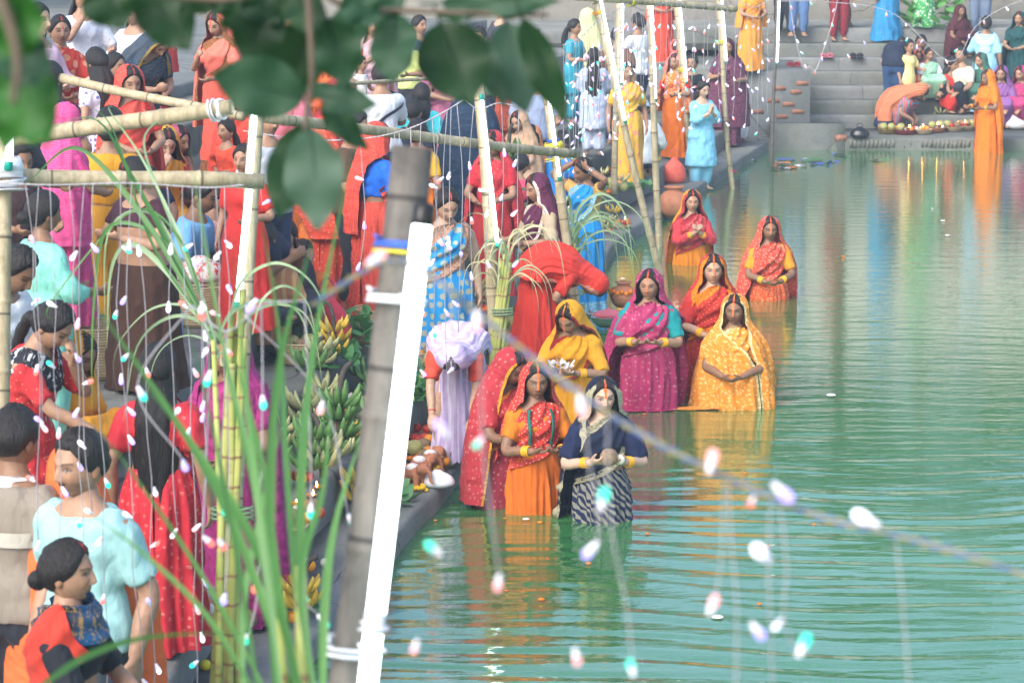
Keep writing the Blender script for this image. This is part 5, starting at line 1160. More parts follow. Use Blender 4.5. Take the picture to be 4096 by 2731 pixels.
def upright(label, base, bz, top, r, seed, tubes=(), ty=.07, mat=None, over=0., bind=(), lmat=None):
    B = p2z(base[0], base[1], bz); T = p2y(top[0], top[1], B[1]); Bx = ext(T, B, 1 + .35 / np.linalg.norm(T - B)) if bz <= 0 else B; Tx = ext(B, T, 1 + over)
    o = pole(label, Bx, Tx, r, r * .86, mat, seed); d = T - B
    for i, (a, b, lab) in enumerate(tubes):
        light_tube(lab, p2y(a[0], a[1], B[1] - ty), p2y(b[0], b[1], B[1] - ty), capm=M_CAPG, mat=lmat)
    for (y, h, m) in bind:
        f = (y - base[1]) / (top[1] - base[1]); P = B + (T - B) * f; wrap(o, P, d, r * 1.02 + (.03 if m is M_RAGY else .005), h, m, seed=seed)
    return o, B, T
# near leaning pole with the brightest tube
A = p2d(948, 338, 5.15); B = p2d(800, 1568, 5.15); Bx = ext(A, B, 3.6)
near_pole = pole('thick grey bamboo pole leaning close beside the brightest tube', Bx, A, .046, .041, M_BAMBOO_G, 3); near_pole['category'] = 'bamboo pole'
dv = A - B
for (y, h, m, n) in ((560, .018, M_TAPEB, 2), (577, .010, M_TAPEY, 1), (684, .022, M_RAG, 2), (1490, .03, M_RAG, 2)):
    f = (y - 338) / (1568 - 338.); wrap(near_pole, A + (B - A) * f, dv, .047, h, m, n=n, seed=int(y))
light_tube('long brilliant white tube light lashed to the near leaning pole', p2d(970, 512, 5.0), p2d(860, 1436, 5.0), .0185, M_LED, capm=M_CAPB, caps=(True, False))
light_tube('white tube light continuing below the joint on the near leaning pole', p2d(858, 1448, 5.0), p2d(800, 1960, 5.0), .0185, M_LED, capm=M_WHITE)
for y in (690, 1440, 1492):
    f = (y - 512) / (1436 - 512.); P = p2d(970, 512, 5.0) + (p2d(860, 1436, 5.0) - p2d(970, 512, 5.0)) * f; wrap(near_pole, P, dv, .0195, .012, M_RAG, n=1, seed=int(y))
# second post with two tubes, rails
A = p2d(602, 88, 12.2); B = p2d(504, 1568, 12.2); post2 = pole('pale bamboo post beside the near sugarcane with two tubes', ext(A, B, 1.5), A, .040, .036, None, 5)
light_tube('tube light high on the post beside the near sugarcane', p2d(596, 118, 12.08), p2d(572, 404, 12.08), .015, M_LED)
light_tube('tube light low on the post beside the near sugarcane', p2d(573, 432, 12.08), p2d(547, 694, 12.08), .016, M_LED)
A = p2d(8, 300, 11.6); B = p2d(6, 1568, 11.6); post0 = pole('bamboo corner post bound with white rag', ext(A, B, 1.3), A, .042, .038, None, 6)
light_tube('short tube light above the white rag binding', p2d(24, 300, 11.5), p2d(20, 372, 11.5), .017, M_LED)
wrap(post0, p2d(10, 405, 11.6), A - B, .075, .17, M_RAG, n=4, seed=4)
r1 = pole('bamboo rail tied with white cloth at its right end', p2d(22, 318, 12.3), p2d(532, 246, 12.0), .039, .036, None, 7); wrap(r1, p2d(497, 252, 12.03), p2d(532, 246, 12.0) - p2d(22, 318, 12.3), .041, .06, M_RAG, n=3)
pole('bamboo rail running level below the white cloth tie', p2d(-60, 400, 11.7), p2d(606, 416, 12.0), .040, .036, None, 8)
pole('bamboo rail slanting through the upper crowd', p2d(140, 178, 17.5), p2d(560, 268, 17.0), .032, .030, None, 9)
r3 = pole('long bamboo rail running out to the yellow wrapped pole', p2d(596, 268, 16.6), p2d(1326, 353, 20.2), .036, .034, None, 10)
pole('thin bamboo strip behind the fig branch', p2d(640, 200, 22), p2d(1040, 178, 24), .018, .016, None, 12)
upright('bamboo pole standing in the sugarcane bundle at the water edge', (1168, 1080), 0, (1098, 190), .046, 13, [((1106, 228), (1142, 556), 'tube light on the pole above the dry sugarcane tuft')], bind=((430, .02, M_RAG),))
upright('bamboo pole wrapped in yellow cloth where the rail meets it', (1346, 850), 0, (1238, 92), .045, 14, [((1249, 138), (1285, 405), 'tube light on the yellow wrapped pole')], bind=((345, .16, M_RAGY), (318, .02, M_TAPEB)))
upright('bamboo pole leaning steeply over the water beside the steps', (1518, 632), 0, (1360, -20), .040, 15, [((1378, -10), (1436, 276), 'tube light on the steeply leaning pole')], bind=((28, .03, simple('orange_tape', (.7, .3, .02), .5)),))
upright('bamboo pole planted straight on the offering ledge', (1410, 448), .42, (1422, -20), .040, 16, [((1430, -10), (1428, 190), 'tube light on the straight ledge pole')])
upright('bamboo pole standing in the water in front of the white cap', (1516, 565), 0, (1490, -20), .042, 17, [((1497, -10), (1506, 226), 'tube light in front of the white cap')], bind=((178, .02, M_RAG),))
upright('bamboo pole with a yellow rag beside the joined palms', (1592, 426), .05, (1550, -20), .040, 18, [((1560, -10), (1577, 186), 'tube light beside the joined palms')], bind=((158, .05, M_RAGY),))
upright('bamboo pole standing in front of the burgundy shawl', (1685, 432), 0, (1646, -20), .038, 19, [((1657, -10), (1669, 140), 'tube light in front of the burgundy shawl')], bind=((392, .03, cloth((.5, .05, .12), coord='obj')), (95, .05, M_RAGY)))
upright('slender dark bamboo pole by the corner of the landing', (1774, 382), 0, (1786, -20), .030, 20, [((1790, -10), (1785, 143), 'tube light on the slender corner pole')], mat=M_BAMBOO_G)
rt = pole('bamboo cross beam carrying the curtain of fairy lights', p2d(1270, -12, 27.5), p2d(1690, 20, 29.5), .042, .038, None, 21)
wrap(rt, p2d(1452, 3, 28.4), p2d(1690, 20, 29.5) - p2d(1270, -12, 27.5), .046, .10, M_RAGY, n=4)

# ---- fairy lights
M_CORD = simple('clear_cord', (.34, .33, .36), .35, .2); M_CORDB = simple('blue_cord', (.10, .15, .32), .5); M_CORDY = simple('yellow_cord', (.30, .27, .12), .5)
LEDC = {'r': ((1, .22, .18), .45), 'v': ((.45, .36, 1.0), .6), 'g': ((.04, .85, .60), .5), 'w': ((.85, .86, 1.0), .7), 'p': ((1.0, .42, .45), .5)}
M_FROST = emit('frosted_cap', (.75, .72, .95), .08, (.7, .68, .76))
BULB = {}
for kx, (c, s_) in LEDC.items():
    mb = MB(); z = np.array([0, .003, .010, .018, .026, .033, .038, .040]); r_ = np.array([.0035, .0048, .006, .0078, .0088, .0080, .005, .0005])
    ma = MB(); ma.lathe([(a, b) for a, b in zip(r_[:5], z[:5])], 12); mb.lathe([(a, b) for a, b in zip(r_[3:], z[3:])], 12)
    BULB[kx] = (ma.mesh('bulb', M_FROST), mb.mesh('led', emit('led_' + kx, c, s_, tuple(x * .5 for x in c))))
def bulb(parent, P, kx, dirv=None, sc=1.0):
    d = Vector(dirv if dirv is not None else (random.gauss(0, .5), random.gauss(0, .5), -1)).normalized()
    o = link('bulb', BULB[kx][0], parent, Vector(P) - parent.location, d.to_track_quat('Z', 'Y').to_euler(), sc); link('led', BULB[kx][1], o); return o
def cord(parent, pts, r=.0018, mats=None, turns=60, name='cord'):
    """two twisted strands"""
    P = np.array(pts) - np.array(parent.location); L = np.linalg.norm(np.diff(P, axis=0), axis=1).sum(); n = int(min(260, max(16, L / .022))); Q = spline(P, n)
    ph = np.linspace(0, L / .05 * 2 * np.pi, n); off = np.stack([np.cos(ph), np.sin(ph) * .6, np.sin(ph)], 1) * r * .9
    for s, m in ((1, 0), (-1, 1)):
        mb = MB(); mb.tube(Q + off * s, r, 5); mb.build(name, (mats or (M_CORD, M_CORD))[m], parent)
def strand(label, pts, drops, cr=.0018, mats=None, bs=1.0, seed=0, cat='fairy lights', spacing=.16, group=None, drop_len=(.3, .9)):
    """main cord along pts with hanging drops [(t, length)]; bulbs every ~spacing on drops"""
    rs = random.Random(seed); pts = [np.array(p, float) for p in pts]; t = thing('fairy_lights', label, cat, pts[0], group=group)
    cord(t, pts, cr, mats); Q = spline(np.array(pts), 200)
    for (f, L) in drops:
        q = Q[int(f * 199)]; n = max(3, int(L / spacing)); w = rs.uniform(-.03, .03)
        P = np.array([q + np.array([w * math.sin(i * 2.0 / n * 1.6) + .008 * math.sin(i * 2.3 + f * 40), .01 * math.sin(i * 1.7), -L * i / n]) for i in range(n + 1)])
        mb = MB(); mb.tube(spline(P, n * 3) - np.array(t.location), cr * .8, 4); mb.build('drop_cord', (mats or (M_CORD,))[0], t)
        for i in range(1, n + 1):
            if rs.random() < .72 or i == n: bulb(t, P[i] + np.array([rs.uniform(-.008, .008), 0, 0]), rs.choice('rvgwpwv'), (rs.gauss(0, .6), rs.gauss(0, .3), -1 if rs.random() < .8 else .4), bs)
    return t
D0 = 9.6
strand('curtain of fairy lights hanging from the left bamboo rail', [p2d(-40, 418, D0), p2d(120, 424, D0), p2d(300, 420, D0), p2d(470, 430, D0), p2d(560, 424, D0)],
       [(f, l) for f, l in zip((.16, .20, .25, .31, .35, .38, .47, .50, .53, .62, .66, .70, .74, .80, .86), (1.35, .9, 1.6, 2.1, 1.25, 2.45, .95, 1.9, 2.3, 1.3, 2.5, 1.7, .8, 1.2, .6))], .0022, bs=1.1, seed=2, spacing=.21)
strand('fairy lights looped along the long bamboo rail in front of the blue blouse', [p2d(560, 300, 14.6), p2d(700, 320, 14.6), p2d(830, 318, 14.6), p2d(930, 298, 14.6), p2d(1010, 262, 14.6), p2d(1066, 228, 14.6)],
       [(f, l) for f, l in zip((.06, .2, .40, .55, .58, .63, .68, .76, .80, .85, .90, .94), (.4, .3, .7, 1.75, 1.5, 1.25, 1.4, 1.2, .7, 1.5, 1.1, 1.3))], .0030, bs=1.35, seed=3, spacing=.34)
strand('fairy lights hanging on the pole above the dry sugarcane tuft', [p2d(1066, 228, 15.2), p2d(1100, 250, 15.2), p2d(1150, 236, 15.2), p2d(1215, 255, 15.2)], [(.2, 1.3), (.45, .9), (.66, .8), (.9, .9)], .0030, bs=1.3, seed=4, spacing=.3)
cur = []; rsx = random.Random(11)
for i in range(46):
    f = (i + rsx.uniform(.1, .9)) / 46; cur.append((f, rsx.uniform(.55, 1.35) + (1.5 * max(0, 1 - f / .25)) * rsx.uniform(.4, 1.2)))
strand('dense curtain of fairy lights under the cross beam', [p2d(1292, 104, 26), p2d(1335, 84, 26), p2d(1372, 48, 26.3), p2d(1415, 24, 26.6), p2d(1440, 8, 27), p2d(1480, 24, 27.2), p2d(1530, 6, 27.5), p2d(1600, 14, 28), p2d(1680, 10, 28.4)], cur, .0034, bs=1.35, seed=5, spacing=.19)
strand('fairy lights before the saffron sari on the landing', [p2d(1682, -8, 33), p2d(1730, 16, 33), p2d(1772, -4, 33)], [(f, l) for f, l in zip((.06, .2, .35, .5, .65, .8, .95), (1.5, 1.1, 1.5, 1.3, 1.6, 1.2, 1.5))], .0036, bs=1.4, seed=6, spacing=.24)
t = strand('fairy light cord looping down over the far steps', [p2d(1812, -12, 36), p2d(1822, 60, 36), p2d(1836, 125, 36), p2d(1848, 158, 36), p2d(1860, 152, 36), p2d(1873, 162, 36), p2d(1892, 112, 36), p2d(1914, 44, 36), p2d(1926, -12, 36)], [], .0045)
for k, (x, y) in enumerate(((1816, 12), (1824, 58), (1830, 90), (1838, 118), (1848, 147), (1872, 160), (1888, 130), (1898, 95), (1910, 52), (1916, 20))): bulb(t, p2d(x, y, 36), 'rvwgp'[k % 5], None, 1.5)
t = strand('fairy light cord stretched across the top of the far steps', [p2d(1786, 2, 36), p2d(1900, 4, 36), p2d(2050, 30, 36), p2d(2180, 140, 36), p2d(2240, 62, 36), p2d(2300, 20, 36), p2d(2380, -10, 36)], [], .004)
for k, (x, y) in enumerate(((1860, 3), (1960, 8), (2036, 28), (2080, 52), (2120, 90), (2172, 136), (2200, 112), (2226, 78), (2260, 46), (2310, 16), (1984, 94), (1946, 124), (2085, 86), (2106, 102))): bulb(t, p2d(x, y, 36), 'gvrwvp'[k % 6], None, 1.6)
# the near rope across the water
dn = 3.1
near = strand('blue and yellow twisted light cord sagging out over the water', [p2d(720, 700, 4.0), p2d(843, 618, 3.7), p2d(925, 600, 3.4), p2d(1000, 640, dn), p2d(1095, 716, dn), p2d(1200, 802, dn), p2d(1335, 905, dn), p2d(1480, 1000, dn), p2d(1640, 1082, dn), p2d(1770, 1140, dn), p2d(1900, 1190, dn), p2d(2050, 1226, dn), p2d(2200, 1268, dn), p2d(2420, 1340, dn)], [], .0030, (M_CORDB, M_CORDY), bs=1.0, seed=8)
NB = [(843, 607, 'p', 1.0), (1095, 712, 'p', .9), (1330, 907, 'p', .95), (1628, 1086, 'p', 1.1), (1733, 1138, 'r', .6), (1774, 1108, 'v', 1.25), (1772, 1290, 'w', 1.35), (2020, 1208, 'w', 1.3), (1628, 1412, 'p', .95), (1725, 1428, 'v', .95), (1797, 1420, 'w', .6), (1833, 1507, 'g', 1.1),
      (1378, 1172, 'g', 1.05), (1374, 1243, 'v', .95), (1320, 1486, 'p', .8), (1456, 1552, 'g', .8), (1148, 1317, 'p', .8), (1013, 1272, 'g', .85), (960, 1467, 'p', .65), (1110, 1003, 'g', .65), (1030, 1003, 'v', .9), (1745, 1575, 'w', .8)]
for (x, y, c, s) in NB: bulb(near, p2d(x, y, dn - .03), c, (random.gauss(0, .7), random.gauss(0, .3), random.choice((-1, -1, .7))), s * .70)
mb = MB()
for P in ([(1672, 1095), (1680, 1250), (1692, 1400), (1690, 1600)], [(1664, 1095), (1655, 1300), (1632, 1405)], [(1770, 1145), (1765, 1290), (1775, 1600)], [(1790, 1150), (1806, 1300), (1800, 1420), (1832, 1500)], [(2056, 1228), (2070, 1350), (2090, 1600)], [(1336, 905), (1352, 1060), (1376, 1170), (1372, 1245)], [(1395, 940), (1400, 1180), (1440, 1400), (1456, 1560)], [(1104, 720), (1108, 1000), (1130, 1200), (1148, 1320)], [(1040, 670), (1034, 1005)]):
    mb = MB(); mb.tube(spline([p2d(x, y, dn) for x, y in P], 24) - np.array(near.location), .0011, 5); mb.build('drop_cord', M_CORD, near)
t = strand('short string of lights caught in the near cane blades', [p2d(440, 700, 6.5), p2d(520, 760, 6.3), p2d(600, 700, 6.2), p2d(700, 690, 6.0)], [], .002, bs=1)
for (x, y, c) in ((730, 1410, 'g'), (695, 1355, 'g'), (575, 1447, 'g'), (518, 1362, 'v'), (593, 1327, 'r'), (715, 1155, 'g'), (603, 908, 'g'), (484, 850, 'g'), (462, 700, 'r'), (590, 686, 'v'), (466, 1230, 'r'), (502, 1236, 'r'), (420, 1055, 'v'), (316, 886, 'g'), (526, 1150, 'g'), (800, 1180, 'g'), (742, 920, 'p')): bulb(t, p2d(x, y, 6.0), c, None, 1.0)
mb = MB()
for P in ([(470, 720), (480, 850), (466, 1230)], [(600, 700), (603, 908), (593, 1327), (575, 1447)], [(700, 690), (715, 1155), (695, 1355), (730, 1410)], [(520, 760), (526, 1150), (518, 1362)], [(560, 720), (742, 920), (800, 1180)], [(440, 700), (316, 886), (420, 1055)]):
    mb = MB(); mb.tube(spline([p2d(x, y, 6.05) for x, y in P], 20) - np.array(t.location), .0018, 4); mb.build('drop_cord', M_CORD, t)
# ================================================================== CANE AND BRANCHES
M_CANE = _leafmat('cane_leaf', (.05, .16, .045), (.11, .26, .07), .3); M_CANEP = _leafmat('cane_leaf_pale', (.22, .34, .20), (.38, .50, .30), .3); M_DRY = _leafmat('dry_cane_leaf', (.40, .36, .18), (.55, .52, .32), .25)
def _stalk():
    t = NT('cane_stalk'); uv = t.coord('UV'); sep = t.n('SeparateXYZ'); t.l(uv, sep.inputs[0]); co = t.coord()
    b = t.ramp(t.noise(co, 7, 3), [(.3, (.28, .34, .08)), (.7, (.45, .45, .14))]); fr = t.math('FRACT', t.math('MULTIPLY', sep.outputs[1], 1 / .13)); b = t.mix(t.math('LESS_THAN', fr, .10), b, (.25, .16, .07))
    b = t.mix(t.ramp(t.noise(co, 16, 3), [(.56, 0), (.7, .6)]), b, (.30, .16, .14)); t.set(base=b, rough=.4, spec=.4); return t.m
M_STALK = _stalk(); M_FIGRED = simple('fig', (.55, .09, .03), .5)
def blade(mb, pts, w, n=26, fold=.25, twist=.6, seed=0):
    """long leaf: tapering strip folded on its midrib"""
    rs = np.random.RandomState(seed); P = spline(np.array(pts, float), n); T = np.gradient(P, axis=0); T /= np.linalg.norm(T, axis=1, keepdims=True)
    t = np.linspace(0, 1, n); up = np.array([rs.normal() * .3, -1, .35 + rs.normal() * .2]); a = np.cross(T, up); a /= np.linalg.norm(a, axis=1, keepdims=True); nn = np.cross(a, T)
    tw = twist * rs.normal() * t; a2 = a * np.cos(tw)[:, None] + nn * np.sin(tw)[:, None]; n2 = np.cross(a2, T)
    ww = w * .5 * np.minimum(1, .45 + 2.2 * t) * np.clip((1 - t) / .55, 0.02, 1) ** .8
    G = np.stack([P - a2 * ww[:, None], P - n2 * (ww * fold)[:, None], P + a2 * ww[:, None]], 1)
    mb.grid(G)
def cane_leaf(parent, pts, w, mat, seed=0):
    mb = MB(); blade(mb, np.array(pts) - np.array(parent.location), w, seed=seed); return mb.build('leaf', mat, parent)
# near blades, out of focus
D = 4.6
near_cane = thing('sugarcane_clump', 'out of focus green sugarcane blades fanning up close by', 'sugarcane', p2d(690, 1900, D))
BL = [([(660, 1700), (600, 1200), (510, 780), (435, 345)], 30), ([(720, 1700), (600, 1280), (400, 960), (195, 665)], 46), ([(690, 1640), (560, 1260), (430, 1010), (305, 850)], 38), ([(640, 1700), (620, 1250), (640, 850), (720, 545)], 44), ([(720, 1700), (690, 1200), (720, 800), (812, 340)], 40),
      ([(650, 1640), (600, 1200), (560, 850), (535, 540)], 42), ([(740, 1660), (745, 1400), (770, 1200), (835, 985)], 40), ([(620, 1650), (480, 1420), (330, 1270), (205, 1175)], 24), ([(640, 1640), (470, 1330), (300, 1080), (180, 925)], 22), ([(60, 1600), (190, 1510), (340, 1462), (560, 1450)], 30),
      ([(600, 1640), (540, 1250), (470, 900), (400, 640)], 26), ([(700, 1640), (660, 1100), (640, 760), (600, 500)], 30), ([(730, 1640), (690, 1330), (740, 1130), (760, 930)], 34), ([(560, 1640), (560, 1380), (610, 1130), (650, 960)], 30), ([(690, 1640), (640, 1350), (600, 1050), (520, 760)], 34)]
for i, (p, w) in enumerate(BL):
    dd = D + random.uniform(-.35, .35); cane_leaf(near_cane, [p2d(x, y, dd + .1 * j) for j, (x, y) in enumerate(p)], w * U / (FPX / dd) * .56, M_CANE, i)
for k, (x0, x1, y1) in enumerate(((700, 690, 1300), (650, 640, 1420))):
    mb = MB(); mb.tube(np.array([p2d(x0, 1900, D), p2d((x0 + x1) / 2, 1600, D), p2d(x1, y1, D)]) - np.array(near_cane.location), [.016, .015, .009], 10); mb.build('stalk', M_STALK, near_cane)
def bundle(label, base, bz, top, n, r, spread, leaves, seed, drytop=False, tie=None, L=(.5, .9), leafmat=None, lw=.03):
    """canes tied together; base/top pixels"""
    rs = np.random.RandomState(seed); B = p2z(base[0], base[1], bz) if bz is not None else p2d(base[0], base[1], base[2]); T = p2y(top[0], top[1], B[1])
    t = thing('sugarcane_bundle', label, 'sugarcane', B); H = T - B
    for k in range(n):
        a = rs.uniform(0, 6.28); o0 = np.array([math.cos(a), math.sin(a) * .6, 0]) * spread * rs.uniform(.4, 1.2); o1 = np.array([math.cos(a + 1), math.sin(a + 1) * .6, 0]) * spread * rs.uniform(.3, .9)
        f = rs.uniform(.86, 1.06); mid = H * .5 + (o0 + o1) * .3 + np.array([rs.normal() * .012, 0, 0]); pts = spline(np.array([o0 - np.array([0, 0, .25 if bz == 0 else 0]), mid, H * f + o1]), 22)
        ts = np.arange(22); mb = MB(); mb.tube(pts, r * (1 + .10 * (ts % 3 == 0)) * np.linspace(1.05, .75, 22), 9); mb.build('stalk', M_STALK, t)
    for k in range(leaves):
        a = rs.uniform(0, 6.28); l = rs.uniform(*L); st = H * rs.uniform(.8, 1.03) + rs.normal(size=3) * spread * .4; out = np.array([math.cos(a), math.sin(a) * .5, 0]); up = rs.uniform(.35, .85)
        pts = [st, st + out * l * .12 + np.array([0, 0, l * up * .5]), st + out * l * .42 + np.array([0, 0, l * up * .72]), st + out * l * .72 + np.array([0, 0, l * (up * .4)]), st + out * l * .85 + np.array([0, 0, -l * rs.uniform(.0, .5)])]
        mb = MB(); blade(mb, pts, lw * rs.uniform(.5, 1.1), seed=seed * 50 + k); mb.build('leaf', (M_DRY if (drytop and k % 3) else (leafmat or M_CANEP)), t)
    if tie is not None:
        for f in tie:
            mb = MB(); th = np.linspace(0, 6.28 * 3, 60); mb.tube(np.stack([np.cos(th) * spread * 1.25, np.sin(th) * spread * .8, np.linspace(-.03, .03, 60)], 1) + H * f, .006, 5); mb.build('binding', M_CANEP, t)
    return t
bundle('ripe sugarcane stalks with a dry tangled tuft standing in the water', (1112, 1085), 0, (1168, 590), 8, .017, .06, 26, 3, True, (.35, .75), (.25, .6), lw=.018)
bundle('fresh sugarcane bundle with drooping pale leaves behind the yellow sari', (1332, 780), .0, (1312, 560), 8, .018, .06, 34, 8, False, (.35, .5), (.5, 1.05), lw=.03)
cl = bundle('tall sugarcane stalks beside the post with two tubes', (520, 1720, 11.3), None, (545, 720), 6, .018, .07, 6, 12, False, (.55,), (.35, .6), M_CANEP, .016)
# thin arching leaves at the left
th_ = thing('sugarcane_plant', 'thin arching sugarcane leaves hanging under the left rail', 'sugarcane', p2d(480, 760, 10.5))
AR = [[(490, 800), (420, 560), (300, 485), (120, 690), (118, 740)], [(500, 820), (430, 640), (350, 490), (250, 530), (240, 760)], [(470, 760), (400, 590), (300, 400), (210, 270), (40, 330)], [(500, 800), (430, 580), (330, 370), (250, 250), (290, 260)], [(490, 780), (380, 560), (250, 520), (215, 700), (210, 960)], [(480, 760), (380, 620), (300, 560), (255, 620), (245, 800)],
      [(470, 740), (350, 560), (260, 300), (200, 240)], [(510, 840), (470, 700), (390, 500), (330, 330), (380, 260)], [(450, 700), (330, 500), (180, 340), (60, 420)], [(480, 760), (420, 700), (330, 720), (260, 830), (300, 1000)]]
for i, p in enumerate(AR): cane_leaf(th_, [p2d(x, y, 10.5 + .08 * j) for j, (x, y) in enumerate(p)], .011 + .006 * (i % 3), M_CANEP if i % 2 else M_CANE, 70 + i)
mb = MB(); mb.tube(np.array([p2d(500, 1700, 10.5), p2d(508, 1200, 10.5), p2d(490, 780, 10.5)]) - np.array(th_.location), [.017, .016, .01], 9); mb.build('stalk', M_STALK, th_)

# ---- fig branch across the top
def _fig(name, c1, c2):
    t = NT(name); co = t.coord(); b = t.ramp(t.noise(co, 14, 3), [(.3, c1), (.7, c2)]); t.set(base=b, rough=.5, spec=.22); t.bump(t.noise(co, 60, 3), .2, .004)
    tl = t.n('BsdfTranslucent'); tl.inputs[0].default_value = (.08, .22, .02, 1); mx = t.n('MixShader'); mx.inputs[0].default_value = .18; t.l(t.p.outputs[0], mx.inputs[1]); t.l(tl.outputs[0], mx.inputs[2]); t.l(mx.outputs[0], t.out.inputs[0]); return t.m
M_FD = _fig('fig_leaf_shaded', (.006, .026, .010), (.011, .04, .015)); M_FM = _fig('fig_leaf', (.014, .05, .026), (.026, .07, .04)); M_FG = _fig('fig_leaf_skylit_underside', (.04, .085, .06), (.065, .115, .085)); M_FL = _fig('fig_leaf_lit', (.012, .075, .010), (.025, .12, .016))  # leaf colours carry painted light: shaded tops, skylit grey undersides, lit green
def fig_leaf(parent, b, t, w, d, mat, seed, tilt=0.):
    rs = np.random.RandomState(seed); A = p2d(b[0], b[1], d); T = p2d(t[0], t[1], d + rs.uniform(-.04, .05)); ax = T - A; L = np.linalg.norm(ax); ax /= L
    view = np.array([0, -1, .17]); lat = np.cross(ax, view); lat /= np.linalg.norm(lat); nrm = np.cross(lat, ax); an = rs.uniform(-.28, .28) + tilt; lat2 = lat * math.cos(an) + nrm * math.sin(an); nrm2 = np.cross(lat2, ax)
    W = w * U / (FPX / d) * .57; u = np.linspace(0, 1, 22); prof = (np.sin(np.pi * u ** .86) ** .75) * (1 - .25 * ss(.7, 1, u)); prof = prof + .0
    v = np.linspace(-1, 1, 9); curl = rs.uniform(.05, .16)
    G = A + ax * (u * L)[:, None, None] + lat2 * (v[None, :] * prof[:, None] * W)[..., None] + nrm2 * ((np.abs(v)[None, :] * .22 - v[None, :] ** 2 * .10) * prof[:, None] * W + curl * L * (u[:, None] ** 2) * .6)[..., None]
    G = G + nrm2 * (.006 * np.sin(u * 14)[:, None] * np.abs(v)[None, :])[..., None]
    mb = MB(); mb.grid(G - np.array(parent.location)); mb.tube(np.array([A - ax * .03, A, A + ax * L * .5, A + ax * L * .96]) + nrm2 * .002 - np.array(parent.location), [.0022, .0022, .0016, .0006], 5)
    return mb.build('leaf', mat, parent)
fb = thing('fig_branch', 'dark fig branch with broad leaves hanging over the crowd', 'branch', p2d(700, -120, 3.9))
def twig(parent, pts, d, r0, r1, mat=M_BARK):
    mb = MB(); mb.tube(spline([p2d(x, y, d) for x, y in pts], 24) - np.array(parent.location), np.linspace(r0, r1, 24), 8); return mb.build('twig', mat, parent)
twig(fb, [(700, -130), (712, 60), (716, 180), (704, 262), (700, 300)], 3.9, .006, .003); twig(fb, [(690, -60), (800, 18), (930, 24), (1100, 30), (1260, 34)], 3.95, .006, .003); twig(fb, [(700, -80), (560, -10), (420, -6), (250, -30)], 3.9, .008, .004)
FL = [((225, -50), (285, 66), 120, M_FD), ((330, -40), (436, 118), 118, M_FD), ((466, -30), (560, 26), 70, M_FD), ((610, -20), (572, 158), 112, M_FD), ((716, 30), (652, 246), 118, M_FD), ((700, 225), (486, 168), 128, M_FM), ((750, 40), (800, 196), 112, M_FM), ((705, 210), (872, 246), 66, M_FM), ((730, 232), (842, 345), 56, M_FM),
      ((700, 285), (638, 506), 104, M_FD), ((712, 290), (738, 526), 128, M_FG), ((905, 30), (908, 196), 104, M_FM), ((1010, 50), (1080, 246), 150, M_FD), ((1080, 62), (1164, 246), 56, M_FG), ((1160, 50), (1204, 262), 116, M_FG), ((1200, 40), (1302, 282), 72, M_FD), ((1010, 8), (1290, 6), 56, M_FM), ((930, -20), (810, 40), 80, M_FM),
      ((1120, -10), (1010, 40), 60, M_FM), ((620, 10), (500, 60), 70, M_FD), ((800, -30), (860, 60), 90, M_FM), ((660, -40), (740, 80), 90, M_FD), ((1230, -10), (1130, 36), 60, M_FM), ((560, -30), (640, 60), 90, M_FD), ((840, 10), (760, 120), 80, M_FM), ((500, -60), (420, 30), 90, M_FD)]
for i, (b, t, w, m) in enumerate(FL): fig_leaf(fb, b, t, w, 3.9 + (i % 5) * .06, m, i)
for (x, y) in ((730, 240),):
    mb = MB(); mb.ball(p2d(x, y, 3.9) - np.array(fb.location), .008, 10, 7); mb.build('fig', M_FIGRED, fb)
fb2 = thing('fig_branch', 'brighter green blurred leaves at the edge above the white rag', 'branch', p2d(-40, -60, 2.7))
twig(fb2, [(-40, -80), (10, 20), (40, 140), (30, 240)], 2.7, .008, .004)
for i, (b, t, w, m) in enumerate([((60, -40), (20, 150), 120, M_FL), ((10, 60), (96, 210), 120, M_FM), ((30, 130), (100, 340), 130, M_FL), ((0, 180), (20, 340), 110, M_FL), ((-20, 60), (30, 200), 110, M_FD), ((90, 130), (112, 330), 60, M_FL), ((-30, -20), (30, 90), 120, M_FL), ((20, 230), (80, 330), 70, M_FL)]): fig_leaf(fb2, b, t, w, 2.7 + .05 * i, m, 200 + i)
# ================================================================== OFFERINGS ON THE STEPS
def hit(px, py):
    """where the line of sight through a 2352-view pixel meets the ghat"""
    r = ray(px * U, py * U)
    for d in np.arange(5, 60, .02):
        p = _cO + r * d; g = ground(p[0], p[1])
        if g > 0 and p[2] <= g + .002: return np.array([p[0], p[1], g])
        if p[2] < -.02: return np.array([p[0], p[1], .0])
    return p
_lab = {}
M_BANG = simple('banana_green', (.10, .22, .06), .45, .35, 14); M_BANY = simple('banana_yellow', (.62, .42, .05), .45, .35, 16); M_BANP = simple('banana_pale', (.42, .42, .20), .5, .3, 14); M_STEM = simple('banana_stem', (.06, .05, .04), .8, .4, 20)
M_CLAY = simple('terracotta', (.42, .17, .09), .8, .2, 12, .2); M_CLAYW = simple('lime_wash', (.75, .72, .7), .8, .1); M_MARI = simple('marigold', (.85, .22, .01), .7, .25, 60, .5); M_MARIY = simple('marigold_yellow', (.85, .5, .02), .7, .25, 60, .5)
M_COCO = simple('coconut', (.25, .17, .10), .9, .35, 40, .6); M_COCOG = simple('green_coconut', (.38, .38, .14), .6, .25, 12); M_APPLE = simple('apple', (.5, .04, .03), .35, .4, 14); M_ORANGE = simple('orange_fruit', (.8, .3, .02), .5, .15, 20); M_LEAFG = _leafmat('betel_leaf', (.05, .18, .06), (.12, .30, .12), .2); M_GRAPE = simple('grape', (.35, .5, .12), .3, .2)
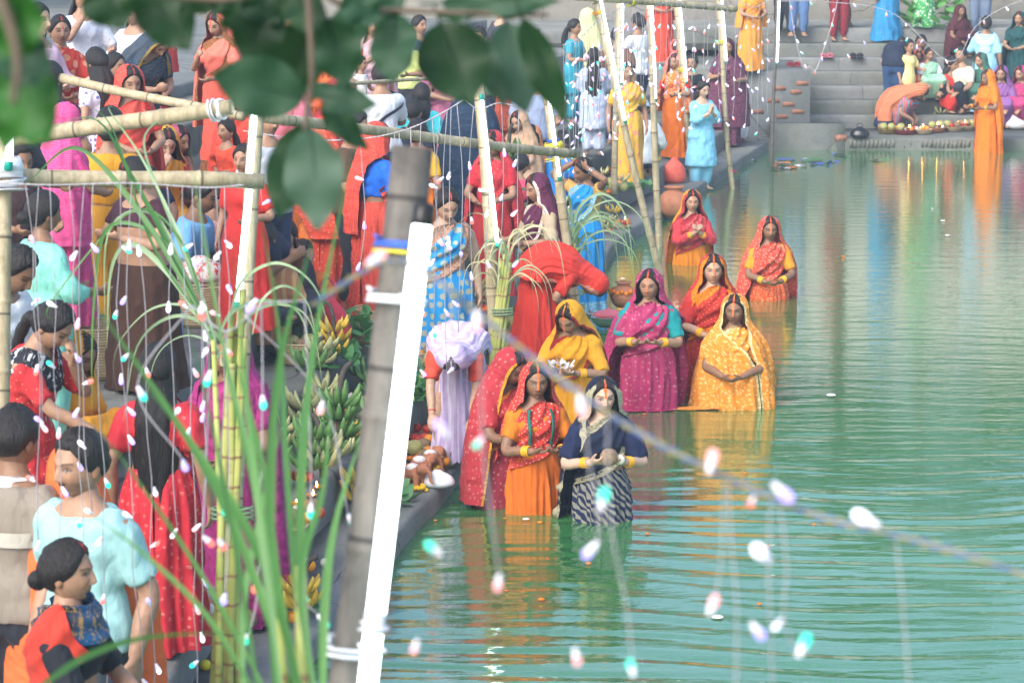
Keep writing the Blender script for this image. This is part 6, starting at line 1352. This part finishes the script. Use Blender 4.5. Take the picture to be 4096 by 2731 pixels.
M_STEEL = simple('steel', (.55, .55, .55), .25, .1, metal=.9); M_PET = simple('clear_bottle', (.55, .65, .72), .15, .1); M_FLAME = emit('flame', (1.0, .45, .08), 14.0); M_OIL = simple('oil', (.25, .14, .03), .2); M_RADISH = simple('radish', (.75, .72, .62), .5, .12)
def _wicker():
    t = NT('wicker'); co = t.coord(); w = t.n('TexWave', wave_type='BANDS', bands_direction='Z'); w.inputs['Scale'].default_value = 16; w.inputs['Distortion'].default_value = .6; t.l(co, w.inputs['Vector'])
    t.set(base=t.mix(t.noise(co, 40, 3), t.mix(w.outputs[1], (.28, .18, .08), (.55, .42, .24)), (.62, .5, .3)), rough=.75); t.bump(w.outputs[1], .5, .01); return t.m
M_WICK = _wicker()
def crv_banana():
    mb = MB(); t = np.linspace(0, 1, 9); ang = t * 1.15; P = np.stack([.115 * (1 - np.cos(ang)) , 0 * t, -.115 * np.sin(ang) * 1.15], 1); r = np.array([.006, .009, .016, .0185, .019, .0185, .016, .010, .004]); mb.tube(P, r, 6); return mb
_bmesh = {m.name: crv_banana().mesh('banana', m) for m in (M_BANG, M_BANY, M_BANP)}
def banana_bunch(label, loc, n=9, hands=1, mat=None, sc=1.0, rot=0, tip=0., group=None, stem=True):
    mat = mat or M_BANG; t = thing('banana_bunch', label, 'bananas', loc, rot, group); t.scale = (sc,) * 3; rs = random.Random(int(abs(loc[0]) * 1000) + n)
    H = .10 * hands + .06
    if stem: mb = MB(); mb.tube(spline([(0, 0, H * .2), (.01, 0, H), (.05, .01, H + .12), (.10, .02, H + .15)], 10), np.linspace(.02, .014, 10), 8); mb.build('stem', M_STEM, t)
    for h in range(hands):
        for i in range(n):
            a = 6.28 * i / n + h * .4 + rs.uniform(-.1, .1); z = .05 + .085 * h + rs.uniform(0, .02)
            o = link('banana', _bmesh[mat.name], t, (math.cos(a) * .03, math.sin(a) * .03, z + .06), Euler((0, -1.9 + rs.uniform(-.25, .25) + tip, a)).to_matrix().to_euler(), rs.uniform(.85, 1.15))
    return t
def basket(label, loc, r=.17, h=.14, flat=False, group=None, name='basket'):
    t = thing(name, label, 'basket', loc, random.uniform(0, 3), group); mb = MB(); k = 12
    prof = [(0.001, .006), (r * .75, .006)] + [(r * (.78 + .22 * i / k) + .004 * (i % 2), .006 + h * i / k) for i in range(k + 1)] + [(r * .96, h * .98), (r * .72, .02), (.001, .018)]
    mb.lathe(prof, 28); mb.build('bowl', M_WICK, t)
    mb = MB(); th = np.linspace(0, 6.2832, 33)[:-1]; ring = np.array([[((r + .008 * math.cos(p)) * math.cos(a), (r + .008 * math.cos(p)) * math.sin(a), h + .006 + .008 * math.sin(p)) for p in np.linspace(0, 6.28, 7)[:-1]] for a in np.append(th, 6.2832)]); mb.grid(ring, True); mb.build('rim', M_WICK, t); return t
def pot(label, loc, r=.13, mat=None, painted=False, flowers=False):
    t = thing('clay_pot', label, 'pot', loc); mb = MB(); mb.lathe([(.001, 0), (r * .5, .004), (r * .85, r * .35), (r, r * .8), (r * .92, r * 1.2), (r * .6, r * 1.5), (r * .45, r * 1.6), (r * .45, r * 1.72), (r * .62, r * 1.82), (r * .6, r * 1.86), (r * .4, r * 1.74), (.001, r * 1.5)], 28); mb.build('vessel', mat or M_CLAY, t)
    if painted:
        for k in range(11):
            a = k * .57; mb = MB(); mb.ball((math.cos(a) * r * .955, math.sin(a) * r * .955, r * 1.05 + .03 * math.sin(k * 2.1)), (.016, .016, .03), 8, 6); mb.build('paint_dab', M_CLAYW, t)
    if flowers:
        for k in range(18):
            a = k * .349; mb = MB(); mb.ball((math.cos(a) * r * .95, math.sin(a) * r * .95, r * 1.12 + .018 * (k % 2)), .024, 8, 6); mb.build('flower', M_MARI, t)
    return t
def diya(label, loc, group='lit clay lamps on the steps', sc=1.0):
    t = thing('clay_lamp', label, 'lamp', loc, random.uniform(0, 6), group); t.scale = (sc,) * 3; mb = MB(); mb.lathe([(.001, 0), (.022, .002), (.038, .02), (.040, .024), (.034, .022), (.02, .012), (.001, .012)], 16); mb.build('saucer', M_CLAY, t)
    mb = MB(); mb.lathe([(.001, .018), (.031, .0185)], 14); mb.build('oil', M_OIL, t)
    mb = MB(); mb.lathe([(.0008, .02), (.006, .028), (.007, .036), (.004, .05), (.0006, .062)], 10, org=(.026, 0, 0)); mb.build('flame', M_FLAME, t); return t
def fruit(name, label, loc, r, mat, group, cat='fruit', squash=1.0):
    if ('fr', name, r) in _mc: return tag(link(name, _mc[('fr', name, r)], None, loc), label, cat, group)
    mb = MB(); ph = np.linspace(-np.pi / 2, np.pi / 2, 9); prof = [(max(.0008, r * math.cos(p)), r * squash * math.sin(p) - .12 * r * math.exp(-((p - 1.57) / .35) ** 2) + r * squash) for p in ph]; mb.lathe(prof, 14)
    o = mb.build(name, mat, None, loc); _mc[('fr', name, r)] = o.data; return tag(o, label, cat, group)
def leaf_pile(label, loc, n, rx, ry, h, mat, L=.11, seed=0, name='leaf_pile', cat='leaves'):
    rs = np.random.RandomState(seed); t = thing(name, label, cat, loc); mb = MB(); u = np.linspace(0, 1, 7); pr = np.sin(np.pi * u ** .9) ** .8 * .30
    G = np.stack([np.stack([(u - .0), v * pr, .12 * np.abs(v) * pr + .15 * u * u], -1) for v in (-1, 0, 1)], 1) * L; mb.grid(G); me = mb.mesh('leaf', mat)
    for k in range(n):
        a = rs.uniform(0, 6.28); q = math.sqrt(rs.uniform(0, 1)); x, y = math.cos(a) * q * rx, math.sin(a) * q * ry; z = h * (1 - q * q) * rs.uniform(.4, 1) + .01
        link('leaf', me, t, (x, y, z), (rs.normal() * .35, -.2 + rs.normal() * .4, rs.uniform(0, 6.28)), rs.uniform(.7, 1.3))
    return t
def garland(label, loc, n=26, R_=.09, mat=None, r=.017, group=None, turns=2.2):
    t = thing('marigold_garland', label, 'garland', loc, 0, group); mb = MB(); mb.ball((0, 0, 0), r, 9, 6); V = mb.V[0]; mb.V[0] = V * (1 + .09 * np.sin(V[:, :1] * 900) * np.sin(V[:, 1:2] * 800)); me = _mc.setdefault(('flower', (mat or M_MARI).name, r), None) or mb.mesh('flower', mat or M_MARI); _mc[('flower', (mat or M_MARI).name, r)] = me
    for k in range(n):
        f = k / n; a = f * 6.28 * turns; q = R_ * (1 - .35 * f); link('flower', me, t, (math.cos(a) * q, math.sin(a) * q * .7, r + .022 * (f * turns)), None, random.uniform(.85, 1.15))
    return t
def bag(label, loc, w, h, mat, seed=0, handles=True, rot=0):
    rs = np.random.RandomState(seed); mb = MB(); m = 12; z = np.linspace(0, 1, m); rr = np.array([.55, .85, .97, 1, .98, .95, .9, .82, .7, .5, .32, .2])
    P = np.array([[(math.cos(a) * w * .5 * r, math.sin(a) * w * .36 * r, zz * h) for a in np.linspace(0, 6.28, 28, endpoint=False)] for zz, r in zip(z, rr)])
    q = P.reshape(-1, 3) / w; d = 1 + .10 * nz(q * np.array([1, 1, .5]), seed, 4.0, 3).reshape(m, 28, 1); P = P * np.concatenate([d, d, np.ones_like(d)], -1); mb.grid(P, True, cap=True)
    t = thing('carrier_bag', label, 'bag', loc, rot); mb.build('pouch', mat, t)
    if handles:
        for s in (-1, 1):
            m2 = MB(); m2.tube(spline([(s * w * .08, 0, h * .96), (s * w * .16, 0, h * 1.15), (s * w * .05, 0, h * 1.3), (0, 0, h * 1.32)], 10), np.array([(w * .04, .006)]).repeat(10, 0), 6); m2.build('handle', mat, t)
    return t
def bottle(label, loc, capm, mat=None, h=.24, group=None):
    t = thing('bottle', label, 'bottle', loc, 0, group); r = .035; mb = MB(); mb.lathe([(.001, 0), (r * .9, .002), (r, .02), (r, h * .3), (r * .93, h * .34), (r, h * .38), (r, h * .66), (r * .6, h * .82), (r * .38, h * .88), (r * .38, h * .93)], 18); mb.build('flask', mat or M_PET, t)
    mb = MB(); mb.lathe([(r * .46, h * .92), (r * .46, h), (.001, h * 1.005)], 14); mb.build('cap', capm, t); return t
def tray(label, loc, r=.2, mat=None, rim=.03):
    t = thing('offering_tray', label, 'tray', loc, random.uniform(0, 3)); mb = MB(); mb.lathe([(.001, .002), (r * .9, .002), (r, rim), (r * 1.03, rim + .004), (r * .98, rim + .006), (r * .86, .012), (.001, .011)], 26); mb.build('dish', mat or M_WICK, t); return t
FR = [('apple', 'red apple lying among the offerings', .036, M_APPLE), ('orange', 'orange fruit lying among the offerings', .036, M_ORANGE), ('coconut', 'husked coconut lying among the offerings', .055, M_COCO), ('green_coconut', 'green gold coconut lying among the offerings', .062, M_COCOG), ('radish', 'pale root lying among the offerings', .03, M_RADISH)]
def pile(c, n, rad, seed, kinds=None, base=.03):
    rs = random.Random(seed); put = []
    for k in range(n):
        nm, lb, r, m = FR[rs.choice(kinds) if kinds else rs.randrange(len(FR))]
        for tr in range(20):
            a = rs.uniform(0, 6.28); q = rad * math.sqrt(rs.random()); p = np.array([c[0] + q * math.cos(a), c[1] + q * math.sin(a) * .8])
            if all(np.hypot(*(p - o[:2])) > (r + o[2]) * .85 for o in put): break
        put.append((p[0], p[1], r)); fruit(nm, lb, (p[0], p[1], c[2] + base), r, m, nm.replace('_', ' ') + ' fruit among the offerings')
# --- the heap by the near pole
L = hit(780, 1120); banana_bunch('big green banana bunch with a blackened stem by the near pole', L, 11, 4, M_BANG, 1.15, .6)
L = hit(742, 1165); banana_bunch('olive banana hand fanned below the blackened stem', L, 9, 2, M_BANP, 1.1, 2)
L = hit(816, 1010); banana_bunch('ripe yellow banana hand above the big green bunch', L, 8, 2, M_BANY, .95, 1.2, stem=False)
L = hit(762, 1000); banana_bunch('small ripe yellow banana hand beside a smoking lamp', L, 7, 1, M_BANY, .95, 4, stem=False)
L = hit(850, 1120); banana_bunch('dark green bananas tucked against the near pole', L, 9, 3, M_BANG, 1.0, 3)
leaf_pile('heap of glossy green betel leaves on the second step', hit(820, 868), 90, .26, .2, .28, M_LEAFG, .13, 3)
leaf_pile('heap of green mango leaves beside the lavender sari', hit(948, 980), 45, .16, .14, .10, M_LEAFG, .12, 5)
leaf_pile('pale corn husks and radish tops strewn on the step', hit(800, 960), 50, .3, .16, .08, M_CANEP, .14, 6)
basket('broad woven basket of fruit above the betel leaves', hit(700, 830), .24, .16); pile(hit(700, 830) + np.array([0, 0, .06]), 10, .18, 4)
basket('tall woven basket behind the braided girl', hit(225, 862), .25, .34); basket('stacked wicker basket under the printed bundle', hit(462, 742), .28, .30)
bag('white bundle with red print on the stacked wicker basket', hit(462, 742) + np.array([0, 0, .31]), .4, .2, cloth((.7, .68, .66), 'mottle', (.6, .06, .05), 1.2, coord='obj'), 3, False)
tray('winnowing tray of coconuts beside the near pole', hit(828, 778), .24); pile(hit(828, 778), 6, .17, 8, [2, 3, 1])
L = hit(792, 752); fruit('coconut', 'green coconut with an orange cloth near the winnowing tray', (L[0], L[1], L[2]), .07, M_COCOG, None)
bag('crimson cloth bag hanging open above the woven basket', hit(755, 800), .36, .42, cloth((.55, .04, .07), coord='obj'), 7)
bag('black plastic bag by the sugarcane foot', hit(1088, 1012), .2, .16, simple('black_plastic', (.012, .013, .016), .25), 8)
bag('cream cloth bundle on the second step', hit(1120, 940), .34, .24, cloth((.6, .6, .55), coord='obj'), 9, False)
garland('bright marigold garland coiled by the lavender sari', hit(950, 1030), 34, .10)
garland('orange marigold garland near the clay elephants', hit(948, 1085), 24, .06)
L = hit(1004, 1052); t = thing('grape_bunch', 'bag of pale green grapes on the lowest step', 'grapes', L); gm = MB(); gm.ball((0, 0, 0), .014, 8, 6); gme = gm.mesh('grape', M_GRAPE); rg = random.Random(2)
for k in range(46): link('grape', gme, t, (rg.gauss(0, .045), rg.gauss(0, .035), .014 + abs(rg.gauss(0, .022))))
def elephant(label, loc, rot, sc=1.0):
    t = thing('clay_elephant', label, 'figurine', loc, rot, 'terracotta elephants on the lowest step'); t.scale = (sc,) * 3; mb = MB()
    mb.ball((0, 0, .10), (.075, .05, .055), 14, 9); mb.ball((.085, 0, .135), (.038, .034, .04), 12, 8)
    for x in (-.045, .045):
        for y in (-.028, .028): mb.tube(np.array([(x, y, .10), (x * 1.1, y * 1.15, .04), (x * 1.15, y * 1.2, 0)]), [.024, .020, .022], 8)
    mb.tube(spline([(.11, 0, .14), (.145, 0, .11), (.15, 0, .06), (.175, 0, .05)], 8), np.linspace(.018, .008, 8), 8)
    for y in (-1, 1): mb.ball((.075, y * .042, .14), (.022, .010, .032), 9, 6)
    V, F, N = remesh(mb, .008, 2); o = MB(); o.add(V, F); o.build('figure', M_CLAY, t)
    m2 = MB(); m2.ball((-.005, 0, .13), (.05, .044, .032), 12, 7); m2.build('lime_wash', M_CLAYW, t)
for k, (x, y, r) in enumerate(((965, 1100, .3), (990, 1085, .9), (950, 1118, 5.6))): elephant('terracotta elephant figure daubed with white on the lowest step', hit(x, y), r, 1.05)
tray('terracotta dish stacked with small bowls by the lavender sari', hit(945, 1012), .11, M_CLAY, .04); diya('lit clay lamp burning on the step edge', hit(938, 1000) + np.array([0, 0, .05]))
L = hit(1040, 1050); mb = MB(); mb.box(-.11, .11, -.08, .08, 0, .012); tag(mb.build('gift_packet', cloth((.6, .04, .04), 'mottle', (.8, .6, .3), 2, coord='obj'), None, L, smooth=False), 'flat red printed packet beside the bare feet', 'packet')
# --- near lower heap behind the blades
for k, (x, y) in enumerate(((700, 1170), (716, 1215), (690, 1255), (650, 1200), (735, 1180), (818, 748), (600, 1180))): diya('lit clay lamp burning on the step edge', hit(x, y))
for k, (x, y) in enumerate(((690, 1200), (660, 1250), (640, 1330))): garland('loose marigold heads behind the cane blades', hit(x, y), 14, .06, [M_MARI, M_MARIY][k % 2], group='marigold heads behind the cane blades', turns=1)
pile(hit(655, 1290), 9, .22, 21); pile(hit(610, 1360), 7, .2, 22, [4, 2, 0]); pile(hit(700, 1320), 6, .15, 23, [4, 1])
basket('woven basket half hidden by the cane blades', hit(575, 1180), .2, .13); tray('tray of roots behind the cane blades', hit(640, 1240), .18)
pot('round clay pot daubed with lime wash by the crimson sari', hit(436, 1515), .155, None, True)
fruit('lemon', 'yellow lemon beside the lime washed pot', hit(472, 1538), .03, simple('lemon', (.7, .6, .03), .4), None)
bottle('clear water bottle with an orange cap by the braided girl', hit(184, 905), simple('orange_cap', (.8, .2, .03), .4)); bottle('clear bottle with an orange cap behind the first bottle', hit(196, 925), simple('orange_cap', (.8, .2, .03), .4)); bottle('blue labelled bottle with a yellow cap under the wicker basket', hit(410, 770), M_TAPEY, simple('blue_bottle', (.2, .4, .7), .25))
# --- offerings along the middle distance
L = hit(1168, 470); banana_bunch('heaped green banana stalk beside the plum veil', L, 12, 5, M_BANG, 1.25, 1); L = hit(1120, 500); banana_bunch('green banana hands beside the pole foot', L, 10, 3, M_BANG, 1.1, 2.2)
bag('red shopping bag with white lettering beside the sky blue sari', hit(1075, 520), .5, .3, simple('red_plastic', (.65, .06, .06), .35), 12, False)
rsx = random.Random(5); k = 0
for (x, y) in ((1130, 640), (1118, 690), (1140, 560), (1128, 600), (1380, 420), (1408, 400), (1440, 425), (1460, 395), (1480, 430), (1395, 446), (1425, 455), (1368, 450), (1450, 450), (1500, 405), (1120, 760), (985, 860), (962, 870), (1270, 470), (1285, 520), (1272, 440)):
    L = hit(x, y); k += 1; d = L[1]
    if k % 3 == 0: tray('small wicker tray of flowers and fruit on the offering ledge', L, .14)['group'] = 'wicker trays on the offering ledge'; pile(L, 4, .09, 100 + k, [0, 1, 4]); garland('loose marigolds on a wicker tray', L + np.array([0, 0, .03]), 10, .05, group='marigolds on the wicker trays', turns=1)
    elif k % 3 == 1: garland('small marigold garland on the offering ledge', L, 16, .08, [M_MARI, M_MARIY][k % 2], group='garlands on the offering ledge', turns=1.3); pile(L + np.array([.1, .05, 0]), 3, .1, 200 + k)
    else: banana_bunch('small banana hand on the offering ledge', L, 7, 1, [M_BANG, M_BANY, M_BANP][k % 3 - 1 + (k % 2)], .9, k, group='banana hands on the offering ledge', stem=False); pile(L + np.array([-.1, .05, 0]), 2, .1, 300 + k)
leaf_pile('scattered green leaves under the offering ledge trays', hit(1430, 430), 50, .5, .4, .04, M_LEAFG, .13, 9)
pot('large clay pot draped with orange cloth at the water edge', p2z(1548, 500, .02), .22)
pot('clay pot ringed with marigolds on the wet edge', p2z(1432, 705, .02), .14, None, False, True)
t = thing('steel_bowl', 'steel bowl with a pink cloth in the shallows', 'bowl', p2z(1392, 750, .02)); mb = MB(); mb.lathe([(.001, 0), (.07, .004), (.13, .05), (.15, .10), (.155, .105), (.14, .10), (.06, .02), (.001, .015)], 24); mb.build('bowl', M_STEEL, t)
mb = MB(); mb.ball((.02, 0, .12), (.15, .11, .045), 18, 9); v = mb.V[0]; mb.V[0] = v * (1 + .10 * nz(v * 12, 4, 2)[:, None]); mb.build('cloth', cloth((.75, .18, .22), coord='obj'), t)
bag('coral plastic bag held by the printed veil', hit(1545, 300) + np.array([0, -.2, .55]), .34, .5, simple('coral_plastic', (.75, .16, .13), .4), 15); bag('red net bag of fruit on the ledge beneath the coral bag', hit(1548, 420), .34, .36, simple('red_net', (.7, .12, .08), .5), 16)
# coconut in the navy woman's hands, white bundle in the yellow woman's hands
def held(p, zz, ff, xx=0.): return Vector(p.root.matrix_basis @ Vector(p.po.B(np.array([[xx, ff, zz]]))[0]))
bpy.context.view_layer.update()
q = held(navy, 1.085, .33); m = fruit('coconut', 'dry husked coconut held in both hands over the water', (q.x, q.y, q.z - .05), .062, M_COCO, None, 'coconut')
q = held(navy, 1.07, .31, .075); fruit('cream_fruit', 'cream gourd held beside the dry coconut', (q.x, q.y, q.z - .03), .036, M_RADISH, None, 'gourd')
q = held(yel, 1.06, .31); leaf_pile('white flowers held by the woman in yellow', (q.x, q.y, q.z), 26, .10, .06, .07, M_CLAYW, .07, 14, 'flower_bunch', 'flowers')
q = held(maroon, 1.035, .33); fruit('betel_nut', 'small red fruit in the cupped hands', (q.x, q.y, q.z), .016, M_APPLE, None); q = held(dotted, 1.035, .32); fruit('red_flower', 'red blossom in the dark cupped hands', (q.x, q.y, q.z), .022, M_APPLE, None, 'flower')
# --- far ledge
for k, (x, y, mt) in enumerate(((2040, 306, M_STEEL), (2080, 308, M_CLAY), (2118, 306, M_WICK), (2150, 302, M_CLAY), (2190, 300, M_WICK), (2215, 298, M_WICK))):
    L = p2z(x, y, .195); tray(['brass', 'maroon', 'leaf lined', 'terracotta', 'wicker', 'small wicker'][k] + ' tray of fruit and lamps on the far ledge', L, .17, [simple('brass', (.35, .25, .08), .4, metal=.5), simple('maroon_tub', (.2, .03, .03), .5), M_WICK, M_CLAY, M_WICK, M_WICK][k], .07); pile(L + np.array([0, 0, .03]), 7, .13, 40 + k); diya('lit clay lamp on the far ledge', L + np.array([.03, -.05, .09]), 'lit lamps on the far ledge', 1.3)
banana_bunch('yellow green bananas on the far ledge', p2z(2160, 290, .195), 9, 2, M_BANP, 1.1); banana_bunch('pale bananas beside the orange veil on the far ledge', p2z(2222, 288, .195), 9, 2, M_BANP, 1.1)
BP = simple('black_plastic', (.012, .013, .016), .25)
bag('black carrier bag lying alone on the far ledge', p2z(1974, 316, .195), .34, .18, BP, 31); bag('dark blue bag behind the trays on the far ledge', p2z(2032, 296, .195), .38, .3, simple('blue_black', (.015, .025, .06), .35), 32); bag('black bag between the lamps on the far ledge', p2z(2185, 290, .195), .3, .2, BP, 33); bag('white carrier bag with a blue handle at the end of the far ledge', p2z(2335, 296, .195), .4, .4, M_WHITE, 34)
mb = MB(); mb.box(-.09, .09, -.06, .06, 0, .09); tag(mb.build('loose_brick', M_BRICK, None, p2z(1931, 322, .195), smooth=False), 'loose brick lying on the far ledge', 'brick')
def sandals(label, x, y, m):
    L = hit(x, y); t = thing('sandals', label, 'sandals', (L[0], L[1], L[2]))
    for s in (-1, 1):
        u = np.linspace(0, 1, 9); w = .036 + .014 * np.sin(u * 3.4 + .6); top = np.array([[(s * .06 + v * a, -.12 + .24 * b, z) for v in (-1, -.5, .5, 1)] for a, b, z in zip(w, u, .022 + .01 * u)]); bot = top.copy(); bot[..., 2] = .002
        mb = MB(); mb.grid(np.concatenate([bot, top[:, ::-1]], 1), True, cap=True); th = np.linspace(0, np.pi, 8); mb.tube(np.stack([s * .06 + np.cos(th) * .048, 0 * th - .03, .025 + np.sin(th) * .04], 1), np.array([(.022, .004)]).repeat(8, 0), 6); mb.build('sandal', m, t)
sandals('dark red sandals left on the far steps', 1822, 152, simple('red_rubber', (.25, .03, .04), .5)); sandals('dusty pink sandals left on the far steps', 1898, 152, simple('pink_rubber', (.4, .12, .16), .5)); sandals('black sandals left on the far steps', 1966, 148, simple('black_rubber', (.02, .02, .025), .5))
# --- floating scraps and petals
PT = MB(); PT.lathe([(.001, .010), (.012, .011), (.018, .007), (.014, .003)], 8); pm = [PT.mesh('petal', M_MARI), None]; mb = MB(); mb.lathe([(.001, .010), (.02, .012), (.03, .006)], 9); pm[1] = mb.mesh('petal', M_CLAYW)
rsx = random.Random(9)
PX = [(1208, 1192), (1160, 1190), (1470, 585), (1600, 388), (1590, 905), (1000, 1195), (1430, 640), (1690, 395), (1660, 400), (1560, 395), (1240, 1200), (1790, 398), (1540, 925), (1600, 918), (1500, 930)] + [(rsx.uniform(980, 2300), rsx.uniform(420, 1500)) for _ in range(24)]
for k, (x, y) in enumerate(PX):
    L = p2z(x, y, .006); o = link('petal', pm[0 if k % 3 else 1], None, L, (0, 0, k), rsx.uniform(.7, 1.4)); tag(o, 'marigold petal afloat on the green water' if k % 3 else 'white petal afloat on the green water', 'petal', 'orange petals afloat' if k % 3 else 'white petals afloat')
SCR = [simple('blue_scrap', (.05, .12, .5), .4), simple('dark_scrap', (.03, .03, .04), .5), simple('pale_scrap', (.6, .62, .6), .5), M_MARI, simple('green_scrap', (.05, .2, .06), .5)]
for k in range(26):
    x, y = (rsx.uniform(1770, 1905), rsx.uniform(365, 388)) if k < 19 else (rsx.uniform(1690, 2150), rsx.uniform(352, 372)); L = p2z(x, y, .008); mb = MB(); w = rsx.uniform(.04, .14); n = 7
    G = np.array([[((u - .5) * w * 2, (v - .5) * w, .012 + .012 * math.sin(u * 5 + k) * math.cos(v * 4 + k * 2)) for u in np.linspace(0, 1, n)] for v in np.linspace(0, 1, 5)]); G[..., 0] *= 1 + .3 * np.sin(np.arange(5) * 2.1 + k)[:, None]; mb.grid(G)
    tag(mb.build('floating_scrap', SCR[k % 5], None, L), ['crumpled blue scrap', 'dark wet scrap', 'pale paper scrap', 'orange flower scrap', 'green leaf scrap'][k % 5] + ' floating by the landing corner', 'litter', 'floating litter by the landing corner')
# --- far extras: trunk, leaf bundle, stored tubs
mb = MB(); mb.tube(spline([(0, 0, 0), (.02, 0, .25), (-.03, 0, .7), (.05, 0, 2.6)], 14), np.array([.22, .15] + [.11] * 12) , 12); P = p2y(1962, 56, 45.2); tag(mb.build('tree_trunk', M_BARK, None, (P[0], 46.6, 1.75)), 'dark trunk with a flared foot on the top step', 'tree')
leaf_pile('bundle of broad light green leaves held up on the top step', (p2y(2165, 30, 45.0)[0], 46.1, 1.8), 90, .55, .25, .9, M_LEAFG if False else _leafmat('bright_leaf', (.10, .32, .08), (.22, .50, .16), .3), .24, 17, 'leaf_bundle')

# --- fuller heaps on the near steps
rsx = random.Random(77); BM = [M_BANG, M_BANP, M_BANY, M_BANG]
HEAP = [(712, 905), (735, 930), (770, 905), (842, 905), (860, 930), (745, 985), (800, 1045), (840, 1060), (720, 1060), (770, 1160), (820, 1180), (720, 1120), (860, 1000), (700, 1010)]
for k, (x, y) in enumerate(HEAP):
    banana_bunch('banana hand in the heap between the cane blades and the near pole', hit(x, y), 9, 1 + k % 3, BM[k % 4], rsx.uniform(.85, 1.15), k * 1.1, group='banana hands in the near heap', stem=k % 2 == 0)
leaf_pile('spread of limp greens on the step above the bananas', hit(770, 880), 70, .3, .2, .16, M_LEAFG, .13, 41); leaf_pile('pale peeled husks across the banana heap', hit(810, 950), 40, .25, .15, .1, M_RADISH, .13, 42); leaf_pile('dark wilted leaves on the lowest step', hit(850, 1150), 50, .25, .2, .1, M_LEAFG, .12, 43); leaf_pile('greens piled behind the lavender sari', hit(965, 905), 60, .22, .16, .2, M_LEAFG, .12, 44)
basket('wicker basket of greens on the third step', hit(870, 800), .2, .14); basket('flat wicker basket beside the cream bundle', hit(980, 890), .17, .08); basket('round basket heaped with fruit under the sky blue sari', hit(960, 840), .18, .12); pile(hit(960, 840) + np.array([0, 0, .05]), 9, .13, 61)
for k, (x, y) in enumerate(((950, 1060), (975, 1050), (935, 1110), (1000, 1075), (1015, 1035), (930, 1040), (960, 1130), (1030, 1065))):
    if k % 2: pile(hit(x, y), 4, .1, 70 + k, [1, 2, 4, 0])
    else: garland('short marigold garland beside the clay elephants', hit(x, y), 14, .055, [M_MARI, M_MARIY][k % 4 // 2], group='garlands beside the clay elephants', turns=1.2)
tray('broad wicker tray under the grapes', hit(1000, 1066), .16); bag('crumpled white wrapper at the step edge', hit(1005, 1120), .22, .12, M_WHITE, 51, False)
for k, (x, y) in enumerate(((620, 1130), (590, 1240), (560, 1320), (540, 1420), (600, 1440), (660, 1400), (690, 1440), (540, 1100), (480, 1050), (640, 1060), (670, 1120))):
    if k % 3 == 0: banana_bunch('banana hand behind the near cane blades', hit(x, y), 9, 2, BM[k % 4], 1.0, k, group='banana hands behind the near cane blades')
    elif k % 3 == 1: pile(hit(x, y), 6, .18, 90 + k)
    else: leaf_pile(['straggling leaves below the magenta sari', 'leaf litter beside the lime washed pot', 'torn leaves behind the near cane blades', 'wet leaves at the foot of the cane'][k // 3], hit(x, y), 30, .2, .15, .06, M_LEAFG, .12, 100 + k)

# --- continuous strip of offerings along the lowest ledge
rsx = random.Random(123); EL = densify(EDGE[2:], .1); cum = np.concatenate([[0], np.cumsum(np.linalg.norm(np.diff(EL, axis=0), axis=1))])
sI = 1.0; q_ = 0
while sI < 15.5:
    e = np.array([np.interp(sI, cum, EL[:, k]) for k in range(2)]); dr = np.array([np.interp(sI + .1, cum, EL[:, k]) for k in range(2)]) - e; dr /= np.linalg.norm(dr); nl = np.array([-dr[1], dr[0]])
    for w in (rsx.uniform(.14, .24), rsx.uniform(.32, .44), rsx.uniform(.62, .95)):
        c = e + nl * w; L = np.array([c[0], c[1], ground(c[0], c[1])]); q_ += 1; r = rsx.random()
        if r < .28: garland('marigold garland on the waterside ledge', L, 14, rsx.uniform(.05, .09), [M_MARI, M_MARIY][q_ % 2], group='garlands on the waterside ledge', turns=1.2)
        elif r < .6: pile(L, 4, .1, 500 + q_)
        elif r < .78: banana_bunch('banana hand on the waterside ledge', L, 8, 1 + q_ % 2, BM[q_ % 4], .85, q_, group='banana hands on the waterside ledge', stem=False)
        elif r < .9: t = tray('wicker tray on the waterside ledge', L, .13); t['group'] = 'wicker trays on the waterside ledge'; pile(L + np.array([0, 0, .01]), 4, .08, 600 + q_, [0, 1, 4])
        else: diya('lit clay lamp burning on the step edge', L)
    sI += rsx.uniform(.30, .5)
# ---- smoke and evening haze over the ghat
t = NT('haze'); vol = t.n('VolumePrincipled'); vol.inputs['Color'].default_value = (.72, .88, 1.0, 1); vol.inputs['Density'].default_value = .0026; vol.inputs['Anisotropy'].default_value = .2
for l in list(t.out.inputs['Surface'].links): t.t.links.remove(l)
t.t.nodes.remove(t.p); t.l(vol.outputs[0], t.out.inputs['Volume'])
mb = MB(); mb.box(-45, 60, -12, 100, -2.7, 19.5); tag(mb.build('haze', t.m, smooth=False), kind='stuff')
bpy.data.scenes.remove(_tmp)
